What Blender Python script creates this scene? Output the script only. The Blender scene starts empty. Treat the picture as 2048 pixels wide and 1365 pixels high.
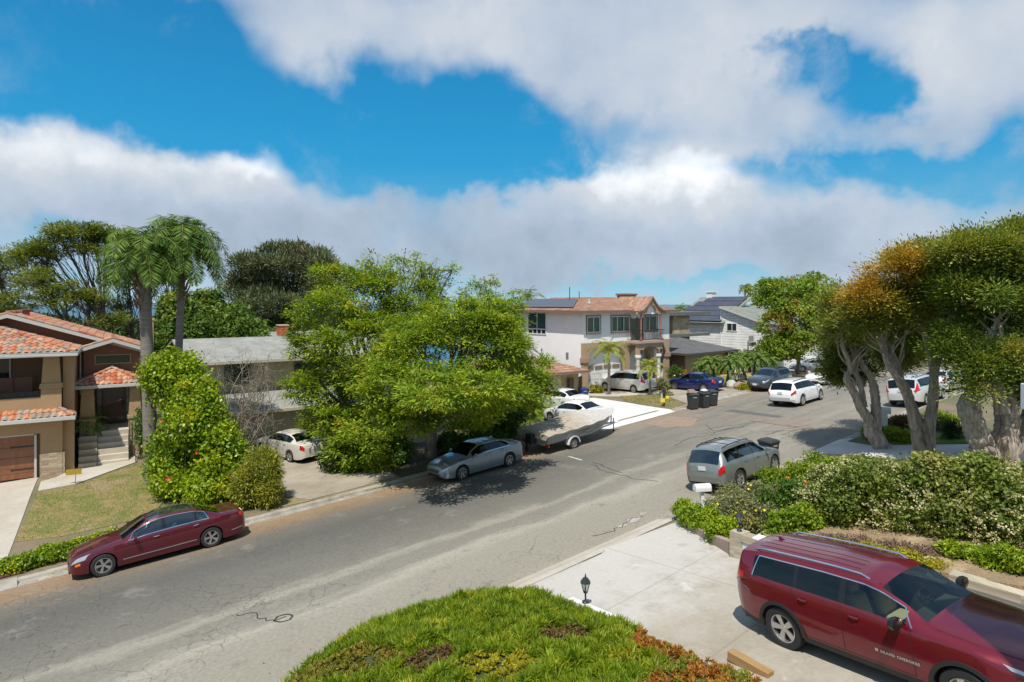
import bpy, bmesh, math, random
import numpy as np
from mathutils import Vector, Matrix
R = math.radians
scene = bpy.context.scene
C = scene.collection
random.seed(7)

# ---------------------------------------------------------------- camera
F = 1226.4; V0 = 608.0; EYE = 7.405          # focal length in photo pixels, horizon row, eye height
cd = bpy.data.cameras.new('camera'); cam = bpy.data.objects.new('camera', cd); C.objects.link(cam)
cam.location = (0, 0, EYE); cam.rotation_euler = (R(90), 0, 0)
cd.sensor_width = 36; cd.lens = F / 2048 * 36; cd.shift_y = -(682.5 - V0) / 2048
cd.clip_start = 0.1; cd.clip_end = 60000
scene.camera = cam

# ---------------------------------------------------------------- exposure, sun, sky
scene.view_settings.view_transform = 'Standard'; scene.view_settings.look = 'None'
scene.view_settings.exposure = 0.72; scene.view_settings.gamma = 1.0
SUN_EL, SUN_AZ = 62.0, 192.0                 # azimuth clockwise from +Y (view direction)
sd = bpy.data.lights.new('sun', 'SUN'); so = bpy.data.objects.new('sun', sd); C.objects.link(so)
sd.energy = 3.25; sd.angle = R(0.6); sd.color = (1.0, 0.94, 0.84)
_d = Vector((math.sin(R(SUN_AZ)) * math.cos(R(SUN_EL)), math.cos(R(SUN_AZ)) * math.cos(R(SUN_EL)), math.sin(R(SUN_EL))))
so.rotation_euler = _d.to_track_quat('Z', 'Y').to_euler(); so.location = (0, 0, 60)

class NT:
    """tiny node-tree writer"""
    def __init__(s, tree): s.t = tree; s.n = tree.nodes; s.l = tree.links
    def node(s, typ, **kw):
        nd = s.n.new(typ)
        for k, v in kw.items(): setattr(nd, k, v)
        return nd
    def put(s, sock, v):
        if isinstance(v, bpy.types.NodeSocket): s.l.new(v, sock)
        elif v is not None:
            if hasattr(sock.default_value, '__len__') and not hasattr(v, '__len__'): v = (v,) * len(sock.default_value)
            if hasattr(v, '__len__') and len(sock.default_value) == 4 and len(v) == 3: v = tuple(v) + (1,)
            sock.default_value = v
    def math(s, op, a, b=None, c=None, clamp=False):
        nd = s.node('ShaderNodeMath', operation=op); nd.use_clamp = clamp
        s.put(nd.inputs[0], a); s.put(nd.inputs[1], b)
        if c is not None: s.put(nd.inputs[2], c)
        return nd.outputs[0]
    def mix(s, f, a, b, blend='MIX'):
        nd = s.node('ShaderNodeMix', data_type='RGBA', blend_type=blend)
        s.put(nd.inputs[0], f); s.put(nd.inputs[6], a); s.put(nd.inputs[7], b)
        return nd.outputs[2]
    def noise(s, vec, scale, detail=4, rough=.55, dist=0, dim='3D'):
        nd = s.node('ShaderNodeTexNoise', noise_dimensions=dim)
        if vec is not None: s.l.new(vec, nd.inputs['Vector'])
        nd.inputs['Scale'].default_value = scale; nd.inputs['Detail'].default_value = detail
        nd.inputs['Roughness'].default_value = rough; nd.inputs['Distortion'].default_value = dist
        return nd.outputs['Fac']
    def ramp(s, f, stops, interp='LINEAR'):
        nd = s.node('ShaderNodeValToRGB'); cr = nd.color_ramp; cr.interpolation = interp
        while len(cr.elements) < len(stops): cr.elements.new(.5)
        for e, (p, c) in zip(cr.elements, stops):
            e.position = p
            if not hasattr(c, '__len__'): c = (c, c, c)
            e.color = tuple(c) + (1,)
        s.put(nd.inputs[0], f)
        return nd.outputs[0]
    def mapr(s, v, a, b, c=0., d=1., smooth=True):
        nd = s.node('ShaderNodeMapRange', interpolation_type='SMOOTHSTEP' if smooth else 'LINEAR')
        s.put(nd.inputs[0], v)
        for i, q in enumerate((a, b, c, d)): nd.inputs[i + 1].default_value = q
        return nd.outputs[0]
    def sep(s, v):
        nd = s.node('ShaderNodeSeparateXYZ'); s.l.new(v, nd.inputs[0]); return nd.outputs
    def comb(s, x, y, z):
        nd = s.node('ShaderNodeCombineXYZ'); s.put(nd.inputs[0], x); s.put(nd.inputs[1], y); s.put(nd.inputs[2], z); return nd.outputs[0]

def make_world():
    w = bpy.data.worlds.new('World'); scene.world = w; w.use_nodes = True
    T = NT(w.node_tree); T.n.clear()
    out = T.node('ShaderNodeOutputWorld'); bg = T.node('ShaderNodeBackground')
    sky = T.node('ShaderNodeTexSky'); sky.sky_type = 'NISHITA'; sky.sun_disc = False
    sky.sun_elevation = R(SUN_EL); sky.sun_rotation = R(SUN_AZ); sky.altitude = 60
    sky.air_density = 1.0; sky.dust_density = 0.6; sky.ozone_density = 2.0
    tc = T.node('ShaderNodeTexCoord').outputs['Generated']
    nrm = T.node('ShaderNodeVectorMath', operation='NORMALIZE'); T.l.new(tc, nrm.inputs[0]); v = nrm.outputs[0]
    x, y, z = T.sep(v)
    az = T.math('ARCTAN2', x, y); el = T.math('ARCSINE', z)
    # domain warp so that cloud outlines are ragged
    wx = T.noise(v, 3.0, 4, .6); wy = T.noise(T.node_off(v, (7, 3, 1)), 3.0, 4, .6)
    wf = T.noise(v, 11.0, 4, .62)
    az2 = T.math('ADD', az, T.math('ADD', T.math('MULTIPLY', T.math('SUBTRACT', wx, .5), .42), T.math('MULTIPLY', T.math('SUBTRACT', wf, .5), .16)))
    el2 = T.math('ADD', el, T.math('ADD', T.math('MULTIPLY', T.math('SUBTRACT', wy, .5), .24), T.math('MULTIPLY', T.math('SUBTRACT', wf, .5), -.10)))
    # big cloud banks and the clear gaps between them: (photo px, py, radius x, radius y, weight)
    P2 = T.comb(az2, el2, 0.)
    def blobs(lst, a_, e_):
        tot = 0.
        for (u, vv, ru, rv, wt) in lst:
            a0 = math.atan2(u - 1024, F); cz = math.cos(a0); e0 = math.atan((V0 - vv) / F * cz)
            ra = math.atan(ru / F) * cz * cz * 1.15; re = math.atan(rv / F) * cz
            q = T.node('ShaderNodeVectorMath', operation='MULTIPLY_ADD'); T.l.new(P2, q.inputs[0]); q.inputs[1].default_value = (1 / ra, 1 / re, 0); q.inputs[2].default_value = (-a0 / ra, -e0 / re, 0)
            d = T.node('ShaderNodeVectorMath', operation='DOT_PRODUCT'); T.l.new(q.outputs[0], d.inputs[0]); T.l.new(q.outputs[0], d.inputs[1])
            tot = T.math('MULTIPLY_ADD', T.math('POWER', .36788, d.outputs['Value']), wt, tot)
        return tot
    dens = blobs([(160, 120, 420, 130, -1.4), (620, 190, 260, 110, -.9), (860, 290, 330, 100, -1.3), (1060, 290, 150, 60, -.8),
                  (300, 20, 260, 60, -1.0), (1640, 120, 80, 60, -1.3), (1700, 190, 75, 60, -1.2), (1580, 95, 50, 25, -.5), (790, 335, 100, 60, -.8), (1760, 340, 230, 50, -1.2), (1480, 330, 200, 30, -.4), (1985, 300, 120, 60, -.8),
                  (600, 70, 150, 100, .8), (120, 330, 420, 130, 1.15), (560, 320, 150, 90, .8), (1200, 120, 420, 130, 1.0),
                  (1260, 400, 360, 110, 1.1), (1900, 90, 260, 130, .8), (900, 604, 500, 14, -.6), (560, 520, 140, 40, -.5), (1500, 596, 500, 14, -.5), (60, 470, 120, 50, -.5), (1100, 520, 600, 50, .5),
                  (1850, 480, 300, 60, .5), (720, 390, 120, 50, .5), (830, 370, 70, 40, -.9)], az2, el2)
    n1 = T.noise(v, 2.6, 4, .58, .35); n2 = T.noise(T.node_off(v, (3, 9, 4)), 9.0, 5, .6)
    den = T.math('ADD', T.math('ADD', dens, .42), T.math('ADD', T.math('MULTIPLY', T.math('SUBTRACT', n1, .5), 1.5), T.math('MULTIPLY', T.math('SUBTRACT', n2, .5), .45)))
    cov = T.mapr(den, -.20, .95)
    thin = T.math('MULTIPLY', T.mapr(T.noise(T.node_off(v, (12, 3, 8)), 5.0, 7, .66, .4), .48, .72), .55)
    cov = T.math('MAXIMUM', cov, T.math('MULTIPLY', thin, T.mapr(den, -1.6, .1)))
    shade = T.math('ADD', blobs([(1250, 350, 330, 75, .50), (150, 300, 420, 90, .30), (600, 300, 110, 70, .35), (1350, 120, 300, 100, .08), (620, 60, 200, 60, .10),
                                 (1150, 40, 330, 90, .12), (1800, 60, 300, 110, .12), (960, 170, 120, 60, .2), (1420, 250, 240, 50, -.14), (420, 430, 500, 80, -.16), (1400, 510, 700, 60, -.16), (1800, 250, 350, 70, -.18), (1000, 220, 300, 50, -.12), (620, 130, 200, 50, -.12)], az2, el2),
                   T.math('MULTIPLY', T.math('SUBTRACT', T.noise(T.node_off(v, (1, 5, 2)), 3.4, 7, .62), .5), 1.25))
    ccol = T.ramp(T.math('ADD', shade, .36), [(0.0, (.20, .25, .32)), (.35, (.31, .36, .43)), (.65, (.41, .435, .47)), (1.0, (.71, .72, .73))])
    blue = T.ramp(T.math('DIVIDE', el, 0.55), [(0.0, (.22, .40, .50)), (.12, (.09, .29, .42)), (.40, (.006, .20, .40)), (1.0, (.003, .095, .26))])
    skyc = T.mix(1.0, sky.outputs[0], (.10, .10, .10), 'MULTIPLY')
    clear = T.mix(.93, skyc, blue)
    col = T.mix(T.math('MULTIPLY', cov, .96), clear, ccol)
    # below the horizon the sky texture is dark; keep a neutral ground tone there
    below = T.mapr(z, -.02, .0)
    col = T.mix(below, (.16, .19, .20), col)
    T.l.new(col, bg.inputs[0]); bg.inputs[1].default_value = 1.0
    T.l.new(bg.outputs[0], out.inputs[0])
def _off(s, v, o):
    nd = s.node('ShaderNodeVectorMath', operation='ADD'); s.l.new(v, nd.inputs[0]); nd.inputs[1].default_value = o; return nd.outputs[0]
NT.node_off = _off
make_world()

# ---------------------------------------------------------------- the lie of the land
K0 = (-16.12, 19.31); D = (.7713, .6365); N = (-.6365, .7713)     # kerb point, street direction, direction away across the street
def st(x, y):
    a, b = x - K0[0], y - K0[1]; return a * N[0] + b * N[1], a * D[0] + b * D[1]
def xy(s, t): return K0[0] + s * N[0] + t * D[0], K0[1] + s * N[1] + t * D[1]
def sm(x): x = max(0., min(1., x)); return x * x * (3 - 2 * x)
def road_z(x, y):
    s, t = st(x, y); z = .0757 * x - .0155 * y
    if t > 38: z -= (.0785 / 36) * (t - 38) ** 2 if t < 56 else .7065 + .0785 * (t - 56)
    if t > 130: z += .05 * (t - 130)
    if t < -40: z += .0485 * (-40 - t)
    return z
def ter(x, y):
    s, t = st(x, y); z = road_z(x, y)
    if s > 0:
        z += .10 + (1.0 - .7 * sm((t - 6) / 12)) * sm(s / 14)
        if s > 48: z -= .22 * (s - 48)
        z = max(z, -45.)
    if s < -12.65: z += .10 + .08 * min(16., max(0, -12.65 - s))
    return z
def hit(u, v, dz=0.):
    """photo pixel -> point on the land (dz above it)"""
    x, zz = (u - 1024) / F, (V0 - v) / F; Y = 1.
    while Y < 400:
        Y += .25
        if EYE + zz * Y - ter(x * Y, Y) - dz < 0:
            a, b = Y - .25, Y
            for _ in range(24):
                m = (a + b) / 2
                if EYE + zz * m - ter(x * m, m) - dz < 0: b = m
                else: a = m
            return Vector((x * a, a, EYE + zz * a))
    return Vector((x * Y, Y, ter(x * Y, Y)))
def at(u, v, Y): return Vector(((u - 1024) / F * Y, Y, EYE + (V0 - v) / F * Y))
ANG_D = math.atan2(D[1], D[0])

# ---------------------------------------------------------------- tags and object helpers
def tag(o, label=None, cat=None, group=None, kind=None):
    if label: o['label'] = label
    if cat: o['category'] = cat
    if group: o['group'] = group
    if kind: o['kind'] = kind
    return o
def empty(name, loc, rz=0., **kw):
    o = bpy.data.objects.new(name, None); C.objects.link(o); o.location = loc; o.rotation_euler = (0, 0, rz)
    o.empty_display_size = .3
    return tag(o, **kw)
def copy_tree(o, parent=None):
    c = o.copy(); C.objects.link(c); c.parent = parent
    for ch in [k for k in C.objects if k.parent == o]: copy_tree(ch, c)
    return c

class MB:
    """collects faces; .build links ONE mesh object"""
    def __init__(s): s.v = []; s.f = []; s.m = []; s.uv = None
    def add(s, vs, fs, m=0):
        b = len(s.v); s.v.extend([tuple(q) for q in vs]); s.f.extend([tuple(b + i for i in f) for f in fs]); s.m.extend([m] * len(fs)); return s
    def box(s, x0, x1, y0, y1, z0, z1, m=0, taper=0.):
        t = taper
        vs = [(x0, y0, z0), (x1, y0, z0), (x1, y1, z0), (x0, y1, z0), (x0 + t, y0 + t, z1), (x1 - t, y0 + t, z1), (x1 - t, y1 - t, z1), (x0 + t, y1 - t, z1)]
        return s.add(vs, [(0, 3, 2, 1), (4, 5, 6, 7), (0, 1, 5, 4), (1, 2, 6, 5), (2, 3, 7, 6), (3, 0, 4, 7)], m)
    def quad(s, a, b, c, d, m=0): return s.add([a, b, c, d], [(0, 1, 2, 3)], m)
    def poly(s, pts, m=0): return s.add(pts, [tuple(range(len(pts)))], m)
    def slab(s, pts, th, m=0):
        """polygon in space given thickness along its own normal (downwards)"""
        p = [Vector(q) for q in pts]; nrm = Vector((0, 0, 0))
        for i in range(len(p)): nrm += p[i].cross(p[(i + 1) % len(p)])
        nrm.normalize()
        if nrm.z < 0: nrm = -nrm; p = p[::-1]
        q = [a - nrm * th for a in p]; n = len(p)
        fs = [tuple(range(n)), tuple(range(2 * n - 1, n - 1, -1))] + [((i + 1) % n, i, n + i, n + (i + 1) % n) for i in range(n)]
        return s.add(p + q, fs, m)
    def wall(s, pts, th, dirv, m=0):
        """planar polygon extruded by th along dirv"""
        p = [Vector(q) for q in pts]; dv = Vector(dirv).normalized() * th; q = [a + dv for a in p]; n = len(p)
        fs = [tuple(range(n)), tuple(range(2 * n - 1, n - 1, -1))] + [((i + 1) % n, i, n + i, n + (i + 1) % n) for i in range(n)]
        return s.add(p + q, fs, m)
    def tube(s, pts, rad, seg=8, m=0, cap=True):
        p = [Vector(q) for q in pts]; n = len(p)
        if not hasattr(rad, '__len__'): rad = [rad] * n
        vs = []; up = Vector((0, 0, 1)); px = None
        for i in range(n):
            d = (p[min(i + 1, n - 1)] - p[max(i - 1, 0)])
            d = d.normalized() if d.length > 1e-9 else Vector((0, 0, 1))
            if px is None:
                px = d.cross(up if abs(d.z) < .9 else Vector((1, 0, 0))).normalized()
            else:
                px = (px - d * px.dot(d)); px = px.normalized() if px.length > 1e-6 else d.cross(Vector((1, 0, 0))).normalized()
            py = d.cross(px)
            for k in range(seg):
                a = 2 * math.pi * k / seg; vs.append(p[i] + (px * math.cos(a) + py * math.sin(a)) * rad[i])
        fs = [(i * seg + k, i * seg + (k + 1) % seg, (i + 1) * seg + (k + 1) % seg, (i + 1) * seg + k) for i in range(n - 1) for k in range(seg)]
        if cap: fs += [tuple(range(seg - 1, -1, -1)), tuple((n - 1) * seg + k for k in range(seg))]
        return s.add(vs, fs, m)
    def lathe(s, prof, seg=16, o=(0, 0, 0), axis='Z', m=0):
        vs = []
        for r_, h in prof:
            for k in range(seg):
                a = 2 * math.pi * k / seg; x, y = r_ * math.cos(a), r_ * math.sin(a)
                vs.append({'Z': (o[0] + x, o[1] + y, o[2] + h), 'Y': (o[0] + x, o[1] + h, o[2] + y), 'X': (o[0] + h, o[1] + x, o[2] + y)}[axis])
        n = len(prof)
        fs = [(i * seg + k, i * seg + (k + 1) % seg, (i + 1) * seg + (k + 1) % seg, (i + 1) * seg + k) for i in range(n - 1) for k in range(seg)]
        fs += [tuple(range(seg - 1, -1, -1)), tuple((n - 1) * seg + k for k in range(seg))]
        return s.add(vs, fs, m)
    def build(s, name, mats, parent=None, smooth=False, bevel=0., rz=None, loc=None):
        me = bpy.data.meshes.new(name); me.from_pydata(s.v, [], s.f)
        if not isinstance(mats, (list, tuple)): mats = [mats]
        for q in mats: me.materials.append(q)
        if len(mats) > 1: me.polygons.foreach_set('material_index', s.m)
        if s.uv is not None:
            ul = me.uv_layers.new(name='UVMap'); ul.data.foreach_set('uv', [c for f in s.f for i in f for c in s.uv[i]])
        bm = bmesh.new(); bm.from_mesh(me)
        if smooth != 'keep': bmesh.ops.remove_doubles(bm, verts=bm.verts, dist=1e-5)
        bmesh.ops.recalc_face_normals(bm, faces=bm.faces); bm.to_mesh(me); bm.free()
        o = bpy.data.objects.new(name, me); C.objects.link(o)
        if smooth is True: me.shade_smooth()
        if smooth is True: me.set_sharp_from_angle(angle=R(40))
        if bevel:
            md = o.modifiers.new('bevel', 'BEVEL'); md.width = bevel; md.segments = 2; md.limit_method = 'ANGLE'; md.angle_limit = R(40)
        if parent: o.parent = parent
        if loc is not None: o.location = loc
        if rz is not None: o.rotation_euler = (0, 0, rz)
        return o

# ---------------------------------------------------------------- materials
MATS = {}
def mat(name, col, rough=.75, col2=None, nscale=3., namt=1., bump=0., bscale=40., metal=0., coat=0., spec=.5, alpha=None, stretch=None, fine=.0, trans=0., emit=None):
    if name in MATS: return MATS[name]
    m = bpy.data.materials.new(name); m.use_nodes = True; T = NT(m.node_tree); T.n.clear()
    out = T.node('ShaderNodeOutputMaterial'); b = T.node('ShaderNodeBsdfPrincipled')
    tc = T.node('ShaderNodeTexCoord').outputs['Object']
    if stretch:
        mp = T.node('ShaderNodeMapping'); T.l.new(tc, mp.inputs[0]); mp.inputs['Scale'].default_value = stretch; tc = mp.outputs[0]
    c = None
    if col2 is not None:
        f = T.mapr(T.noise(tc, nscale, 6, .62), .5 - .22 * namt, .5 + .22 * namt); c = T.mix(f, col, col2)
    if fine:
        g = T.mapr(T.noise(tc, nscale * 14, 3, .7), .3, .7, 1 - fine, 1 + fine, smooth=False)
        c = T.mix(1., c if c is not None else tuple(col) + (1,), T.comb(g, g, g), 'MULTIPLY')
    T.put(b.inputs['Base Color'], c if c is not None else col)
    b.inputs['Roughness'].default_value = rough; b.inputs['Metallic'].default_value = metal
    b.inputs['Coat Weight'].default_value = coat; b.inputs['Coat Roughness'].default_value = .04
    b.inputs['Specular IOR Level'].default_value = spec
    if trans: b.inputs['Transmission Weight'].default_value = trans
    if emit: b.inputs['Emission Color'].default_value = tuple(emit) + (1,); b.inputs['Emission Strength'].default_value = 1
    if bump:
        bp = T.node('ShaderNodeBump'); bp.inputs['Strength'].default_value = bump; bp.inputs['Distance'].default_value = .02
        T.l.new(T.noise(tc, bscale, 4, .6), bp.inputs['Height']); T.l.new(bp.outputs[0], b.inputs['Normal'])
    T.l.new(b.outputs[0], out.inputs[0]); MATS[name] = m; m['_'] = 1
    return m
def leaf_mat(name, c1, c2, c3=None, nscale=.6, trans=.35, var=.35, rough=.55, w3=(.56, .66)):
    if name in MATS: return MATS[name]
    m = bpy.data.materials.new(name); m.use_nodes = True; T = NT(m.node_tree); T.n.clear()
    out = T.node('ShaderNodeOutputMaterial')
    tc = T.node('ShaderNodeTexCoord').outputs['Object']; geo = T.node('ShaderNodeNewGeometry')
    rnd = geo.outputs['Random Per Island']
    f = T.mapr(T.math('ADD', T.math('MULTIPLY', T.noise(tc, nscale, 4, .6), .75), T.math('MULTIPLY', rnd, .25)), .36, .64)
    c = T.mix(f, c1, c2)
    if c3 is not None:
        g = T.mapr(T.noise(T.node_off(tc, (31, 17, 5)), nscale * 1.1, 4, .6), w3[0], w3[1]); c = T.mix(g, c, c3)
    k = T.math('ADD', T.math('MULTIPLY', T.math('FRACT', T.math('MULTIPLY', rnd, 7.31)), 2 * var), 1 - var)
    c = T.mix(1., c, T.comb(k, k, k), 'MULTIPLY')
    b = T.node('ShaderNodeBsdfPrincipled'); T.put(b.inputs['Base Color'], c); b.inputs['Roughness'].default_value = rough
    b.inputs['Specular IOR Level'].default_value = .35
    t = T.node('ShaderNodeBsdfTranslucent'); T.put(t.inputs[0], T.mix(1., c, (1.25, 1.15, .55), 'MULTIPLY'))
    mx = T.node('ShaderNodeMixShader'); mx.inputs[0].default_value = trans
    T.l.new(b.outputs[0], mx.inputs[1]); T.l.new(t.outputs[0], mx.inputs[2]); T.l.new(mx.outputs[0], out.inputs[0])
    MATS[name] = m; return m
def glass_mat(name, tint=(.35, .42, .42), refl=1., base=.08):
    if name in MATS: return MATS[name]
    m = bpy.data.materials.new(name); m.use_nodes = True; T = NT(m.node_tree); T.n.clear()
    out = T.node('ShaderNodeOutputMaterial'); tr = T.node('ShaderNodeBsdfTransparent'); tr.inputs[0].default_value = tuple(tint) + (1,)
    gl = T.node('ShaderNodeBsdfGlossy'); gl.inputs['Roughness'].default_value = .03; gl.inputs[0].default_value = (refl * .80, refl * .97, refl, 1)
    fr = T.node('ShaderNodeFresnel'); fr.inputs[0].default_value = 1.6
    mx = T.node('ShaderNodeMixShader'); T.l.new(T.math('ADD', T.math('MULTIPLY', fr.outputs[0], 1.3 if base > .05 else .9), base, clamp=True), mx.inputs[0])
    T.l.new(tr.outputs[0], mx.inputs[1]); T.l.new(gl.outputs[0], mx.inputs[2]); T.l.new(mx.outputs[0], out.inputs[0])
    MATS[name] = m; return m
# ================================================================ ground, road, kerbs
def st_grid(name, srows, trows, zf, m, off=0., smooth=False):
    g = MB(); g.uv = []
    for t in trows:
        for s in srows:
            x, y = xy(s, t); g.v.append((x, y, zf(x, y, s, t) + off)); g.uv.append((s, t))
    n = len(srows)
    for i in range(len(trows) - 1):
        for j in range(n - 1): g.f.append((i * n + j, i * n + j + 1, (i + 1) * n + j + 1, (i + 1) * n + j)); g.m.append(0)
    o = g.build(name, m, smooth='keep'); tag(o, kind='structure'); return o
def frange(a, b, d):
    n = max(1, int(round((b - a) / d))); return [a + (b - a) * i / n for i in range(n + 1)]

def road_material():
    m = bpy.data.materials.new('worn_asphalt'); m.use_nodes = True; T = NT(m.node_tree); T.n.clear()
    out = T.node('ShaderNodeOutputMaterial'); b = T.node('ShaderNodeBsdfPrincipled')
    uv = T.node('ShaderNodeTexCoord').outputs['UV']; s, t, _ = T.sep(uv)
    mp = T.comb(T.math('MULTIPLY', s, 1.), T.math('MULTIPLY', t, .16), 0.)       # streaks run along the street
    big = T.noise(uv, .22, 5, .6); streak = T.noise(mp, 1.6, 7, .65); fine = T.noise(uv, 9., 6, .75); grit = T.noise(uv, 60., 3, .8)
    sw = T.math('ADD', s, T.math('ADD', T.math('MULTIPLY', T.math('SUBTRACT', streak, .5), 1.6), T.math('MULTIPLY', T.math('SUBTRACT', big, .5), 1.6)))
    k = T.math('DIVIDE', T.math('ADD', sw, 13.), 13.)
    base = T.ramp(k, [(0.0, (.27, .255, .215)), (.10, (.225, .215, .185)), (.25, (.235, .227, .20)), (.29, (.285, .275, .245)), (.33, (.185, .180, .162)), (.38, (.175, .170, .155)), (.41, (.245, .237, .21)),
                      (.44, (.150, .147, .134)), (.58, (.118, .117, .110)), (.72, (.095, .094, .090)), (.82, (.125, .118, .105)), (.90, (.205, .150, .100)), (1.0, (.26, .185, .125))])
    # further up the street the surface is a more even grey, with rusty patches by the seam
    fart = T.mapr(t, 16., 34.); far = T.mix(T.mapr(streak, .35, .65), (.165, .16, .143), (.225, .212, .188))
    base = T.mix(T.math('MULTIPLY', fart, .72), base, far)
    seam = T.math('ABSOLUTE', T.math('SUBTRACT', T.math('ADD', t, T.math('MULTIPLY', s, .05)), 33.5))
    rust = T.math('MULTIPLY', T.mapr(seam, .2, 3.4, 1., 0.), T.mapr(big, .40, .55)); base = T.mix(T.math('MULTIPLY', rust, .45), base, (.20, .145, .115))
    spot = T.mapr(T.noise(uv, .55, 8, .75), .54, .68); base = T.mix(T.math('MULTIPLY', spot, .45), base, (.26, .25, .23))
    dark = T.mapr(T.noise(T.node_off(uv, (40, 9, 0)), 1.0, 8, .75), .55, .70); base = T.mix(T.math('MULTIPLY', dark, .45), base, (.085, .083, .08))
    # alligator cracking in the near lane, sparse long cracks elsewhere
    wv = T.node('ShaderNodeVectorMath', operation='ADD'); T.l.new(uv, wv.inputs[0])
    nn = T.node('ShaderNodeTexNoise'); T.l.new(uv, nn.inputs['Vector']); nn.inputs['Scale'].default_value = 1.5; nn.inputs['Detail'].default_value = 5
    sc = T.node('ShaderNodeVectorMath', operation='SCALE'); T.l.new(nn.outputs['Color'], sc.inputs[0]); sc.inputs['Scale'].default_value = .5; T.l.new(sc.outputs[0], wv.inputs[1])
    def crack(scale, w):
        vo = T.node('ShaderNodeTexVoronoi', feature='DISTANCE_TO_EDGE'); T.l.new(wv.outputs[0], vo.inputs['Vector']); vo.inputs['Scale'].default_value = scale
        return T.mapr(vo.outputs['Distance'], 0., w, 1., 0.)
    lane = T.math('MULTIPLY', T.mapr(T.noise(uv, .35, 3, .6), .46, .60), T.mapr(t, 6., 12., 1., .25))
    c1 = T.math('MULTIPLY', crack(2.6, .035), lane); c2 = T.math('MULTIPLY', crack(.55, .010), T.mapr(T.noise(uv, .5, 3, .6), .5, .6, 0., .8))
    base = T.mix(T.math('MULTIPLY', T.math('MAXIMUM', c1, c2), .62), base, (.045, .044, .042))
    base = T.mix(1., base, (1.12, 1.09, 1.02), 'MULTIPLY')
    g = T.math('ADD', T.mapr(fine, .25, .75, .76, 1.24, smooth=False), T.mapr(grit, .2, .8, -.24, .24, smooth=False))
    base = T.mix(1., base, T.comb(g, g, g), 'MULTIPLY')
    T.l.new(base, b.inputs['Base Color']); b.inputs['Roughness'].default_value = .88; b.inputs['Specular IOR Level'].default_value = .3
    bp = T.node('ShaderNodeBump'); bp.inputs['Strength'].default_value = .35; bp.inputs['Distance'].default_value = .01
    T.l.new(grit, bp.inputs['Height']); T.l.new(bp.outputs[0], b.inputs['Normal']); T.l.new(b.outputs[0], out.inputs[0])
    return m
def soil_material():
    m = bpy.data.materials.new('dry_soil'); m.use_nodes = True; T = NT(m.node_tree); T.n.clear()
    out = T.node('ShaderNodeOutputMaterial'); b = T.node('ShaderNodeBsdfPrincipled'); oc = T.node('ShaderNodeTexCoord').outputs['Object']
    c = T.mix(T.mapr(T.noise(oc, .25, 5, .6), .4, .6), (.20, .155, .105), (.12, .125, .06))
    c = T.mix(T.math('MULTIPLY', T.mapr(T.noise(oc, 5., 6, .7), .5, .7), .6), c, (.075, .06, .042))
    T.l.new(c, b.inputs['Base Color']); b.inputs['Roughness'].default_value = .95; T.l.new(b.outputs[0], out.inputs[0]); return m
M_road = road_material(); M_soil = soil_material()
M_kerb = mat('kerb_concrete', (.22, .20, .165), .85, (.38, .355, .31), 2., 1., fine=.12, bump=.2)
M_conc = mat('driveway_concrete', (.38, .34, .28), .85, (.47, .44, .38), .5, 1., fine=.08, bump=.1)
M_concw = mat('pale_driveway_concrete', (.52, .515, .50), .85, (.66, .655, .64), .7, 1., fine=.06)
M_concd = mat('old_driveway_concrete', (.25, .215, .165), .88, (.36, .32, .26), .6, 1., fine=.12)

TR = frange(-60, -6, 6) + frange(-6, 60, 1.)[1:] + frange(60, 260, 10)[1:]
zr = lambda x, y, s, t: road_z(x, y)
st_grid('road', frange(-12.2, -.45, 1.2), TR, zr, M_road)
# gutter + kerb as one poured strip each side
def kerb_strip(name, rows):
    g = MB(); n = len(rows)
    for t in TR:
        for s, h in rows:
            x, y = xy(s, t); g.v.append((x, y, road_z(x, y) + h))
    for i in range(len(TR) - 1):
        for j in range(n - 1): g.f.append((i * n + j, i * n + j + 1, (i + 1) * n + j + 1, (i + 1) * n + j)); g.m.append(0)
    tag(g.build(name, M_kerb, smooth='keep'), kind='structure')
kerb_strip('far_kerb', [(-.46, -.01), (-.45, .004), (-.06, -.004), (-.03, .085), (.0, .112), (.16, .118), (.17, .0)])
kerb_strip('near_kerb', [(-12.19, -.01), (-12.2, .004), (-12.58, -.004), (-12.62, .085), (-12.66, .112), (-12.82, .118), (-12.83, .0)])
zt = lambda x, y, s, t: ter(x, y)
st_grid('ground', frange(.16, 20, 1.) + frange(20, 60, 4)[1:] + frange(60, 900, 60)[1:], TR, zt, M_soil)
st_grid('near_ground', frange(-60, -32, 4) + frange(-32, -12.82, 1.)[1:], TR, zt, M_soil)
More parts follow.
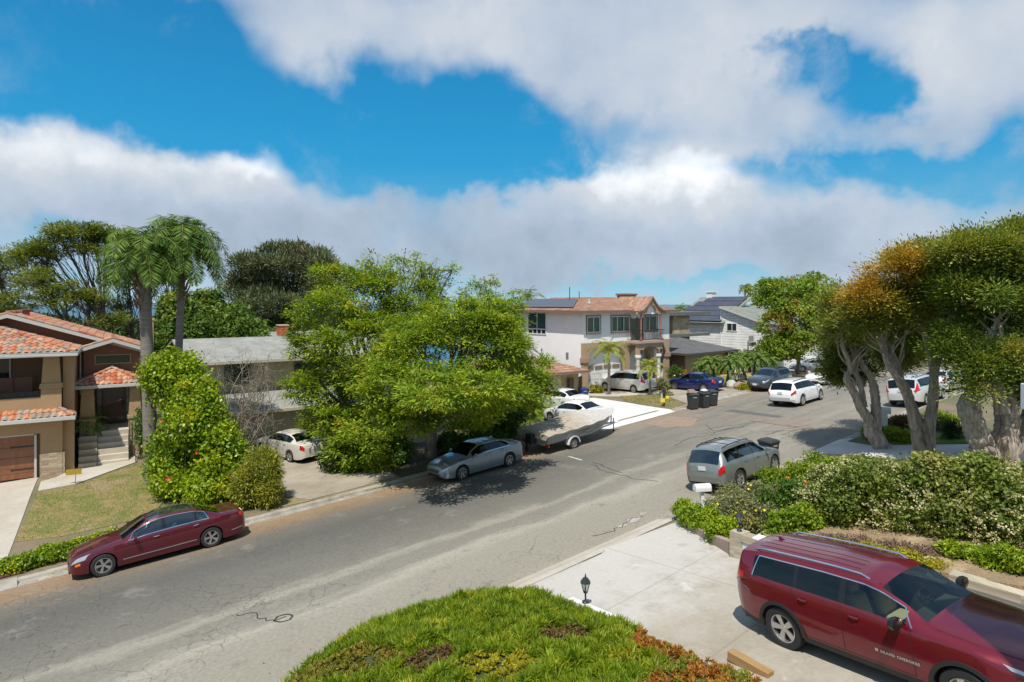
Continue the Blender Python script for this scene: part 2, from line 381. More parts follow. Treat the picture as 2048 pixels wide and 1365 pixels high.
def drape(name, pts, m, off=.03, kind='structure', step=1., border=True, zf=None, smooth=False):
    """flat polygon (world xy) laid over the land"""
    me = bpy.data.meshes.new(name); bm = bmesh.new()
    bm.faces.new([bm.verts.new((p[0], p[1], 0)) for p in pts])
    for d_, o_ in ((D, K0), (N, K0)):
        vals = [(v.co.x - o_[0]) * d_[0] + (v.co.y - o_[1]) * d_[1] for v in bm.verts]
        k = math.ceil(min(vals) / step) * step
        while k < max(vals):
            bmesh.ops.bisect_plane(bm, geom=bm.verts[:] + bm.edges[:] + bm.faces[:], plane_co=(o_[0] + d_[0] * k, o_[1] + d_[1] * k, 0), plane_no=(d_[0], d_[1], 0)); k += step
    edge = [e for e in bm.edges if e.is_boundary]
    for v in bm.verts: v.co.z = (zf or ter)(v.co.x, v.co.y) + off
    if border:
        r = bmesh.ops.extrude_edge_only(bm, edges=edge)
        for v in [g for g in r['geom'] if isinstance(g, bmesh.types.BMVert)]: v.co.z -= off + .06
    bmesh.ops.recalc_face_normals(bm, faces=bm.faces); bm.to_mesh(me); bm.free(); me.materials.append(m)
    ul = me.uv_layers.new(name='UVMap'); co = [c for l in me.loops for c in st(*me.vertices[l.vertex_index].co[:2])]; ul.data.foreach_set('uv', co)
    o = bpy.data.objects.new(name, me); C.objects.link(o); tag(o, kind=kind); return o
def hp(*uv): return [tuple(hit(u, v)[:2]) for u, v in uv]
def seg_st(s0, s1, t0, t1): return [xy(s0, t0), xy(s1, t0), xy(s1, t1), xy(s0, t1)]
# ================================================================ buildings
def tile_mat(name, cols, rough=.75, grout=None):
    m = bpy.data.materials.new(name); m.use_nodes = True; T = NT(m.node_tree); T.n.clear()
    out = T.node('ShaderNodeOutputMaterial'); b = T.node('ShaderNodeBsdfPrincipled'); uv = T.node('ShaderNodeTexCoord').outputs['UV']
    fl = T.node('ShaderNodeVectorMath', operation='FLOOR'); T.l.new(T.node_off(uv, (.001, .001, 0)), fl.inputs[0]); wn = T.node('ShaderNodeTexWhiteNoise', noise_dimensions='2D'); T.l.new(fl.outputs[0], wn.inputs['Vector'])
    n = len(cols); c = T.ramp(wn.outputs['Value'], [(i / n, q) for i, q in enumerate(cols)], 'CONSTANT')
    g = T.mapr(T.noise(uv, 2.5, 5, .7), .3, .7, .72, 1.2); c = T.mix(1., c, T.comb(g, g, g), 'MULTIPLY')
    T.l.new(c, b.inputs['Base Color']); b.inputs['Roughness'].default_value = rough; T.l.new(b.outputs[0], out.inputs[0]); return m
def shingle_mat(name, c1, c2):
    m = bpy.data.materials.new(name); m.use_nodes = True; T = NT(m.node_tree); T.n.clear()
    out = T.node('ShaderNodeOutputMaterial'); b = T.node('ShaderNodeBsdfPrincipled'); uv = T.node('ShaderNodeTexCoord').outputs['UV']
    br = T.node('ShaderNodeTexBrick'); T.l.new(uv, br.inputs[0]); br.inputs['Scale'].default_value = 1; br.inputs['Color1'].default_value = tuple(c1) + (1,); br.inputs['Color2'].default_value = tuple(c2) + (1,)
    br.inputs['Mortar'].default_value = tuple(q * .7 for q in c1) + (1,); br.inputs['Mortar Size'].default_value = .012; br.inputs['Brick Width'].default_value = .32; br.inputs['Row Height'].default_value = .14
    g = T.mapr(T.noise(uv, .8, 6, .7), .3, .7, .82, 1.15); c = T.mix(1., br.outputs[0], T.comb(g, g, g), 'MULTIPLY')
    T.l.new(c, b.inputs['Base Color']); b.inputs['Roughness'].default_value = .9; T.l.new(b.outputs[0], out.inputs[0]); return m
M_terra = tile_mat('terracotta_tile', [(.42, .135, .06), (.45, .18, .09), (.36, .105, .05), (.42, .23, .14), (.48, .20, .10), (.34, .13, .07), (.25, .20, .15), (.46, .29, .19), (.30, .24, .19)])
M_brtile = tile_mat('brown_tile', [(.33, .185, .12), (.30, .16, .10), (.36, .21, .14), (.28, .16, .11), (.38, .24, .16)])
M_stonev = tile_mat('ledge_stone', [(.42, .33, .22), (.35, .27, .18), (.48, .40, .28), (.30, .25, .19), (.40, .30, .19)], .85)
M_shing = shingle_mat('grey_shingle', (.25, .255, .235), (.31, .31, .29)); M_shingd = shingle_mat('dark_shingle', (.095, .095, .10), (.12, .12, .125)); M_shingg = shingle_mat('green_grey_shingle', (.19, .21, .18), (.23, .25, .22))
M_tan = mat('tan_stucco', (.42, .275, .15), .9, (.38, .25, .135), 1.2, .8, bump=.25, bscale=60); M_brown = mat('brown_stucco', (.26, .155, .105), .9, (.235, .14, .095), 1., .8, bump=.25, bscale=60)
M_fascia = mat('grey_white_fascia', (.52, .52, .50), .6); M_wood = mat('garage_wood', (.27, .10, .04), .4, (.18, .065, .028), 6., 1., stretch=(1, 1, .1), coat=.4)
M_wood2 = mat('door_wood', (.075, .030, .016), .4, (.05, .02, .012), 6., 1., coat=.4)
M_iron = mat('black_iron', (.02, .02, .02), .5); M_whitep = mat('white_paint', (.78, .78, .77), .5); M_wstucco = mat('white_stucco', (.86, .855, .85), .9, (.79, .785, .79), .35, .9, bump=.15, bscale=50)
M_tanband = mat('tan_band_stucco', (.43, .31, .20), .9, (.38, .27, .175), 1., .8); M_brtrim = mat('brown_trim', (.21, .125, .10), .7)
M_win = mat('window_pane', (.020, .032, .034), .06, coat=.5); M_wing = mat('green_window_pane', (.03, .075, .065), .10, (.06, .13, .11), 3., 1., stretch=(6, 6, .2), coat=.5)
M_curt = mat('recess_dark', (.04, .035, .03), .9); M_cream = mat('cream_siding', (.52, .46, .32), .85, (.48, .42, .29), 1., .8)
M_step = mat('step_concrete', (.52, .47, .38), .85, (.45, .40, .32), 2., .8)
def board_mat(name, c, pitch, axis='z', dark=.55):
    m = bpy.data.materials.new(name); m.use_nodes = True; T = NT(m.node_tree); T.n.clear()
    out = T.node('ShaderNodeOutputMaterial'); b = T.node('ShaderNodeBsdfPrincipled'); oc = T.node('ShaderNodeTexCoord').outputs['Object']; x, y, z = T.sep(oc)
    q = z if axis == 'z' else T.math('ADD', x, y); f = T.math('FRACT', T.math('DIVIDE', q, pitch))
    ln = T.mapr(f, 0., .16, dark, 1.); g = T.math('MULTIPLY', ln, T.mapr(T.noise(oc, 1.2, 5, .6), .3, .7, .9, 1.08))
    T.l.new(T.mix(1., tuple(c) + (1,), T.comb(g, g, g), 'MULTIPLY'), b.inputs['Base Color']); b.inputs['Roughness'].default_value = .75
    bp = T.node('ShaderNodeBump'); bp.inputs['Distance'].default_value = .03; bp.inputs['Strength'].default_value = .6; T.l.new(T.math('SUBTRACT', 1., f), bp.inputs['Height']); T.l.new(bp.outputs[0], b.inputs['Normal'])
    T.l.new(b.outputs[0], out.inputs[0]); return m
M_clap = board_mat('white_clapboard', (.72, .72, .71), .30, 'z', .42); M_bb = board_mat('cream_board', (.56, .48, .31), .30, 'x', .78); M_fence = board_mat('fence_board', (.10, .065, .045), .14, 'x', .4)
M_gdoor = board_mat('white_panel_door', (.70, .69, .66), .5); M_gdoort = board_mat('tan_panel_door', (.50, .40, .25), .45)

class Fr:
    """a building's own frame: x along its street front, y away from the street, z up from its ground"""
    def __init__(s, O, ang):
        s.O = Vector(O); a = R(ang); s.ax = Vector((math.cos(a), math.sin(a), 0)); s.ay = Vector((-math.sin(a), math.cos(a), 0)); s.ang = a
def roofplane(parent, name, pts, m, kind='barrel', th=.10, amp=.055, pitch=.30, course=.42, up=None):
    """convex roof polygon (local 3-D points, first edge = eave). Real tile relief, clipped to the outline, plus a slab under it"""
    p = [Vector(q) for q in pts]; e = (p[1] - p[0]).normalized(); nrm = (p[1] - p[0]).cross(p[2] - p[1]).normalized()
    if nrm.z < 0: nrm = -nrm
    u = nrm.cross(e).normalized()
    if (p[2] - p[1]).dot(u) < 0: u = -u
    A = [(q - p[0]).dot(e) for q in p]; B = [(q - p[0]).dot(u) for q in p]
    a0, a1, b0, b1 = min(A), max(A), min(B), max(B)
    me = bpy.data.meshes.new(name); vs, fs, uvs = [], [], []
    if kind == 'barrel':
        na = max(2, int((a1 - a0) / pitch * 6)); As = [a0 + (a1 - a0) * i / na for i in range(na + 1)]
    else: As = [a0, a1]
    nb = max(1, int(round((b1 - b0) / course))); Bs = []
    for i in range(nb):
        Bs += [(b0 + i * course, 1.), (b0 + (i + 1) * course - .004, 0.)]
    Bs = [(b, k) for b, k in Bs]
    for b, k in Bs:
        for a in As:
            ph = (a / pitch) % 1.
            h = amp * (math.sin(math.pi * min(1, ph / .62)) if ph < .62 else -.25 * math.sin(math.pi * (ph - .62) / .38)) if kind == 'barrel' else 0.
            vs.append(p[0] + e * a + u * b + nrm * (h + (.03 if kind != 'flat' else .022) * k + .012)); uvs.append((a / pitch + .19, (b + .001 if k else b - .001) / course))
    n = len(As)
    for i in range(len(Bs) - 1):
        for j in range(n - 1): fs.append((i * n + j, i * n + j + 1, (i + 1) * n + j + 1, (i + 1) * n + j))
    me.from_pydata(vs, [], fs); ul = me.uv_layers.new(name='UVMap'); ul.data.foreach_set('uv', [c for f in fs for i in f for c in uvs[i]])
    bm = bmesh.new(); bm.from_mesh(me); cen = sum(p, Vector()) / len(p)
    for i in range(len(p)):
        ed = (p[(i + 1) % len(p)] - p[i]); pn = ed.cross(nrm).normalized()
        if (cen - p[i]).dot(pn) > 0: pn = -pn
        bmesh.ops.bisect_plane(bm, geom=bm.verts[:] + bm.edges[:] + bm.faces[:], plane_co=p[i] + pn * .02, plane_no=pn, clear_outer=True)
    bmesh.ops.recalc_face_normals(bm, faces=bm.faces); bm.to_mesh(me); bm.free(); me.materials.append(m)
    if kind == 'barrel': me.shade_smooth(); me.set_sharp_from_angle(angle=R(50))
    o = bpy.data.objects.new(name, me); C.objects.link(o); o.parent = parent
    sl = MB(); sl.slab(pts, th); sl.build('roof_deck', M_fascia, o)
    return o
def shingle_plane(parent, name, pts, m, th=.12):
    """plain composition roof with UVs in metres"""
    p = [Vector(q) for q in pts]; e = (p[1] - p[0]).normalized(); nrm = (p[1] - p[0]).cross(p[2] - p[1]).normalized()
    if nrm.z < 0: nrm = -nrm
    u = nrm.cross(e).normalized(); b = MB(); b.slab(pts, th); b.uv = [((Vector(v) - p[0]).dot(e), (Vector(v) - p[0]).dot(u)) for v in b.v]
    return b.build(name, m, parent, smooth='keep')
def ridge_tiles(parent, a, b, m, r=.10, n=None):
    a, b = Vector(a), Vector(b); n = n or max(1, int((b - a).length / .4)); g = MB()
    for i in range(n):
        p, q = a + (b - a) * i / n, a + (b - a) * (i + 1.1) / n; g.tube([p + Vector((0, 0, .02)), q + Vector((0, 0, -.0))], [r, r * .82], 8)
    g.uv = [(i // 16 * 1. + .5, .5) for i in range(len(g.v))]; return g.build('ridge_tile', m, parent, smooth='keep')
def window(parent, x0, x1, z0, z1, y=0., mull=(), rail=(), fw=.07, frm=None, pane=None, side=False, name='window', sill=False):
    """frame with panes, on the front (y = const) or on the side wall (side=True: x and y swap)"""
    def bx(g, a0, a1, d0, d1, c0, c1): (g.box(d0, d1, a0, a1, c0, c1) if side else g.box(a0, a1, d0, d1, c0, c1))
    g = MB(); bx(g, x0, x1, y - .012, y - .004, z0, z1)
    f = MB(); d0, d1 = y - .06, y - .005
    bx(f, x0 - fw, x0, d0, d1, z0 - fw, z1 + fw); bx(f, x1, x1 + fw, d0, d1, z0 - fw, z1 + fw); bx(f, x0, x1, d0, d1, z0 - fw, z0); bx(f, x0, x1, d0, d1, z1, z1 + fw)
    for m_ in mull: bx(f, m_ - fw * .35, m_ + fw * .35, d0 + .01, d1, z0, z1)
    for r_ in rail: bx(f, x0, x1, d0 + .015, d1 - .001, r_ - fw * .35, r_ + fw * .35)
    w = g.build(name, pane or M_win, parent); f.build('frame', frm or M_whitep, w)
    if sill: s = MB(); bx(s, x0 - fw - .06, x1 + fw + .06, y - .14, y - .004, z0 - fw - .12, z0 - fw - .002); s.build('sill', sill, w)
    return w
def arch_pts(x0, x1, zs, zt, n=12):
    """points of an arch from x0 to x1 springing at zs, crown zt"""
    c = (x0 + x1) / 2; r = (x1 - x0) / 2; return [(c - r * math.cos(math.pi * i / n), zs + (zt - zs) * math.sin(math.pi * i / n)) for i in range(n + 1)]

# ---------------------------------------------------------------- tan stucco house, left
def tan_house():
    O = hit(125, 949); T = Fr(O, 32.8)
    h = empty('stucco_house', O, T.ang, label='tan and brown stucco house with orange barrel tile roofs and wooden garage door', cat='house')
    w = MB()
    w.wall([(-9, 0, -1.2), (-1.0 + .12, 0, -1.2), (-.88, 0, 2.1), (-4.9, 0, 2.1), (-4.9, 0, -1.2)][::1], .001, (0, 1, 0)) if False else None
    # lower storey round the garage opening, upper recess behind the balcony
    w.box(-.88, 0, 0, .35, -1.2, 3.2); w.box(-9, -5.0, 0, .35, -1.2, 3.2); w.box(-5.0, -.88, 0, .35, 2.14, 3.2); w.box(-9, 0, .353, 6, -1.2, 3.06)
    w.build('wall', M_tan, h)
    b = MB(); b.box(.0, .46, .30, .78, -1.2, 6.05); b.box(.003, .42, .783, 5, -1.2, 6.1); b.build('wall', M_tan, h)
    b = MB(); b.box(-9, -.0, 2.5, 6, 3.065, 6.05); b.build('wall', M_brown, h)
    st_ = MB(); st_.box(-.90, .03, -.06, -.003, -.6, 1.12); st_.box(.003, .09, -.06, .28, -.6, 1.12); st_.uv = [((v[0] + v[1]) / .30, v[2] / .09) for v in st_.v]; st_.build('stone_veneer', M_stonev, h, smooth='keep')
    # garage door with strap hinges
    g = MB()
    for k in range(4): z0 = .0 + k * .52; g.box(-4.8, -1.12, .13, .18, z0 + .006, z0 + .514)
    gd = g.build('garage_door', M_wood, h, bevel=.01)
    g = MB(); g.box(-1.12, -1.03, .05, .2, -.1, 2.08); g.box(-4.9, -1.12, .05, .2, 2.08, 2.14); g.build('door_frame', M_fascia, gd)
    for z in (.45, 1.55):
        s = MB(); s.box(-1.95, -1.13, .115, .129, z - .03, z + .03, taper=.0); s.box(-2.02, -1.93, .112, .129, z - .05, z + .05); s.build('hinge', M_iron, gd)
        s = MB(); s.box(-4.8, -1.13, .118, .1285, z - .16, z - .05); s.build('rail', mat('garage_wood_light', (.26, .11, .05), .4, (.20, .08, .035), 6., 1.), gd)
    # balcony
    w = MB(); w.box(-9, -.85, .02, .22, 3.2, 3.92); w.build('parapet', M_tan, h)
    w = MB(); w.box(-9, -.86, .06, .16, 3.94, 3.98); w.box(-9, -.86, .06, .16, 4.17, 4.22); w.box(-9, -.86, .09, .11, 3.98, 4.17)
    for k in range(14): w.box(-.9 - .3 * k - .05, -.9 - .3 * k + .05, .05, .13, 4.03, 4.12)
    w.build('balcony_rail', M_iron, h)
    w = MB(); w.box(-.86, -.04, -.04, .72, 3.2, 4.34); w.build('pillar', M_tan, h)
    w = MB(); w.box(-.92, .02, -.10, .78, 4.34, 4.44); w.box(-.90, .0, -.08, .76, 4.442, 4.56); w.build('pillar_cap', mat('tan_cap', (.40, .28, .16), .85), h)
    w = MB(); w.box(-.84, -.06, -.02, .70, 4.562, 5.95, taper=.075); w.build('pillar', M_tan, h)
    window(h, -9, -2.35, 3.5, 5.7, 2.49, mull=(-5,), frm=M_fascia)
    w = MB()
    for k in range(3):
        x = -1.25 - k * .75 - .72
        w.box(x, x + .70, .95, 1.05, 4.0, 4.85); w.box(x - .02, x + .02, .93, 1.07, 3.2, 4.88)
    tag(w.build('wicker_screen', mat('wicker', (.17, .09, .06), .8, (.12, .06, .045), 30., 1.), None, loc=tuple(h.location), rz=T.ang), 'brown wicker screen panels standing on the balcony of the tan house', 'screen')
    # pent roof over the garage
    f = MB(); f.box(-9, .50, -.66, -.60, 2.78, 2.97); f.box(.50, .56, -.66, .30, 2.78, 2.97); f.build('gutter', M_fascia, h, bevel=.015)
    roofplane(h, 'roof', [(-9, -.60, 2.95), (.50, -.60, 2.95), (-.15, .02, 3.30), (-9, .02, 3.30)], M_terra, pitch=.27)
    roofplane(h, 'roof', [(.50, -.60, 2.95), (.50, .30, 2.95), (.0, .30, 3.26), (-.12, .0, 3.29)], M_terra, pitch=.27)
    ridge_tiles(h, (.50, -.60, 3.0), (-.13, 0, 3.34), M_terra, .08)
    # hipped upper roof
    f = MB(); f.box(-9, .60, -.76, -.70, 5.93, 6.14); f.box(.60, .66, -.76, 3.9, 5.93, 6.14); f.box(-9, .60, -.70, 4., 6.02, 6.05); f.build('gutter', M_fascia, h, bevel=.015)
    roofplane(h, 'roof', [(-9, -.70, 6.12), (.60, -.70, 6.12), (-3.6, 3.5, 7.5), (-9, 3.5, 7.5)], M_terra, pitch=.27)
    roofplane(h, 'roof', [(.60, -.70, 6.12), (.60, 4.6, 6.12), (-3.6, 4.6, 7.5), (-3.6, 3.5, 7.5)], M_terra, pitch=.27)
    ridge_tiles(h, (.60, -.70, 6.17), (-3.6, 3.5, 7.56), M_terra, .09)
    # main gable behind
    def zg(x): return 7.98 - .345 * (x + 2.6) if x > -2.6 else 7.98 - .345 * (-2.6 - x)
    w = MB(); w.wall([(-8.6, 4.6, 5.0), (3.55, 4.6, -.5), (3.55, 4.6, zg(3.55) - .06), (-2.6, 4.6, 7.9), (-8.6, 4.6, zg(-8.6) - .06)], 7., (0, 1, 0)); w.build('wall', M_brown, h)
    roofplane(h, 'roof', [(3.95, 3.9, zg(3.95)), (3.95, 12.5, zg(3.95)), (-2.6, 12.5, 7.98), (-2.6, 3.9, 7.98)], M_terra, pitch=.27)
    roofplane(h, 'roof', [(-9.2, 3.9, zg(-9.2)), (-9.2, 12.5, zg(-9.2)), (-2.6, 12.5, 7.98), (-2.6, 3.9, 7.98)], M_terra, pitch=.27)
    ridge_tiles(h, (-2.6, 3.9, 8.03), (-2.6, 12.5, 8.03), M_terra)
    ridge_tiles(h, (3.95, 3.95, zg(3.95) + .03), (-2.6, 3.95, 8.0), M_terra, .08); ridge_tiles(h, (-9.2, 3.95, zg(-9.2) + .03), (-2.6, 3.95, 8.0), M_terra, .08)
    f = MB(); f.wall([(3.95, 3.84, zg(3.95) - .20), (3.95, 3.84, zg(3.95) - .02), (-2.6, 3.84, 7.96), (-9.2, 3.84, zg(-9.2) - .02), (-9.2, 3.84, zg(-9.2) - .20), (-2.6, 3.84, 7.76)], .05, (0, 1, 0)); f.build('fascia', M_fascia, h)
    w = MB(); w.box(-2.2, -1.9, 6.2, 6.5, 7.8, 8.15); w.box(-2.3, -1.8, 6.1, 6.6, 8.15, 8.2); w.build('roof_vent', mat('red_vent', (.30, .06, .04), .6), h)
    # entry gable
    w = MB(); w.wall([(.70, 4.2, -.5), (3.56, 4.2, -.5), (3.56, 4.2, 5.85), (2.1, 4.2, 6.42), (.70, 4.2, 6.0)], .39, (0, 1, 0)); w.build('wall', M_brown, h)
    roofplane(h, 'roof', [(3.92, 3.3, 5.86), (3.92, 6.2, 5.86), (2.1, 6.2, 6.55), (2.1, 3.3, 6.55)], M_terra, pitch=.27)
    roofplane(h, 'roof', [(.66, 3.3, 6.06), (.66, 5.2, 6.06), (2.1, 5.2, 6.55), (2.1, 3.3, 6.55)], M_terra, pitch=.27)
    ridge_tiles(h, (2.1, 3.3, 6.60), (2.1, 5.6, 6.60), M_terra); ridge_tiles(h, (3.92, 3.34, 5.9), (2.1, 3.34, 6.58), M_terra, .08); ridge_tiles(h, (.66, 3.34, 6.1), (2.1, 3.34, 6.58), M_terra, .08)
    f = MB(); f.wall([(3.95, 3.25, 5.66), (3.95, 3.25, 5.85), (2.1, 3.25, 6.53), (.62, 3.25, 6.05), (.62, 3.25, 5.86), (2.1, 3.25, 6.34)], .05, (0, 1, 0)); f.build('fascia', M_fascia, h)
    window(h, 1.27, 2.92, 5.1, 5.55, 4.2, frm=mat('tan_frame', (.45, .36, .25), .6), fw=.05)
    w = MB(); w.box(3.57, 4.15, 5.2, 6.0, -.5, 7.5); w.box(3.52, 4.2, 5.15, 6.05, 7.5, 7.62); w.build('chimney', mat('chimney_stucco', (.50, .32, .16), .9), h)
    # porch
    roofplane(h, 'roof', [(.28, 1.7, 4.14), (3.72, 1.7, 4.14), (2.1, 3.4, 4.86), (2.0, 3.4, 4.86)], M_terra, pitch=.26)
    roofplane(h, 'roof', [(.28, 4.2, 4.14), (.28, 1.7, 4.14), (2.05, 3.4, 4.86), (2.05, 4.2, 4.86)], M_terra, pitch=.26)
    roofplane(h, 'roof', [(3.72, 1.7, 4.14), (3.72, 4.2, 4.14), (2.05, 4.2, 4.86), (2.05, 3.4, 4.86)], M_terra, pitch=.26)
    ridge_tiles(h, (.28, 1.7, 4.2), (2.05, 3.4, 4.92), M_terra, .08); ridge_tiles(h, (3.72, 1.7, 4.2), (2.05, 3.4, 4.92), M_terra, .08); ridge_tiles(h, (2.05, 3.3, 4.92), (2.05, 4.2, 4.92), M_terra, .08)
    f = MB(); f.box(.24, 3.76, 1.64, 1.70, 3.98, 4.15); f.box(.24, .30, 1.70, 4.2, 3.98, 4.15); f.box(3.70, 3.76, 1.70, 4.2, 3.98, 4.15); f.box(.30, 3.70, 1.70, 4.2, 4.02, 4.05); f.build('gutter', M_fascia, h, bevel=.012)
    for x0, x1 in ((.62, 1.30), (2.82, 3.42)):
        w = MB(); w.box(x0, x1, 1.95, 2.6, 2.35, 3.9, taper=.07); w.box(x0 + .02, x1 - .02, 1.97, 2.58, 3.9, 4.018); w.build('pillar', M_tan, h)
        w = MB(); w.box(x0 - .05, x1 + .05, 1.9, 2.65, 2.2, 2.348); w.build('pillar_cap', MATS['tan_cap'], h)
        w = MB(); w.box(x0 + .0, x1 - .0, 1.95, 2.6, -.5, 2.2); w.uv = [((v[0] + v[1]) / .30, v[2] / .09) for v in w.v]; w.build('stone_veneer', M_stonev, h, smooth='keep')
    w = MB(); w.box(1.3, 2.82, 1.9, 4.2, -.5, 1.62); w.build('porch_floor', M_step, h)
    w = MB()
    for k in range(6): w.box(1.42, 2.80, .55 + k * .27, 1.899, .0 + k * .27 - .3 + .001, .27 * (k + 1))
    w.build('steps', M_step, h)
    w = MB()
    for k in range(5): w.box(.62 + k * .0, 1.40, .45 + k * .26, 1.94, -.3 + (.22 * k + .001 if k else 0), .30 * (k + 1))
    w.build('stepped_planter', mat('planter_concrete', (.40, .34, .24), .85, (.33, .28, .2), 2., 1.), h)
    w = MB(); w.box(1.62, 2.66, 4.10, 4.18, 1.64, 3.95); d = w.build('front_door', M_wood2, h)
    w = MB(); w.box(2.52, 2.58, 4.04, 4.09, 2.5, 3.0); w.build('handle', M_iron, d)
    for x0, x1 in ((1.32, 1.58), (2.70, 2.95)): window(h, x0 + .03, x1 - .03, 1.75, 3.9, 4.19, rail=(2.2, 2.65, 3.1, 3.5), fw=.035, frm=M_wood2, pane=mat('sidelight_glass', (.20, .22, .20), .15), name='sidelight')
    w = MB()
    for y in (.62, 1.2, 1.8): w.box(2.84, 2.88, y, y + .03, .1 + y * .5, 1.0 + (y - .6) * 1.0)
    w.tube([(2.86, .6, .98), (2.86, 1.85, 2.2)], .02, 6); w.build('hand_rail', M_iron, h)
    w = MB(); w.tube([(.56, 4.1, 6.0), (.56, 4.1, 3.4)], .04, 8); w.build('downspout', M_fascia, h)
    return h, T
TANH, TT = tan_house()
def loc_w(h, x, y, z=0.): return h.matrix_basis @ Vector((x, y, z))

# ---------------------------------------------------------------- grey roofed house, centre left
def grey_house():
    O = hit(560, 885); T = Fr(O, 37); h = empty('shingle_roof_house', O, T.ang, label='cream board house with grey shingle roofs, low garage roof and red brick chimney', cat='house')
    w = MB(); w.box(-4.2, 7.5, 0, 7, -1, 2.35); w.build('wall', M_bb, h)
    w = MB(); w.box(-4.0, 9.5, 2.2, 10, 2.36, 5.0); w.build('wall', M_bb, h)
    w = MB(); w.box(-4.0, 6.0, -.06, -.004, .05, 2.0); w.build('garage_door', M_bb, h)
    shingle_plane(h, 'roof', [(-4.6, -.7, 2.15), (8., -.7, 2.15), (8., 2.2, 3.05), (-4.6, 2.2, 3.05)], M_shing)
    f = MB(); f.box(-4.62, 8.02, -.78, -.70, 1.98, 2.16); f.build('fascia', mat('cream_fascia', (.50, .46, .36), .7), h)
    shingle_plane(h, 'roof', [(-5.0, 1.2, 4.95), (10.2, 1.2, 4.95), (10.2, 5.6, 6.15), (-5.0, 5.6, 6.15)], M_shing)
    shingle_plane(h, 'roof', [(10.2, 10.6, 4.95), (-5.0, 10.6, 4.95), (-5.0, 5.6, 6.15), (10.2, 5.6, 6.15)], M_shing)
    f = MB(); f.box(-5.02, 10.22, 1.12, 1.20, 4.80, 4.97); f.build('fascia', MATS['cream_fascia'], h)
    f = MB(); f.wall([(-4.0, 2.2, 4.99), (-4., 10, 4.99), (-4., 5.6, 5.98)], .2, (1, 0, 0)); f.build('gable', M_bb, h)
    window(h, -2.6, -1.2, 3.5, 4.6, 2.2, mull=(-1.9,), frm=mat('dark_frame', (.12, .10, .09), .6)); window(h, 1.6, 3.2, 3.3, 4.5, 2.2, mull=(2.4,), frm=MATS['dark_frame'])
    p = loc_w(h, 0, 0)
    c = at(568, 655, 46.); sh = empty('background_house', (c.x - 1.5, c.y + 1.0, ter(c.x, c.y)), T.ang, label='low pale roofed house with red brick chimney showing above the cream board house', cat='house')
    z0 = sh.location.z
    w = MB(); w.box(-4.5, 9, -2, 6, -1., 4.85 ); w.build('wall', M_cream, sh)
    e = EYE - (675 - V0) / F * 45. - z0
    shingle_plane(sh, 'roof', [(-6.0, -3, e - .9), (10, -3, e - .9), (8, 1.5, e + .25), (-1.8, 1.5, e + .25)], M_shing); shingle_plane(sh, 'roof', [(10, 6.5, e - .9), (-6, 6.5, e - .9), (-1.8, 1.5, e + .25), (8, 1.5, e + .25)], M_shing)
    shingle_plane(sh, 'roof', [(-6, 6.5, e - .9), (-6, -3, e - .9), (-1.8, 1.5, e + .25)], M_shing)
    br = shingle_mat('red_brick', (.40, .08, .045), (.46, .12, .06)); w = MB(); w.box(.75, 1.45, .0, .7, e - .3, e + .75); w.uv = [((v[0] + v[1]), v[2]) for v in w.v]; ch = w.build('chimney', br, sh, smooth='keep')
    w = MB(); w.box(.70, 1.5, -.05, .75, e + .75, e + .83); w.build('chimney_cap', M_cream, ch)
    return h
GREYH = grey_house()

# ---------------------------------------------------------------- small tan garage beside the white house
def small_garage():
    O = hit(1157, 800); T = Fr(O, 37); h = empty('tan_house', O, T.ang, label='low tan stucco house with brown tile roof and tan sectional garage door', cat='house')
    w = MB(); w.box(-9, 0, 0, 7, -1, 2.3); w.build('wall', mat('olive_tan_stucco', (.33, .25, .12), .9, (.29, .22, .11), 1.), h)
    for k, (a, b) in enumerate(((-4.6, -1.86),)):
        w = MB(); w.box(a, b, -.05, -.004, .02, 2.0); w.build('garage_door', M_gdoort, h)
    roofplane(h, 'roof', [(-9.6, -.6, 2.30), (.6, -.6, 2.30), (-2.6, 2.6, 3.3), (-9.6, 2.6, 3.3)], M_brtile, 'step', pitch=.3)
    roofplane(h, 'roof', [(.6, -.6, 2.30), (.6, 7, 2.30), (-2.6, 4.6, 3.3), (-2.6, 2.6, 3.3)], M_brtile, 'step', pitch=.3)
    f = MB(); f.box(-9.6, .62, -.68, -.6, 2.14, 2.32); f.box(.62, .70, -.68, 7, 2.14, 2.32); f.build('fascia', M_brtrim, h)
    return h
small_garage()

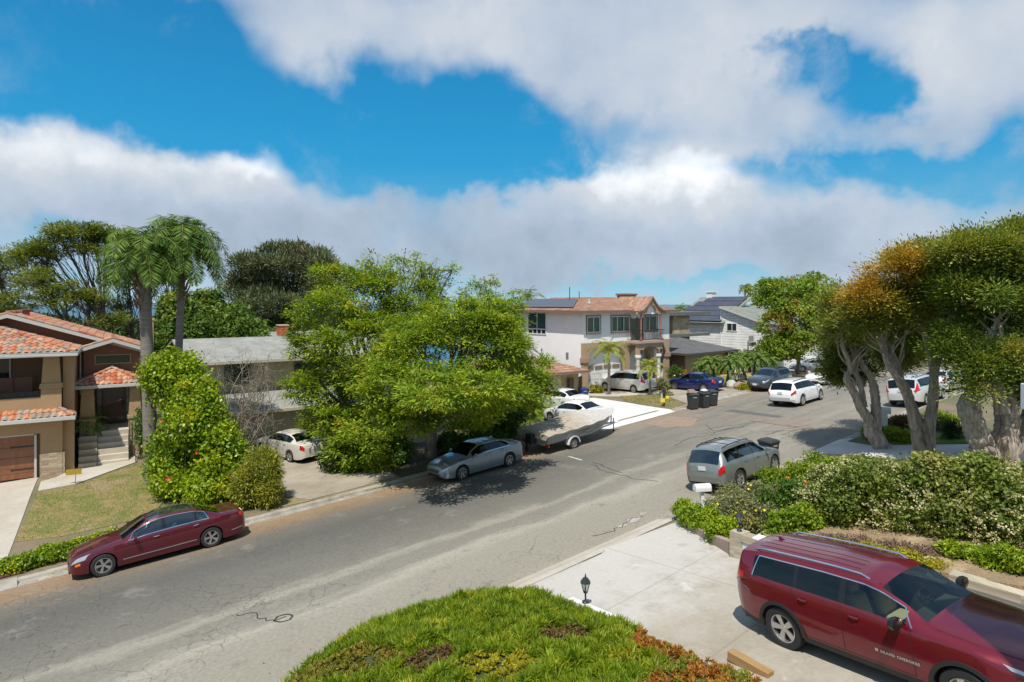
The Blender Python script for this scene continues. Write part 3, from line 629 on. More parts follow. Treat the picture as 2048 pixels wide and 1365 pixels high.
# ---------------------------------------------------------------- white two-storey house
def white_house():
    O = hit(1167, 789); O.z -= .0; T = Fr(O, 37); h = empty('two_storey_house', O, T.ang, label='white two storey stucco house with brown tile roof, arches and iron balcony', cat='house')
    w = MB()
    # body: side and upper walls
    w.box(-.0, .30, .30, 11.0, -1, 6.7); w.box(10.6, 10.9, .30, 11, -1, 6.7); w.box(.30, 10.6, 10.7, 11, -1, 6.7); w.box(0, 10.9, 0, .30, 4.16, 6.7); w.box(.3, 10.6, .95, 1.1, -1, 4.16); w.box(.3, 10.6, .3, 10.7, 6.0, 6.1)
    w.build('wall', M_wstucco, h)
    lo = MB(); out = [(0, -1)]
    def door(a0, a1, sp, tp): return [(a0, -1), (a0, sp)] + arch_pts(a0, a1, sp, tp)[1:-1] + [(a1, sp), (a1, -1)]
    for a in ((.55, 4.95, 3.0, 3.95), (5.55, 8.25, 2.6, 3.6), (8.75, 10.35, 2.9, 3.75)): out += door(*a)
    out += [(10.9, -1), (10.9, 4.155), (0, 4.155)]
    lo.wall([(x, 0, z) for x, z in out], .30, (0, 1, 0)); lo.build('arcade_wall', M_tanband, h)
    for x in (.0, 10.36): g = MB(); g.box(x - .08, x + .62, -.10, .34, 2.55, 2.95); g.build('capital', mat('pinkish_stone', (.36, .24, .19), .8), h)
    ins = MB(); ins.box(.56, 4.94, .55, .6, 2.3, 4.1); ins.build('inner_wall', M_wstucco, h); ins = MB(); ins.box(8.76, 10.34, .55, .6, -1, 4.1); ins.build('inner_wall', M_wstucco, h)
    g = MB(); g.box(.6, 4.9, .50, .56, -.3, 2.28); gd = g.build('garage_door', M_gdoor, h)
    g = MB()
    for k in range(4): g.box(.72 + k * 1.05, 1.62 + k * 1.05, .46, .495, 1.88, 2.18)
    g.build('pane', mat('door_pane', (.22, .18, .14), .3), gd)
    window(h, 9.05, 10.05, .75, 2.3, .55, mull=(9.55,), rail=(1.6,), pane=M_win)
    # windows upstairs
    for a, b, c, d, ml in ((.42, 1.80, 5.08, 6.28, (1.11,)), (3.3, 5.4, 5.08, 6.28, (3.95, 4.75)), (7.6, 9.05, 5.08, 6.28, (8.1,))):
        ww = window(h, a, b, c, d, 0, mull=ml, pane=M_wing, sill=M_brtrim)
        s = MB(); s.box(a - .15, a - .072, -.08, -.006, c, d + .15); s.box(b + .072, b + .15, -.08, -.006, c, d + .15); s.box(a - .072, b + .072, -.08, -.006, d + .072, d + .15); s.build('surround', M_brtrim, ww)
    window(h, 4.75, 7.2, 5.2, 6.55, 0, mull=(5.95,), pane=M_wing, side=True); window(h, 4.75, 7.2, 4.75, 5.1, 0, mull=(5.35, 5.95, 6.55), pane=M_win, side=True)
    g = MB(); g.box(-.05, -.003, 1.8, 2.1, 2.8, 3.3); g.build('wall_vent', mat('vent_grey', (.2, .2, .22), .6), h)
    for a, b in ((5.72, 6.35), (6.6, 7.2)): g = MB(); g.box(a, b, -.04, -.004, 4.2, 6.1); g.build('balcony_door', M_wing, h); g = MB(); g.box(a - .08, a, -.07, -.006, 4.2, 6.18); g.box(b, b + .08, -.07, -.006, 4.2, 6.18); g.build('door_frame', M_brtrim, h)
    # porch and balcony
    g = MB(); g.box(5.1, 8.6, -1.35, -.003, 4.0, 4.20); g.box(5.2, 8.5, -1.25, -.003, 3.85, 4.0); g.build('balcony_floor', mat('pink_stone_floor', (.42, .31, .25), .8), h)
    fr_ = MB(); out = [(5.25, 3.0), (5.25, 3.85), (8.45, 3.85), (8.45, 3.0), (8.15, 3.0)] + arch_pts(5.6, 8.15, 2.95, 3.7)[::-1][1:-1] + [(5.6, 3.0)]
    fr_.wall([(x, -1.2, z) for x, z in out], .30, (0, 1, 0)); fr_.build('porch_arch', M_tanband, h)
    for x in (5.42, 8.1):
        g = MB(); g.lathe([(.24, -.6), (.24, .5), (.18, .55), (.17, 2.6), (.21, 2.72), (.28, 2.8), (.28, 3.0)], 14, (x, -1.05, 0)); g.build('column', M_whitep, h, smooth=True)
    r = MB(); zb, zt_ = 4.22, 5.12
    rail = [(5.15, -.05), (5.15, -1.28), (8.55, -1.28), (8.55, -.05)]
    for z in (zb + .08, zt_): r.tube([(x, y, z) for x, y in rail], .025, 6)
    for (a, b) in zip(rail[:-1], rail[1:]):
        n = max(2, int(math.dist(a, b) / .16))
        for k in range(n + 1): x, y = a[0] + (b[0] - a[0]) * k / n, a[1] + (b[1] - a[1]) * k / n; r.tube([(x, y, zb), (x, y, zt_)], .011, 4)
    for k in range(6): x = 5.45 + k * .56; r.tube([(x + .09 * math.cos(q * .7), -1.28, 4.66 + .16 * math.sin(q * .7)) for q in range(10)], .012, 4)
    r.build('balcony_rail', M_iron, h)
    for x in (5.75, 8.3): g = MB(); g.lathe([(.13, 4.2), (.13, 4.35), (.085, 4.4), (.07, 5.3), (.085, 6.5), (.14, 6.62), (.14, 6.72)], 12, (x, -1.1, 0)); g.build('balcony_column', mat('pink_column', (.33, .15, .12), .7), h, smooth=True)
    # flared gable over the balcony
    pts = [(5.2, 6.68), (5.7, 6.80), (6.3, 7.15), (7.05, 7.95), (7.8, 7.15), (8.4, 6.80), (8.9, 6.68)]
    front = pts + [(8.9, 6.5), (8.1, 6.5)] + arch_pts(6.45, 7.65, 6.62, 7.3)[::-1] + [(5.2, 6.5)]
    g = MB(); g.wall([(x, -1.2, z) for x, z in front], .2, (0, 1, 0)); g.build('gable', M_tanband, h)
    g = MB(); g.wall([(x, -.98, z) for x, z in [(6.3, 6.5), (7.8, 6.5), (7.8, 7.1), (7.05, 7.6), (6.3, 7.1)]], .05, (0, 1, 0)); g.build('gable', M_wstucco, h)
    for (a, b) in zip(pts[:-1], pts[1:]):
        g = MB(); g.slab([(a[0], -1.35, a[1] + .1), (b[0], -1.35, b[1] + .1), (b[0], 2.6, b[1] + .1), (a[0], 2.6, a[1] + .1)], .1); g.uv = [(v[1] / .3, v[0] / .4) for v in g.v]; g.build('roof', M_brtile, h, smooth='keep')
    # hipped main roof
    E0, RZ = 6.82, 8.02; k = 4.2
    x0, x1, y0, y1 = -.65, 11.5, -.65, 11.6; rl = [(x0 + k, y0 + k, RZ), (x1 - k, y0 + k, RZ), (x1 - k, y1 - k, RZ), (x0 + k, y1 - k, RZ)]
    roofplane(h, 'roof', [(x0, y0, E0), (x1, y0, E0), rl[1], rl[0]], M_brtile, 'step', pitch=.3, course=.36)
    roofplane(h, 'roof', [(x0, y1, E0), (x0, y0, E0), rl[0], rl[3]], M_brtile, 'step', pitch=.3, course=.36)
    roofplane(h, 'roof', [(x1, y0, E0), (x1, y1, E0), rl[2], rl[1]], M_brtile, 'step', pitch=.3, course=.36)
    roofplane(h, 'roof', [(x1, y1, E0), (x0, y1, E0), rl[3], rl[2]], M_brtile, 'step', pitch=.3, course=.36)
    g = MB(); g.slab(rl, .05); g.build('roof', M_brtile, h)
    f = MB(); f.box(x0, x1, y0 - .07, y0, 6.66, 6.84); f.box(x0 - .07, x0, y0 - .07, y1, 6.66, 6.84); f.box(x1, x1 + .07, y0, y1, 6.66, 6.84); f.box(x0, x1, y0, y1, 6.70, 6.73); f.build('fascia', M_brtrim, h)
    g = MB(); g.box(10.3, 12.0, 5, 6, 7.0, 8.25); g.box(10.2, 12.1, 4.9, 6.1, 8.25, 8.42); g.build('chimney', M_brtrim, h)
    sp = MB(); nrm = Vector((-(RZ - E0), 0, k)).normalized()
    def onr(x, y): return Vector((x, y, E0 + (x - x0) / k * (RZ - E0))) + nrm * .13
    pn = MB(); pn.slab([onr(.0, 1.2), onr(2.6, 3.4), onr(2.6, 9.5), onr(.0, 9.5)], .04)
    tag_solar = pn.build('solar_panel', solar_mat, h)
    for x, y, hh in ((2.3, 4.2, 1.3), (2.9, 3.6, .9)): g = MB(); g.tube([(x, y, 7.2), (x, y, 7.6 + hh)], .035, 6); g.build('vent_pipe', M_dk, h)
    g = MB(); g.lathe([(.2, 0), (.2, .06), (.08, .08), (.08, .45), (.12, .5)], 10, (2.2, 1.6, 7.45)); g.build('vent_pipe', M_fascia, h)
    g = MB()
    for k_ in range(2): g.box(5.5 + k_ * 2.6, 5.62 + k_ * 2.6, -1.36, -1.24, 3.15, 3.45)
    g.build('wall_lamp', M_iron, h)
    return h
solar_mat = shingle_mat('solar_cells', (.055, .065, .095), (.065, .075, .105)); M_dk = mat('dark_pipe', (.03, .03, .035), .6)
for nd in solar_mat.node_tree.nodes:
    if nd.type == 'TEX_BRICK': nd.inputs['Brick Width'].default_value = 1.0; nd.inputs['Row Height'].default_value = 1.65; nd.inputs['Mortar'].default_value = (.09, .10, .13, 1); nd.inputs['Mortar Size'].default_value = .015; nd.offset = 0
    if nd.type == 'BSDF_PRINCIPLED': nd.inputs['Roughness'].default_value = .55; nd.inputs['Specular IOR Level'].default_value = .3
white_house()

# ---------------------------------------------------------------- modern house with dark hipped garage
def modern_house():
    O = at(1372, 700, 57.); O.z = ter(O.x, O.y); T = Fr(O, 40); h = empty('modern_house', O, T.ang, label='modern flat roofed house with a stone wall and dark hipped garage roof', cat='house')
    e = EYE - 99 / F * 57 - O.z
    w = MB(); w.box(.2, 7.6, .2, 8, -1, e + .02); w.build('wall', mat('pale_tan_stucco', (.47, .375, .235), .9, (.43, .34, .215), 1.), h)
    w = MB(); w.box(.1, .196, .25, 8, -1, e + .01); w.build('wall', M_brown, h)  # brown skin puts the shade of the garage's left side into the colour
    Q = [(-.6, -.6, e), (8.3, -.6, e), (8.3, 8.6, e), (-.6, 8.6, e)]; p0, p1 = (3.85, 3.7, e + 1.25), (3.85, 4.3, e + 1.25)
    shingle_plane(h, 'roof', [Q[0], Q[1], p0], M_shingd); shingle_plane(h, 'roof', [Q[1], Q[2], p1, p0], M_shingd); shingle_plane(h, 'roof', [Q[2], Q[3], p1], M_shingd); shingle_plane(h, 'roof', [Q[3], Q[0], p0, p1], M_shingd)
    f = MB(); f.box(-.62, 8.32, -.70, -.6, e - .17, e + .02); f.box(-.70, -.62, -.70, 8.6, e - .17, e + .02); f.build('fascia', mat('dark_fascia', (.07, .07, .075), .6), h)
    # upper block
    y = 5.; zz = lambda v, Y: EYE + (V0 - v) / F * Y - O.z
    w = MB(); w.box(1, 7.2, y, y + 6, -1, zz(632, 62)); w.build('wall', mat('grey_green_stucco', (.34, .33, .26), .9), h)
    w = MB(); w.box(4.3, 7.3, y - .5, y - .003, 2.0, zz(632, 62)); w.uv = [((v[0] + v[1]) / .5, v[2] / .25) for v in w.v]; w.build('stone_wall', M_stonev, h, smooth='keep')
    w = MB(); w.box(-1, 10.6, y - 1., y + 5.5, zz(632, 62) + .002, zz(625, 62)); w.build('flat_roof', MATS['dark_fascia'] if 0 else mat('olive_grey_fascia', (.15, .155, .14), .7), h)
    w = MB(); w.box(3.6, 9.6, y - 1.5, y - .51, zz(675, 62), zz(669, 62)); w.build('canopy', MATS['olive_grey_fascia'], h)
    w = MB(); w.box(-1.9, -.1, -.2, -.14, -.5, .95); tag(w.build('wood_gate', mat('orange_wood', (.42, .15, .05), .6, (.34, .12, .04), 5., 1.), None, loc=tuple(h.location), rz=T.ang), 'orange stained wooden gate between the white house and tan garage wall', 'gate')
modern_house()

# ---------------------------------------------------------------- white clapboard house with solar roof
def clap_house():
    B = Vector((27.8, 66., 0)); B.z = ter(B.x, B.y); T = Fr(B, math.degrees(ANG_D)); h = empty('clapboard_house', B, T.ang, label='pale grey clapboard house with solar panels and sloping green grey roof', cat='house')
    z = lambda v, Y: EYE + (V0 - v) / F * Y - B.z
    zb, za = z(648, 66), z(613, 70.5)
    w = MB(); w.wall([(0, 0, -1.5), (0, 5.9, -1.5), (0, 5.9, za - .15), (0, 0, zb - .15)], 11., (1, 0, 0)); w.build('wall', M_clap, h)
    w = MB(); w.box(.02, 9, 5.9, 15, -1.5, zb - .1); w.build('wall', M_clap, h)
    w = MB(); w.box(-.06, .0, 5.82, 5.95, -1.5, za - .1); w.box(-.05, -.003, -.06, .06, -1.5, zb); w.build('corner_board', M_whitep, h)
    shingle_plane(h, 'roof', [(-.35, -.5, zb - .15), (11.4, -.5, zb - .15), (11.4, 5.9, za + .02), (-.35, 5.9, za + .02)], M_shingg)
    f = MB(); f.wall([(-.42, -.5, zb - .40), (-.42, 5.9, za - .20), (-.42, 5.9, za + .0), (-.42, -.5, zb - .17)], .06, (1, 0, 0)); f.build('fascia', M_fascia, h)
    sp = [(-.5, 12.5, zb - .05), (-.5, 5.4, zb - .05), (6., 5.4, zb + 3.), (6., 12.5, zb + 3.)]
    shingle_plane(h, 'roof', sp, M_shingg)
    p = [Vector(q) + Vector((-.04, 0, .18)) for q in sp]; l = lambda a, b: (p[0] * (1 - a) + p[1] * a) * (1 - b) + (p[3] * (1 - a) + p[2] * a) * b
    for r_ in range(5):
        g = MB(); a0 = (.02, .02, .04, .10, .2)[r_]; q = [l(a0, .02 + r_ * .19), l(.95, .02 + r_ * .19), l(.95, .195 + r_ * .19), l(a0, .195 + r_ * .19)]; g.slab(q, .05)
        g.uv = [((Vector(v) - q[0]).dot((q[1] - q[0]).normalized()) , (Vector(v) - q[0]).dot((q[3] - q[0]).normalized())) for v in g.v]; g.build('solar_panel', solar_mat, h, smooth='keep')
    window(h, 2.0, 3.2, z(690, 68) + 0.0 if 0 else zb - 1.2, zb - .0 if 0 else zb - .35, 0, mull=(2.6,), side=True) if 0 else None
    zz0, zz1 = z(662, 69.3), z(648, 69.3); window(h, 3.95, 5.1, zz0, zz1, 0, mull=(4.5,), side=True, pane=M_win)
    # basketball backboard seen against the wall
    c = MB(); c.box(5.4, 6.4, 10.5, 11.3, zb + 2.7, zb + 3.6); c.box(5.3, 6.5, 10.4, 11.4, zb + 3.6, zb + 3.75); c.build('chimney', M_whitep, h)
    # garage front to the street
    w = MB(); w.wall([(.5, -.0, -1.5), (0, 0, -1.5)], .1, (0, 1, 0)) if 0 else None
    zg = z(692, 66)
    for k, x in enumerate((.8, 4.2)): g = MB(); g.box(x, x + 2.9, -.06, -.004, 0, 2.3); gd = g.build('garage_door', M_whitep, h); g = MB(); [g.box(x + .25 + q * .62, x + .7 + q * .62, -.075, -.062, 1.75, 2.05) for q in range(4)]; g.build('pane', M_win, gd)
    return h
clap_house()
def backboard():
    g = at(1502, 676, 63.); b = empty('basketball_hoop', (g.x, g.y, ter(g.x, g.y)), ANG_D + .2, label='basketball backboard on a pole in front of the clapboard wall', cat='basketball hoop')
    z0 = b.location.z; zz = lambda v: EYE + (V0 - v) / F * 63 - z0
    w = MB(); w.box(-.75, .75, -.02, .02, zz(684), zz(672)); w.build('backboard', mat('clear_board', (.45, .47, .48), .3), b)
    w = MB(); w.box(-.7, .7, -.3, -.03, zz(692), zz(685)); w.build('net', mat('dark_net', (.08, .08, .08), .8), b); w = MB(); w.tube([(0, .3, 0), (0, .3, zz(684)), (0, .02, zz(678))], .06, 6); w.build('pole', M_iron, b)
backboard()
# far houses half seen behind the trees
def far_house(name, u, v, Y, w_, d_, ht, label, wallm, roofm, ang=39):
    p = at(u, v, Y); h = empty(name, (p.x, p.y, ter(p.x, p.y)), R(ang), label=label, cat='house')
    g = MB(); g.box(-w_ / 2, w_ / 2, 0, d_, -2, ht); g.build('wall', wallm, h)
    shingle_plane(h, 'roof', [(-w_ / 2 - .5, -.5, ht), (w_ / 2 + .5, -.5, ht), (w_ / 2 + .5, d_ / 2, ht + 1.6), (-w_ / 2 - .5, d_ / 2, ht + 1.6)], roofm)
    shingle_plane(h, 'roof', [(w_ / 2 + .5, d_ + .5, ht), (-w_ / 2 - .5, d_ + .5, ht), (-w_ / 2 - .5, d_ / 2, ht + 1.6), (w_ / 2 + .5, d_ / 2, ht + 1.6)], roofm)
    for k in range(3):
        x = -w_ / 2 + w_ * (k + .3) / 3; window(h, x, x + 1.4, .9, 2.2, 0, mull=(x + .7,))
    return h
def own_house():
    h = empty('stucco_house', (6.7, -6, ter(9, 3)), 0, label='house beside the driveway whose roof shades the red SUV hood, right of the picture', cat='house'); z = h.location.z
    w = MB(); w.box(0, 8, 0, 12.8, -1, 8.5 - z); w.build('wall', mat('own_stucco', (.50, .45, .37), .9, (.46, .41, .34), 1.), h)
    w = MB(); w.box(-.4, 8.4, -.4, 13.2, 8.5 - z, 8.75 - z); w.build('fascia', M_fascia, h)
    e = 8.752 - z; p = (4, 4.5, e + 1.3), (4, 8.5, e + 1.3); q = [(-.4, -.4, e), (8.4, -.4, e), (8.4, 13.2, e), (-.4, 13.2, e)]
    for f in ([q[0], q[1], p[0]], [q[1], q[2], p[1], p[0]], [q[2], q[3], p[1]], [q[3], q[0], p[0], p[1]]): shingle_plane(h, 'roof', f, M_shing)
    for a, b in ((2, 4), (7, 9)): window(h, a, b, 1., 2.3, 0, mull=((a + b) / 2,), side=True)
own_house()
far_house('low_house', 1660, 735, 82., 14, 8, 2.7, 'far white house behind the liquidambar tree at the street bend', M_whitep, M_shing, 15)
# ================================================================ vehicles
def paint(name, col, metal=.35, rough=.32, coat=1.): return mat('paint_' + name, col, rough, metal=metal, coat=coat)
M_glass = glass_mat('car_glass', (.52, .60, .57)); M_glassd = glass_mat('privacy_glass', (.07, .08, .08), .75, .03); M_glassb = glass_mat('blue_glass', (.20, .46, .52))
M_rub = mat('tyre_rubber', (.022, .022, .023), .8, fine=.2); M_trim = mat('black_trim', (.02, .02, .021), .55); M_blk = mat('gloss_black', (.012, .012, .013), .15)
M_chr = mat('chrome', (.80, .80, .80), .12, metal=1.); M_alloy = mat('alloy', (.62, .62, .63), .28, metal=.9); M_dkmet = mat('brake_metal', (.06, .06, .065), .5, metal=.6)
M_red = mat('lamp_red', (.45, .012, .012), .12, coat=1.); M_lens = mat('lamp_clear', (.55, .58, .60), .10, metal=.55, coat=1.); M_amb = mat('lamp_amber', (.75, .20, .02), .15, coat=1.)
M_plate = mat('licence_plate', (.62, .64, .66), .5); M_intd = mat('cabin_dark', (.035, .034, .035), .8); M_intt = mat('cabin_tan', (.42, .34, .24), .7); M_seat = mat('seat_grey', (.16, .15, .14), .8)
M_under = mat('underbody', (.015, .015, .015), .9); M_panor = mat('glass_roof', (.03, .034, .036), .06, coat=1.)

def curve(pts, L, blur=.05):
    xs = np.linspace(0, 1, 1601); ys = np.interp(xs, [p[0] for p in pts], [p[1] for p in pts])
    k = max(1, int(blur / L * 1600)); ker = np.hanning(2 * k + 3); ker /= ker.sum()
    yp = np.concatenate([np.full(k + 1, ys[0]) + (ys[0] - ys[k + 1:0:-1]) * 1., ys, np.full(k + 1, ys[-1]) + (ys[-1] - ys[-2:-k - 3:-1])])
    return xs, np.convolve(yp, ker, 'valid')

class CarShape:
    def __init__(s, sp):
        s.sp = sp; L = sp['L']; s.L = L; s.W = sp['W'] / 2
        s.top = curve(sp['top'], L, .05); s.sho = curve(sp['sho'], L, .10); s.bot = curve(sp['bot'], L, .06); s.hw = curve(sp['hw'], L, .10)
        s.R = sp.get('R', .34); s.arch = s.R + sp.get('gap', .05); s.axf = sp['axf'] / L; s.axr = (sp['axf'] + sp['wb']) / L
        s.wt = sp.get('wt', .60) ; s.rise = sp.get('edge', .90)
    def ev(s, c, u): return float(np.interp(u, c[0], c[1]))
    def ring(s, u):
        """half section: 25 points (y, z)"""
        zt = s.ev(s.top, u); zs = min(s.ev(s.sho, u), zt - .012); zb = s.ev(s.bot, u); w = s.W * s.ev(s.hw, u)
        za = zb
        for a in (s.axf, s.axr):
            dx = (u - a) * s.L
            if abs(dx) < s.arch: za = max(za, s.R * .98 + math.sqrt(s.arch ** 2 - dx * dx))
        za = min(za, zs - .06)
        P = [(0, zb), (w - .30, zb), (w - .30, za), (w * .955, za)]
        H = zs - zb
        for k in range(1, 9):
            z = za + (zs - za) * k / 8; h = (z - zb) / H
            y = w * (.955 + .045 * math.sin(math.pi * min(1., max(0., .05 + h * .95)))) if h < .55 else w * (1.0 - .035 * ((h - .55) / .45) ** 2.2)
            P.append((y, z))
        g = zt - zs; b = sm(g / .34); ws = P[-1][0]
        we = (ws - .13) * (1 - b) + min(ws - .05, s.W * s.wt / .9) * b if b > 0 else ws - .13
        we = max(we, .2); ze = zs + g * (.62 * (1 - b) + s.rise * b)
        for k in range(1, 8):
            f = k / 7; P.append((ws + (we - ws) * f + .028 * b * math.sin(math.pi * f) + .02 * (1 - b) * math.sin(math.pi * f), zs + (ze - zs) * f))
        for k in range(1, 7):
            q = 1 - k / 6; P.append((we * q, ze + (zt - ze) * (1 - q * q)))
        return P
    def surf(s, u, j, off=0., side=1):
        """continuous surface point: u along the length (0 front), j row"""
        def p(u_, j_):
            r = s.ring(min(1, max(0, u_))); i = min(23, int(j_)); f = j_ - i
            return Vector((s.X(u_), r[i][0] * (1 - f) + r[i + 1][0] * f, r[i][1] * (1 - f) + r[i + 1][1] * f))
        a = p(u, j)
        if off:
            e = .012; du = p(min(1, u + e), j) - p(max(0, u - e), j); jj = min(23.9, max(0, j)); dj = p(u, min(24, jj + .3)) - p(u, max(0, jj - .3))
            n = du.cross(dj); n = n.normalized() if n.length > 1e-9 else Vector((0, 1, 0))
            if n.y * 1. + n.z * .6 < 0 and abs(n.x) < .9: n = -n
            a = a + n * off
        return Vector((a.x, a.y * side, a.z))
    def X(s, u): return s.L * (.5 - u)

def wheel_parts(root, x, y, R_, w, spokes, style, side, rimcol, rr=.68):
    hub = MB(); hub.lathe([(.03, -.02), (R_ * .50, -.02), (R_ * .50, .01), (.03, .012)], 24, (0, 0, 0), 'Y')
    o = hub.build('wheel', M_dkmet, root, smooth=True); o.location = (x, y, R_)
    if side < 0: o.rotation_euler = (0, 0, math.pi)
    ty = MB(); a = R_ * rr; h = w / 2
    ty.lathe([(a, -h * .85), (a + .02, -h), (R_ * .93, -h), (R_ * .985, -h * .85), (R_, -h * .5), (R_, h * .5), (R_ * .985, h * .85), (R_ * .93, h), (a + .02, h), (a, h * .85), (a, -h * .85)], 32, (0, 0, 0), 'Y')
    ty.build('tyre', M_rub, o, smooth=True)
    rm = MB(); a -= .002; rm.lathe([(a, -h * .8), (a, h * .88), (a - .018, h * .90), (a - .03, h * .55), (a - .032, -h * .75)], 32, (0, 0, 0), 'Y')
    rm.lathe([(.0, h * .72), (.055, h * .70), (.06, h * .55), (.06, .0), (.0, .0)], 14, (0, 0, 0), 'Y')
    for k in range(spokes):
        for dd in ((-1, 1) if style == 'double' else (0,)):
            an = 2 * math.pi * k / spokes + dd * .12; w0, w1 = (.020, .020) if style == 'double' else ((.036, .058) if style == 'star' else (.022, .026))
            c, s_ = math.cos(an), math.sin(an); cx, sx = math.cos(an - dd * .04), math.sin(an - dd * .04)
            q = []
            for rad, hw, y0, y1 in ((.04, w0, h * .35, h * .66), (a - .012, w1, h * .45, h * .82)):
                cc, ss = (c, s_) if rad > .1 else (cx, sx)
                for (sd_, yy) in ((-1, y0), (1, y0), (1, y1), (-1, y1)): q.append((rad * cc - sd_ * hw * ss, yy, rad * ss + sd_ * hw * cc))
            rm.add(q, [(0, 1, 2, 3), (4, 7, 6, 5), (0, 4, 5, 1), (1, 5, 6, 2), (2, 6, 7, 3), (3, 7, 4, 0)])
    rm.build('rim', rimcol, o, smooth=True)
    return o

def make_car(name, sp, P, glass=None, rear_glass=None, cabin=None):
    S = CarShape(sp); L = S.L; glass = glass or M_glass; rear_glass = rear_glass or glass; cabin = cabin or M_intd
    root = empty(name, (0, 0, 0))
    us = set(np.round(np.linspace(0, 1, int(L / .07) + 1), 4)) | {.002, .006, .012, .02, .03, .04, .98, .97, .988, .994, .998, .96, .95, .94}
    for a in (S.axf, S.axr):
        for k in range(0, 25): us.add(round(a + math.cos(math.pi * k / 24) * S.arch / L * (1 if 0 < k < 24 else 1.001), 4))
    wins = sp['wins']; doors = sp['doors']; ws = sp['ws']; rg = sp['rg']; pano = sp.get('pano')
    cuts = [c for a in wins for c in a[:2]] + [c for a in doors for c in a] + list(ws) + list(rg) + list(pano or ())
    for c in cuts:
        c = round(c, 4); us = {q for q in us if abs(q - c) > .003}; us.add(c)
    us = sorted(q for q in us if 0 <= q <= 1); rings = [S.ring(u) for u in us]
    full = []
    for u, r in zip(us, rings):
        full.append([(S.X(u), y, z) for y, z in r] + [(S.X(u), -y, z) for y, z in r[-2:0:-1]])
    nj = len(full[0])
    def inr(u, a): return a[0] - 1e-6 <= u <= a[1] + 1e-6
    groups = {}
    def put(key, quad): groups.setdefault(key, MB()).add(quad, [(0, 1, 2, 3)])
    clad = sp.get('clad', 0)
    for i in range(len(us) - 1):
        um = (us[i] + us[i + 1]) / 2
        for j in range(nj):
            j2 = (j + 1) % nj; q = [full[i][j], full[i + 1][j], full[i + 1][j2], full[i][j2]]
            r = j if j < 24 else nj - 1 - j                    # row counted from below, mirrored
            side = 'R' if j < 24 else 'L'
            key = 'body'
            if r < 3: key = 'under'
            elif r < 3 + clad: key = 'cladding'
            elif 3 <= r <= 11:
                for di, dr in enumerate(doors):
                    if inr(um, dr): key = ('door', di, side)
            if 12 <= r <= 16:
                for wi, wv in enumerate(wins):
                    if inr(um, wv): key = ('win', wi, side)
                if key == "body" and wins[0][0] < um < wins[-1][1] and sp.get('pillar', True): key = ('pillar', sum(um > wv[1] for wv in wins), side)
            if r >= 18:
                if inr(um, ws): key = 'windshield'
                elif inr(um, rg): key = 'rear_window'
                elif pano and inr(um, pano): key = 'glass_roof'
            put(key, q)
    for i, keyx in ((0, 'n'), (-1, 't')):
        r = rings[i]; zc = (r[0][1] + r[24][1]) / 2; x = full[i][0][0] + (.012 if i == 0 else -.012)
        g = groups['body']; pts = full[i]; c = (x, 0, zc)
        for j in range(nj): g.add([pts[j], pts[(j + 1) % nj], c], [(0, 1, 2)])
    pm = P
    body = groups.pop('body').build('body', pm, root, smooth=True)
    if 'under' in groups: groups.pop('under').build('underbody', M_under, root)
    dobj = {}
    for key in sorted((k for k in groups if k[0] == 'door'), key=str):
        d = groups[key].build('door', pm, root, smooth=True); dobj[key[1:]] = d
        sgn = 1 if key[2] == 'R' else -1; a, b = doors[key[1]]
        uh = b - .035 * 5 / L; hb = MB()
        p0 = S.surf(uh, 10.3, .03, sgn); q0 = S.surf(uh - .16 / L, 10.3, .03, sgn); m0 = (p0 + q0) / 2 + Vector((0, sgn * .012, 0))
        hb.tube([S.surf(uh, 10.3, .0, sgn), p0, m0, q0, S.surf(uh - .16 / L, 10.3, .0, sgn)], [.012, .014, .016, .014, .012], 6)
        hb.build('handle', M_chr if sp.get('chromeh') else pm, d, smooth=True)
    for key in sorted((k for k in groups if k[0] == 'win'), key=str):
        par = dobj.get((min(key[1], len(doors) - 1), key[2]), root); bw = groups[key].build('window', rear_glass if key[1] > 0 else glass, par, smooth=True)
    if 'windshield' in groups: groups['windshield'].build('windshield', glass, root, smooth=True)
    if 'rear_window' in groups: groups['rear_window'].build('rear_window', rear_glass, root, smooth=True)
    for key in sorted((k for k in groups if k[0] == 'pillar'), key=str): groups[key].build('pillar', M_blk, root, smooth=True)
    if 'glass_roof' in groups: groups['glass_roof'].build('glass_roof', M_panor, root, smooth=True)
    if 'cladding' in groups: groups['cladding'].build('cladding', M_trim, root, smooth=True)
    def strip(mb, pts, w, off=.004, side=1):
        """thin ribbon along a path of (u, j); width across"""
        for (a, b) in zip(pts[:-1], pts[1:]):
            n = max(2, int(abs(a[0] - b[0]) * L / .08) + int(abs(a[1] - b[1])) + 1)
            for k in range(n):
                f0, f1 = k / n, (k + 1) / n
                q0 = (a[0] + (b[0] - a[0]) * f0, a[1] + (b[1] - a[1]) * f0); q1 = (a[0] + (b[0] - a[0]) * f1, a[1] + (b[1] - a[1]) * f1)
                p0, p1 = S.surf(*q0, off, side), S.surf(*q1, off, side); d_ = (p1 - p0)
                if d_.length < 1e-6: continue
                nn = S.surf(*q0, off + .05, side) - p0; t_ = d_.cross(nn).normalized() * w / 2
                mb.quad(p0 - t_, p1 - t_, p1 + t_, p0 + t_)
    def patch(u0, u1, j0, j1, off=.006, side=1, du0=0., du1=0., nu=6, nj_=5, mb=None):
        """surface panel with slanted ends, closed down to the body"""
        mb = mb or MB(); g = []
        for b in range(nj_ + 1):
            f = b / nj_; ua, ub = u0 + du0 * f, u1 + du1 * f
            g.append([S.surf(ua + (ub - ua) * k / nu, j0 + (j1 - j0) * f, off, side) for k in range(nu + 1)])
        vs = [p for row in g for p in row]; n = nu + 1
        mb.add(vs, [(b * n + k, b * n + k + 1, (b + 1) * n + k + 1, (b + 1) * n + k) for b in range(nj_) for k in range(nu)])
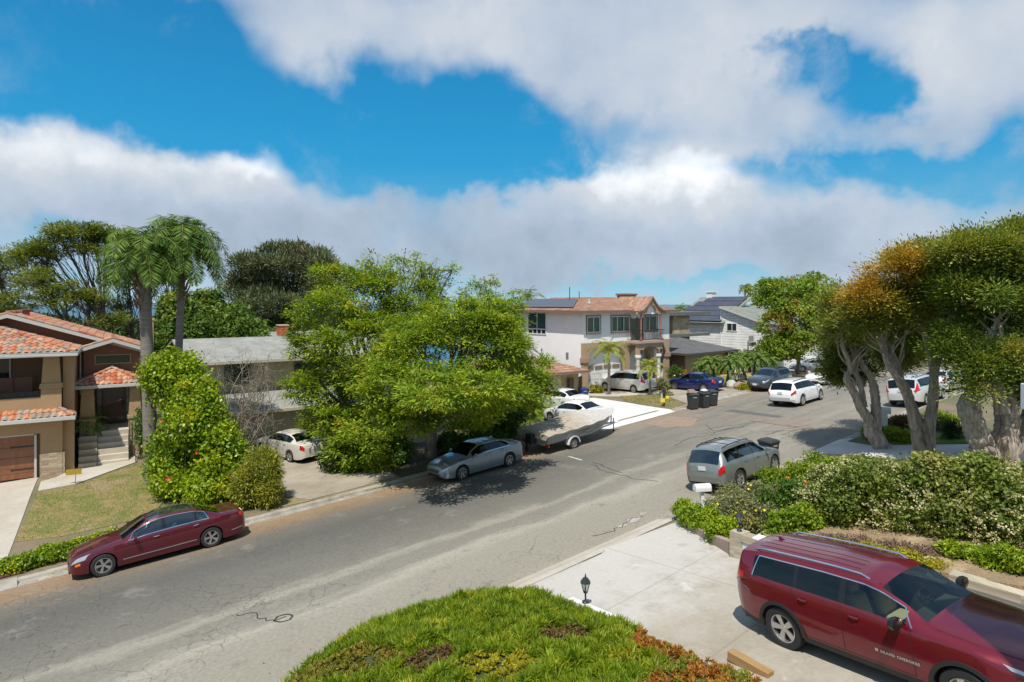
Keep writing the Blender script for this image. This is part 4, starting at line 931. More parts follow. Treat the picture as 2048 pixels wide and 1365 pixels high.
        # rim back into the body
        rim = [(0, k) for k in range(n)] + [(b, nu) for b in range(1, nj_ + 1)] + [(nj_, k) for k in range(nu - 1, -1, -1)] + [(b, 0) for b in range(nj_ - 1, 0, -1)]
        base = []
        for (b, k) in rim:
            f = b / nj_; ua, ub = u0 + du0 * f, u1 + du1 * f; base.append(S.surf(ua + (ub - ua) * k / nu, j0 + (j1 - j0) * f, -.004, side))
        m_ = len(rim); tp = [g[b][k] for b, k in rim]
        mb.add(tp + base, [(i, (i + 1) % m_, m_ + (i + 1) % m_, m_ + i) for i in range(m_)])
        return mb
    # shut lines
    for sgn in (1, -1):
        for di, (a, b) in enumerate(doors):
            sl = MB(); strip(sl, [(a, 12), (a, 4.3), (b, 4.3), (b, 12)], .009, .003, sgn); sl.build('shut_line', M_trim, dobj.get((di, 'R' if sgn > 0 else 'L'), root))
    sl = MB()
    hu = sp.get('hood', (.03, ws[0] - .012))
    for sgn in (1, -1): strip(sl, [(hu[0] + .01, 18), (hu[1], 17)], .009, .003, sgn)
    strip(sl, [(hu[0] + .012, 18), (hu[0], 24)], .009, .003, 1); strip(sl, [(hu[0] + .012, 18), (hu[0], 24)], .009, .003, -1)
    sl.build('shut_line', M_trim, root)
    for a in sp.get('trunk', []):
        for sgn in (1, -1): sl = MB(); strip(sl, a, .009, .003, sgn); sl.build('shut_line', M_trim, root)
    if sp.get('ribs'):
        for jj in (20.2, 21.6, 23.):
            for sgn in (1, -1): c = MB(); strip(c, [(sp['ribs'][0], jj), (sp['ribs'][1], jj)], .014, .004, sgn); c.build('roof_rib', M_trim, root)
    if sp.get('chrome_line'):
        for sgn in (1, -1):
            c = MB(); a, b = wins[0][0], wins[-1][1]; (None if sp.get('chrome_line') == 'top' else strip(c, [(a - .02, 12.), (b, 12.)], .028, .006, sgn)); strip(c, [(a - .02, 12.), (a + .01, 17.1), (b - .02, 17.1), (b, 12)], .02, .006, sgn)
            c.build('chrome_trim', M_chr, root)
    if sp.get('side_mould') is not None:
        for sgn in (1, -1):
            for a, b in sp['mould']: c = MB(); strip(c, [(a, sp['side_mould']), (b, sp['side_mould'])], .03, .008, sgn); c.build('side_moulding', M_chr, root)
    # lamps
    for sgn in (1, -1):
        h = sp['head']; patch(*h[:4], side=sgn, du0=h[4], du1=h[5], off=.008).build('headlight', M_lens, root, smooth=True)
        if sp.get('amber'): patch(*sp['amber'], side=sgn, off=.007).build('turn_signal', M_amb, root, smooth=True)
        for h in sp['tail']: patch(*h[:4], side=sgn, du0=h[4], du1=h[5], off=.010).build('tail_light', M_red, root, smooth=True)
    # nose and tail furniture
    xf, xr = L / 2 + .014, -L / 2 - .014
    z0, z1, gw = sp['grille']; g = MB(); n = 5
    g.box(xf - .05, xf, -gw, gw, z0, z1, 0); gr = g.build('grille', M_blk, root, bevel=.008)
    g = MB()
    for k in range(n): zz = z0 + (z1 - z0) * (k + .5) / n; g.box(xf - .002, xf + .008, -gw * .94, gw * .94, zz - .007, zz + .007)
    g.build('grille_bar', M_chr, gr)
    if 'lower' in sp: z0, z1, gw = sp['lower']; MB().box(xf - .06, xf + .004, -gw, gw, z0, z1).build('air_intake', M_trim, root, bevel=.01)
    pz, bw_ = sp['plate']; MB().box(xr - .012, xr + .02, -.155, .155, pz, pz + .15).build('licence_plate', M_plate, root)
    if sp.get('fplate'): MB().box(xf - .02, xf + .018, -.155, .155, sp['fplate'], sp['fplate'] + .15).build('licence_plate', M_plate, root)
    bz = sp.get('rbump')
    if bz:
        c = MB(); patch(.955, .999, 3.2, bz, side=1, off=.012, mb=c); patch(.955, .999, 3.2, bz, side=-1, off=.012, mb=c); c.box(xr - .012, xr + .05, -S.W * S.ev(S.hw, 1.) + .02, S.W * S.ev(S.hw, 1.) - .02, S.ev(S.bot, 1.), S.ev(S.bot, 1.) + .22)
        c.build('rear_bumper', M_trim if sp.get('bumpblack') else sp.get('bumpmat', pm), root, smooth=True)
    # mirrors
    um = wins[0][0] + .01
    for sgn in (1, -1):
        b_ = S.surf(um, 12.1, 0, sgn); c = MB(); c.tube([b_, b_ + Vector((.0, sgn * .09, .03))], [.025, .03], 6)
        c.lathe([(.0, -.055), (.07, -.05), (.09, .0), (.085, .04), (.0, .055)], 10, (0, 0, 0), 'X')
        k = len(c.v) - 50
        for i in range(k, len(c.v)): v = c.v[i]; c.v[i] = (b_.x + v[0] * 1.1 - .01, b_.y + sgn * .17 + v[1] * 1.25 * sp.get('mir', 1.), b_.z + .06 + v[2] * .85 * sp.get('mir', 1.))
        c.build('mirror', sp.get('mirrmat', pm), root, smooth=True)
    if sp.get('rails'):
        a, b = sp['rails']
        for sgn in (1, -1):
            c = MB(); pts = [S.surf(a, 18.6, -.01, sgn)] + [S.surf(a + (b - a) * f, 18.6, .038, sgn) for f in (.06, .25, .5, .75, .94)] + [S.surf(b, 18.6, -.01, sgn)]
            c.tube(pts, .018, 6); c.build('roof_rail', sp.get('railmat', M_trim), root, smooth=True)
        if sp.get('cross'):
            c = MB()
            for f in sp['cross']:
                p, q = S.surf(f, 18.6, .065, 1), S.surf(f, 18.6, .065, -1); c.tube([p, (p + q) / 2 + Vector((0, 0, .05)), q], .014, 6)
            c.build('roof_bar', M_trim, root, smooth=True)
    if sp.get('fin'): p = S.surf(sp['fin'], 24, 0); MB().wall([(p.x + .09, -.012, p.z - .01), (p.x - .09, -.012, p.z - .01), (p.x - .08, -.012, p.z + .06)], .024, (0, 1, 0)).build('antenna_fin', pm, root, bevel=.006)
    # arch flares
    if sp.get('flare'):
        for sgn in (1, -1):
            for a in (S.axf, S.axr):
                c = MB(); pr = []
                for k in range(0, 21):
                    an = math.pi * k / 20; rr = S.arch
                    for r_ in (rr - .012, rr + .055):
                        u = a - math.cos(an) * r_ / L; z = S.R * .98 + math.sin(an) * r_; w = S.W * S.ev(S.hw, min(1, max(0, u))); pr.append((S.X(u), sgn * (w * 1.0 + .012), z))
                c.add(pr, [(2 * k, 2 * k + 1, 2 * k + 3, 2 * k + 2) for k in range(20)])
                inn = [(p[0], p[1] - sgn * .08, p[2]) for p in pr]
                c.add(pr + inn, [(2 * k + 1, 2 * k + 3, 42 + 2 * k + 3, 42 + 2 * k + 1) for k in range(20)])
                c.build('wheel_arch_trim', M_trim, root, smooth=True)
    # cabin
    ua, ub = sp.get('cabin', (ws[0] + .01, rg[1] - .01)); zf, hwid = .32, S.W - .13
    zs = lambda u: S.ev(S.sho, u) - .03
    c = MB(); xs = [S.X(ua + (ub - ua) * k / 8) for k in range(9)]
    for k in range(8):
        a, b = xs[k], xs[k + 1]; za_, zb_ = zs(.5 - a / L), zs(.5 - b / L)
        for sgn in (1, -1): c.quad((a, sgn * hwid, zf), (b, sgn * hwid, zf), (b, sgn * hwid, zb_), (a, sgn * hwid, za_)); c.quad((a, sgn * hwid, za_), (b, sgn * hwid, zb_), (b, sgn * (hwid + .07), zb_), (a, sgn * (hwid + .07), za_))
        c.quad((a, -hwid, zf), (a, hwid, zf), (b, hwid, zf), (b, -hwid, zf))
    c.box(xs[0] - .42, xs[0] + .02, -hwid, hwid, zf, zs(ua) + .0); c.box(xs[-1] - .02, xs[-1] + sp.get('shelf', .3), -hwid, hwid, zf, zs(ub) - .02)
    cb = c.build('cabin', M_intd, root)
    st_ = MB(); zseat = .55 * sp['H'] / 1.47
    rows = sp.get('seats', (.50, .66))
    for ri, u in enumerate(rows):
        x = S.X(u)
        for yy in (.36, -.36):
            st_.box(x - .24, x + .26, yy - .24, yy + .24, zf, zseat + .02); vs0 = len(st_.v)
            st_.box(x - .34, x - .20, yy - .23, yy + .23, zseat, zseat + .50); 
            for i in range(vs0 + 4, len(st_.v)): v = st_.v[i]; st_.v[i] = (v[0] - .12, v[1] * .97, v[2])
            st_.box(x - .45, x - .36, yy - .13, yy + .13, zseat + .52, zseat + .70)
    st_.build('seat', cabin if cabin is not M_intd else M_seat, root, bevel=.04)
    whl = MB(); xw, yw, zw = S.X(ua) - .52, .36, zs(ua) + .03; ring_ = []
    for k in range(17): an = 2 * math.pi * k / 16; ring_.append((xw - .5 * .18 * math.sin(an) * .6, yw + .18 * math.cos(an), zw + .18 * math.sin(an) * .85))
    whl.tube(ring_, .015, 6); whl.tube([ring_[0], ring_[8]], .014, 5); whl.tube([(xw, yw, zw), (xw + .25, yw, zw - .1)], .03, 6); whl.build('steering_wheel', M_blk, root, smooth=True)
    # wheels
    tw = sp.get('tw', .22); style = sp.get('rim', (5, 'star'))
    for a in (S.axf, S.axr):
        for sgn in (1, -1): wheel_parts(root, S.X(a), sgn * (S.W * .985 - tw / 2 - .005), S.R, tw, style[0], style[1], sgn, sp.get('rimmat', M_alloy), sp.get('rr', .68))
    return root, S

def sc_(pts, f): return [(a, b * f) for a, b in pts]
# side profiles, u = distance from the nose / length, heights in metres
HW = [(0, .60), (.008, .70), (.025, .80), (.06, .90), (.12, .97), (.22, 1.), (.8, 1.), (.9, .965), (.95, .92), (.98, .84), (.992, .76), (1, .68)]
SEDAN = dict(L=4.85, W=1.84, H=1.46, wb=2.8, axf=.95, R=.33, wt=.56, hw=HW,
    top=[(0, .60), (.012, .70), (.04, .78), (.12, .88), (.26, .99), (.285, 1.02), (.44, 1.40), (.50, 1.455), (.60, 1.465), (.70, 1.42), (.85, 1.13), (.875, 1.10), (.955, 1.09), (.985, 1.02), (1, .82)],
    sho=[(0, .56), (.05, .70), (.15, .82), (.3, .90), (.6, .95), (.85, 1.0), (.95, 1.0), (.985, .93), (1, .76)],
    bot=[(0, .30), (.02, .22), (.1, .19), (.9, .21), (.975, .27), (1, .36)],
    ws=(.285, .435), rg=(.715, .855), doors=[(.32, .545), (.545, .745)], wins=[(.335, .530), (.552, .715), (.723, .79)],
    head=(.008, .075, 10.2, 13.5, .03, .05), tail=[(.955, .996, 9.5, 14., 0., -.002)], grille=(.44, .58, .38), lower=(.27, .38, .45), plate=(.72, 0), fplate=None,
    trunk=[[(.87, 24), (.875, 17), (.955, 15), (.985, 12)]], fin=.70)
SUV = dict(L=4.6, W=1.83, H=1.68, wb=2.65, axf=.9, R=.35, wt=.62, hw=HW,
    top=[(0, .66), (.012, .80), (.05, .92), (.14, 1.03), (.25, 1.12), (.27, 1.15), (.42, 1.58), (.48, 1.655), (.62, 1.68), (.82, 1.66), (.90, 1.60), (.915, 1.56), (.975, 1.08), (.99, 1.0), (1, .86)],
    sho=[(0, .60), (.05, .78), (.15, .94), (.3, 1.0), (.6, 1.04), (.85, 1.07), (.96, 1.04), (.985, .95), (1, .80)],
    bot=[(0, .36), (.02, .26), (.1, .24), (.9, .26), (.975, .32), (1, .42)],
    ws=(.27, .415), rg=(.915, .972), doors=[(.30, .515), (.515, .715)], wins=[(.315, .505), (.520, .705), (.725, .90)],
    head=(.008, .085, 10., 13.5, .03, .06), tail=[(.945, .994, 9., 15., 0., -.005)], grille=(.50, .68, .40), lower=(.32, .44, .45), plate=(.86, 0), fplate=.42,
    rails=(.46, .87), trunk=[[(.982, 9), (.982, 6.)]], cabin=(.28, .93), shelf=.05)
def spec(base, **kw):
    d = dict(base); d.update(kw); return d
SEDAN_FULL = spec(SEDAN, L=5.23, W=1.87, H=1.48, wb=3.165, axf=.88, R=.345, gap=.035, wt=.575, tw=.25,
    top=[(0, .62), (.012, .70), (.04, .77), (.12, .87), (.25, .98), (.275, 1.0), (.42, 1.40), (.48, 1.465), (.58, 1.48), (.68, 1.43), (.83, 1.13), (.855, 1.09), (.95, 1.06), (.985, .98), (1, .80)],
    ws=(.275, .41), rg=(.70, .84), pano=(.425, .69), doors=[(.30, .505), (.505, .735)], wins=[(.325, .495), (.512, .685), (.695, .765)],
    chrome_line=True, chromeh=True, side_mould=5.2, mould=[(.27, .685), (.90, .975)], amber=(.03, .055, 7.6, 8.8), lower=(.24, .31, .55), head=(.008, .08, 9.6, 13., .03, .03), rim=(5, 'double'), hood=(.03, .255))
SUV_LONG = spec(SUV, L=5.2, W=1.98, H=1.82, wb=3.09, axf=.93, R=.39, gap=.06, wt=.62, tw=.26, rr=.66,
    top=[(0, .78), (.010, .98), (.035, 1.10), (.14, 1.18), (.255, 1.25), (.275, 1.27), (.405, 1.64), (.46, 1.71), (.60, 1.735), (.88, 1.71), (.948, 1.67), (.958, 1.62), (.986, 1.12), (.994, 1.04), (1, .92)],
    sho=[(0, .72), (.04, .90), (.15, 1.06), (.3, 1.12), (.6, 1.15), (.85, 1.18), (.96, 1.14), (.985, 1.05), (1, .88)],
    bot=[(0, .42), (.02, .32), (.1, .29), (.9, .30), (.975, .38), (1, .48)],
    ws=(.275, .405), rg=(.958, .985), doors=[(.31, .53), (.53, .715)], wins=[(.325, .517), (.537, .695), (.708, .885)], edge=.86,
    head=(.006, .065, 11.2, 13.2, .02, .02), tail=[(.93, .993, 10.6, 12.4, 0., 0.)], grille=(.72, .86, .62), lower=(.40, .56, .55), clad=1, flare=True,
    rails=(.45, .90), railmat=M_chr, mirrmat=M_blk, mir=1.35, chrome_line='top', ribs=(.50, .90), rim=(5, 'star'), fin=.86, seats=(.47, .63, .78), cabin=(.285, .95), plate=(.95, 0), hood=(.03, .25))
MINIVAN = spec(SUV, L=5.05, W=1.96, H=1.75, wb=3.0, axf=.98, R=.33, wt=.66,
    top=[(0, .62), (.012, .74), (.05, .86), (.14, .98), (.20, 1.05), (.22, 1.08), (.40, 1.62), (.46, 1.72), (.62, 1.75), (.86, 1.73), (.93, 1.66), (.945, 1.62), (.978, 1.10), (.99, 1.0), (1, .84)],
    ws=(.22, .39), rg=(.94, .976), doors=[(.28, .49), (.49, .71)], wins=[(.27, .48), (.50, .70), (.715, .90)], tail=[(.935, .992, 10., 16., 0., 0.)], plate=(.90, 0), rails=None, seats=(.45, .62, .78), cabin=(.23, .94))
def place_car(o, A, B, fr_ax, wb, W, side, label, cat='car', group=None, dz=0., tilt=True):
    """A, B: ground points under the FRONT and REAR wheel of the side facing the camera; side = +1 if that is the car's left (+y) side"""
    A, B = Vector(A), Vector(B); fwd = Vector((A.x - B.x, A.y - B.y, 0)).normalized(); left = Vector((-fwd.y, fwd.x, 0))
    mid = (A + B) / 2; mid.z = 0; c = mid - left * side * (W / 2 - .06); L = o['L_'] if 'L_' in o else None
    return c, fwd, left
def set_car(o, S, mid, heading, side=0, label=None, cat='car', group=None, by='mid', dz=0.):
    """stand the car on the land. mid: xy of the mid-wheelbase point on the given side's wheel line (side 0 = centreline)"""
    f = Vector((heading[0], heading[1], 0)).normalized(); l = Vector((-f.y, f.x, 0)); c = Vector((mid[0], mid[1], 0)) - l * side * (S.W - .10)
    wx = (S.X(S.axf) + S.X(S.axr)) / 2; c = c - f * wx; wb2 = (S.X(S.axf) - S.X(S.axr)) / 2; wc = c + f * wx
    h = {}
    for a in (1, -1):
        for b in (1, -1): p = wc + f * a * wb2 + l * b * (S.W - .1); h[a, b] = ter(p.x, p.y)
    zf = (h[1, 1] + h[1, -1]) / 2; zb = (h[-1, 1] + h[-1, -1]) / 2; zl = (h[1, 1] + h[-1, 1]) / 2; zr_ = (h[1, -1] + h[-1, -1]) / 2
    F3 = Vector((f.x, f.y, (zf - zb) / (2 * wb2))).normalized(); L3 = Vector((l.x, l.y, (zl - zr_) / (2 * (S.W - .1)))); U = F3.cross(L3).normalized(); L3 = U.cross(F3)
    z = (zf + zb) / 2 - F3.z / math.hypot(F3.x, F3.y) * wx + dz
    o.matrix_world = Matrix(((F3.x, L3.x, U.x, c.x), (F3.y, L3.y, U.y, c.y), (F3.z, L3.z, U.z, z), (0, 0, 0, 1)))
    tag(o, label, cat, group); return o
def two(a, b): A, B = hit(*a), hit(*b); return (A + B) / 2, (A - B)       # front wheel px, rear wheel px -> mid, heading
G_CARS = 'cars parked along the street'
DV, NV = Vector((D[0], D[1], 0)), Vector((N[0], N[1], 0))
m_, h_ = two((208, 1152), (424, 1094))
o, S = make_car('sedan_car', SEDAN_FULL, paint('maroon', (.12, .010, .022), .45, .28), M_glassb, M_glassb, M_intt)
set_car(o, S, m_, h_, 1, 'long dark maroon saloon with a glass roof, parked by the low clipped hedge')
m_, h_ = two((924.4, 960.6), (1019.4, 933.4))
o, S = make_car('sedan_car', spec(SEDAN, L=4.82, wb=2.795, axf=.96, chrome_line=True, rim=(6, 'double')), paint('bluesilver', (.30, .36, .41), .6, .32), M_glassd, M_glassd)
set_car(o, S, m_, h_, 1, 'silver blue sedan parked half under the shade of the big green tree')
# red three-row SUV on the driveway
RW = hit(1565, 1293); hj = (hit(1925, 1437) - RW); hj.z = 0; hj.normalize()
o, S = make_car('large_suv', SUV_LONG, paint('red', (.165, .006, .018), .35, .28), glass_mat('clear_green_glass', (.72, .84, .74), .9, .015), M_glassd, M_intt)
JEEP, JS = o, S
set_car(o, S, RW + hj * (3.09 / 2 + .10), hj, -1, 'dark red three-row SUV with silver roof rails parked on the concrete driveway')
o, S = make_car('compact_suv', spec(SUV, L=4.58, W=1.82, H=1.67, wb=2.62, axf=.87, R=.36, cross=(.58, .78), clad=1, rbump=7.4, bumpmat=mat('grey_bumper', (.16, .165, .15), .5), rim=(5, 'star'), chromeh=True,
    tail=[(.945, .994, 8.3, 12., 0., -.004)], cabin=(.28, .93)), paint('greygreen', (.27, .30, .285), .6, .33), M_glassb, glass_mat('teal_glass', (.05, .22, .24)))
a = hit(1481, 978); hd = (hit(1545, 942) - a).normalized()
set_car(o, S, a + Vector((DV.x, DV.y, 0)) * 1.31, DV, -1, 'grey green small SUV with black roof bars parked beside the flowering shrubs')
# white volvo-like sedan nose-in at the grey house
o, S = make_car('sedan_car', spec(SEDAN, L=4.7, W=1.82, H=1.43, wb=2.76, axf=.92, R=.31, clad=0, tail=[(.955, .996, 8.6, 12.6, 0., -.002)], rim=(7, 'single')), paint('oldwhite', (.60, .58, .52), .1, .35), M_glass)
a = hit(579, 926); set_car(o, S, a + (NV * .95 - DV * .18).normalized() * 1.38, (NV.x * .95 - DV.x * .22, NV.y * .95 - DV.y * .22), 1, 'older cream white sedan seen from behind on the driveway under the tree')
WH = paint('white', (.78, .79, .79), .0, .3)
o, S = make_car('sedan_car', spec(SEDAN, L=4.7, W=1.8, wb=2.7, tail=[(.955, .996, 9.6, 12.6, 0., -.002)]), WH, M_glassd)
WS = (o, S); a = hit(1203, 846); set_car(o, S, a + NV * 1.55 , NV, -1, 'white sedan on the bright white driveway, tail towards the boat')
o, S = make_car('sedan_car', spec(SEDAN, L=4.62, W=1.78, wb=2.65, tail=[(.955, .996, 9.8, 12.9, 0., -.003)]), WH, M_glassd)
a = hit(1163, 817); set_car(o, S, a + NV * 1.33, NV, -1, 'white sedan further back beside the tan garage, partly behind palm fronds')
SW = paint('silverwhite', (.66, .67, .66), .3, .32)
o, S = make_car('minivan', MINIVAN, SW, M_glassd, M_glassd)
a = hit(1268, 787); set_car(o, S, a + NV * 1.5, NV, 1, 'silver white minivan parked in front of the white garage door between two palms', 'minivan')
o, S = make_car('sedan_car', spec(SEDAN, L=4.62, W=1.76, wb=2.7, tail=[(.95, .996, 9., 13., 0., -.003)], chromeh=True, rim=(10, 'single')), paint('blue', (.006, .020, .13), .4, .3), M_glassd)
a = hit(1408, 785); set_car(o, S, a + NV * 1.35, NV, 1, 'dark blue sedan parked on the driveway behind the row of black bins')
o, S = make_car('compact_suv', spec(SUV, L=4.53, W=1.82, H=1.65, clad=1, fplate=.46, head=(.008, .1, 10.4, 13.2, .03, .07)), paint('slate', (.055, .070, .085), .5, .32), M_glass, M_glassd)
a = hit(1508, 781); set_car(o, S, hit(1541, 783) + DV * 1.35, -DV, 1, 'dark slate compact SUV facing the camera, parked at the kerb beyond the bins')
m_, h_ = two((1638.7, 801.1), (1607.3, 811.2))
o, S = make_car('mid_size_suv', spec(SUV, L=4.8, W=1.95, H=1.72, wb=2.75, R=.37, fplate=None, rbump=5.4, bumpmat=mat('silver_bumper', (.42, .42, .42), .4), tail=[(.93, .994, 9.2, 12.2, 0., 0.)]), WH, M_glassd, M_glassd)
set_car(o, S, m_, h_, -1, 'white crossover SUV driving away up the middle of the street', 'car')
o, S = make_car('hatchback_car', spec(SEDAN, L=4.46, W=1.75, H=1.49, wb=2.7, top=[(0, .62), (.012, .76), (.05, .88), (.15, .98), (.23, 1.05), (.45, 1.44), (.52, 1.49), (.65, 1.47), (.85, 1.28), (.93, 1.16), (.96, 1.08), (1, .8)], ws=(.22, .42), rg=(.75, .92), grille=(.32, .36, .35)), WH, M_glass)
set_car(o, S, hit(1656, 771) + DV * 1.35 , -DV, 1, 'white hatchback facing the camera at the kerb behind the driving crossover')
o, S = make_car('sedan_car', spec(SEDAN, L=4.7), paint('charcoal', (.03, .032, .035), .5, .35), M_glassd)
set_car(o, S, hit(1700, 759) + DV * 1.2, -DV, 1, 'dark grey sedan half hidden behind the white hatchback and tree foliage')
o, S = make_car('sedan_car', spec(SEDAN, L=4.6), paint('silver', (.50, .52, .53), .6, .32), M_glassd)
p = at(1632, 735, 66.); set_car(o, S, (p.x, p.y), (-.96, .10), 1, 'silver car with a surfboard on its roof parked in front of the far garage')
FARSILVER = o
o, S = make_car('minivan', spec(MINIVAN, fplate=None, rails=(.45, .88)), SW, M_glassd, M_glassd)
a = hit(1775, 812); b = a - NV * .9; set_car(o, S, hit(1783, 812) + DV * 1.9 - NV * .85, DV, 0, 'silver white minivan parked at the near kerb, seen between the twisted trunks', 'minivan')
o, S = make_car('sedan_car', spec(SEDAN, L=4.6), WH, M_glassd)
p = at(1885, 790, 44.); set_car(o, S, (p.x, p.y), (DV.x, DV.y), 0, 'white car roof just visible beyond the near kerb minivan')
o, S = make_car('compact_suv', spec(SUV, L=4.5), paint('navy', (.008, .016, .05), .4, .3), M_glassd, M_glassd)
p = at(1857, 712, 94.); set_car(o, S, (p.x, p.y), (DV.x * .3 + NV.x * -.1 + .2, .9), 0, 'dark blue SUV far up the street, seen between the branches')
# ================================================================ trees and plants
rng = np.random.default_rng(11)
def nrm_(a): return a / np.maximum(np.linalg.norm(a, axis=1, keepdims=True), 1e-9)
def leaves(name, Cn, Dn, Nn, Ln, Wn, m, parent=None, extra=None):
    """one mesh of rhombic leaves. centres, long axes, normals, lengths, widths"""
    n = len(Cn); Dn = nrm_(Dn); S = nrm_(np.cross(Dn, Nn)); Ln = np.broadcast_to(Ln, (n,))[:, None]; Wn = np.broadcast_to(Wn, (n,))[:, None]
    U = np.cross(S, Dn)
    V = np.empty((n, 4, 3)); V[:, 0] = Cn - Dn * Ln / 2; V[:, 1] = Cn + S * Wn / 2 + U * Wn * .12; V[:, 2] = Cn + Dn * Ln / 2; V[:, 3] = Cn - S * Wn / 2 + U * Wn * .12
    me = bpy.data.meshes.new(name); me.vertices.add(4 * n); me.vertices.foreach_set('co', V.ravel().astype(np.float32))
    me.loops.add(4 * n); me.loops.foreach_set('vertex_index', np.arange(4 * n, dtype=np.int32)); me.polygons.add(n); me.polygons.foreach_set('loop_start', np.arange(0, 4 * n, 4, dtype=np.int32))
    try: me.polygons.foreach_set('loop_total', np.full(n, 4, dtype=np.int32))
    except Exception: pass
    me.update(calc_edges=True); me.materials.append(m)
    o = bpy.data.objects.new(name, me); C.objects.link(o); o.parent = parent; return o
def bl(u, v, Y, ru, rv, ry=None):
    """crown lobe from photo position and depth"""
    c = at(u, v, Y); k = Y / F; return (c.x, c.y, c.z, ru * k, (ry or ru) * k if ry is None or ry > 3 else ry, rv * k)
def lumpy(blobs, k=6, f=.38):
    """break smooth lobes into smaller bulges"""
    out = []
    for b in blobs:
        out.append((b[0], b[1], b[2], b[3] * .84, b[4] * .84, b[5] * .84))
        for _ in range(k):
            d = rng.normal(size=3); d[2] = d[2] * .8 + .25; d /= np.linalg.norm(d); s = f * rng.uniform(.6, 1.15)
            out.append((b[0] + d[0] * b[3] * .80, b[1] + d[1] * b[4] * .80, b[2] + d[2] * b[5] * .80, b[3] * s, b[4] * s, b[5] * s))
    return out
def shell(blobs, n, thick=.16, up=.15, cut=.72):
    """points near the surface of a union of ellipsoids, with outward directions"""
    B = np.array(blobs); area = (B[:, 3] * B[:, 4] * B[:, 5]) ** (2 / 3); P, Q = [], []
    need = n
    while need > 0:
        k = rng.choice(len(B), need * 2, p=area / area.sum()); d = nrm_(rng.normal(size=(need * 2, 3))); d[:, 2] += up; d = nrm_(d)
        r = 1 - np.abs(rng.normal(size=need * 2)) * thick; r = np.clip(r, .1, 1.02)
        p = B[k, :3] + d * B[k, 3:] * r[:, None]
        ins = np.zeros(len(p), bool)
        for j in range(len(B)):
            q = (p - B[j, :3]) / B[j, 3:]; ins |= (np.sum(q * q, 1) < cut * cut) & (k != j)
        keep = ~ins; p, d = p[keep], d[keep]
        if len(p) == 0: break
        P.append(p[:need]); Q.append(nrm_(d[:need] / B[k[keep][:need], 3:])); need -= len(P[-1])
    return np.concatenate(P), np.concatenate(Q)
def clumped(blobs, ncl, nper, cr, flat=.6, thick=.16, up=.15, gaps=0., cut=.72, gscale=1.):
    c, d = shell(blobs, ncl, thick, up, cut)
    if gaps:                                              # leave holes: drop clusters by a slow random field
        ph = rng.uniform(0, 6.28, (6, 1)); w = rng.normal(size=(6, 3)) * 1.3 * gscale
        f = sum(np.sin(c @ w[i] + ph[i]) for i in range(6)) / 2.4; k = f > -1.2 + gaps * 1.6; c, d = c[k], d[k]
    n = len(c); cc = np.repeat(c, nper, 0); dd = np.repeat(d, nper, 0)
    off = rng.normal(size=(n * nper, 3)) * cr; off[:, 2] *= flat
    return cc + off, dd, off, c
def foliage(name, blobs, ncl, nper, cr, L, W, m, parent=None, flat=.6, thick=.16, up=.15, gaps=0., droop=.1, kind='leaf', cut=.72, gscale=1., lump=7, lf=.38):
    if lump: blobs = lumpy(blobs, lump, lf)
    p, d, off, c = clumped(blobs, ncl, nper, cr, flat, thick, up, gaps, cut, gscale); n = len(p)
    if kind == 'frond': ax = nrm_(off + d * cr * .5 + rng.normal(size=(n, 3)) * cr * .25); ax[:, 2] -= droop; nn = rng.normal(size=(n, 3)) * .35 + np.array([0, 0, 1.]) + d * .3
    else: ax = rng.normal(size=(n, 3)) + d * .6; ax[:, 2] -= droop; nn = d * .9 + rng.normal(size=(n, 3)) * .6 + np.array([0, 0, .35])
    s = rng.uniform(.7, 1.3, n)
    return leaves(name, p, ax, nn, L * s, W * s, m, parent), c
def limb(g, a, b, r0, r1, wob=.12, n=6, seg=6, sag=0.):
    a, b = Vector(a), Vector(b); d = (b - a); L = d.length; pts, rs = [], []
    ox, oy = [Vector(rng.normal(size=3) * wob * L) for _ in range(2)]
    for i in range(n + 1):
        t = i / n; pts.append(a + d * t + ox * math.sin(math.pi * t) * .5 + oy * math.sin(2 * math.pi * t) * .25 + Vector((0, 0, sag * L * math.sin(math.pi * t)))); rs.append(r0 + (r1 - r0) * t ** .8)
    g.tube(pts, rs, seg); return pts
def bark(name, c1, c2, stretch=(3, 3, .6), sc=3.): return mat(name, c1, .9, c2, sc, 1., bump=.8, bscale=9., stretch=stretch)
M_bark = bark('grey_bark', (.17, .14, .11), (.28, .24, .19)); M_barkp = bark('paperbark', (.58, .49, .40), (.22, .175, .14), (4.5, 4.5, .8), 2.2); M_barkd = bark('dark_bark', (.09, .07, .055), (.15, .12, .09)); M_palmt = mat('palm_trunk', (.26, .23, .20), .9, (.15, .13, .115), 2., 1., bump=.6, stretch=(1, 1, 9))
M_twig = mat('dry_twig', (.34, .29, .24), .9, (.22, .18, .14), 3., 1.)
F_lime = leaf_mat('lime_foliage', (.11, .21, .012), (.30, .39, .022), (.46, .46, .03), .8, .4, w3=(.56, .70)); F_green = leaf_mat('green_foliage', (.055, .12, .016), (.11, .20, .022), None, .5)
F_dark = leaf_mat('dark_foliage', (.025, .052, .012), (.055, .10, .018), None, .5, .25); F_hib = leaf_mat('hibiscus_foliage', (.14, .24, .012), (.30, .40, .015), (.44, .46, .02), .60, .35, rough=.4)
F_ever = leaf_mat('evergreen_foliage', (.055, .12, .014), (.13, .21, .02), (.20, .26, .03), .4, .25)
F_pine = leaf_mat('pine_foliage', (.09, .12, .05), (.16, .185, .085), (.20, .18, .11), .5, .15); F_acac = leaf_mat('acacia_foliage', (.10, .15, .02), (.21, .25, .03), (.06, .10, .02), .35, .35)
F_palm = leaf_mat('palm_foliage', (.08, .16, .02), (.17, .27, .04), None, .6, .3); F_palmy = leaf_mat('yellow_palm_foliage', (.20, .28, .03), (.36, .38, .05), (.45, .36, .05), 1.2, .3)
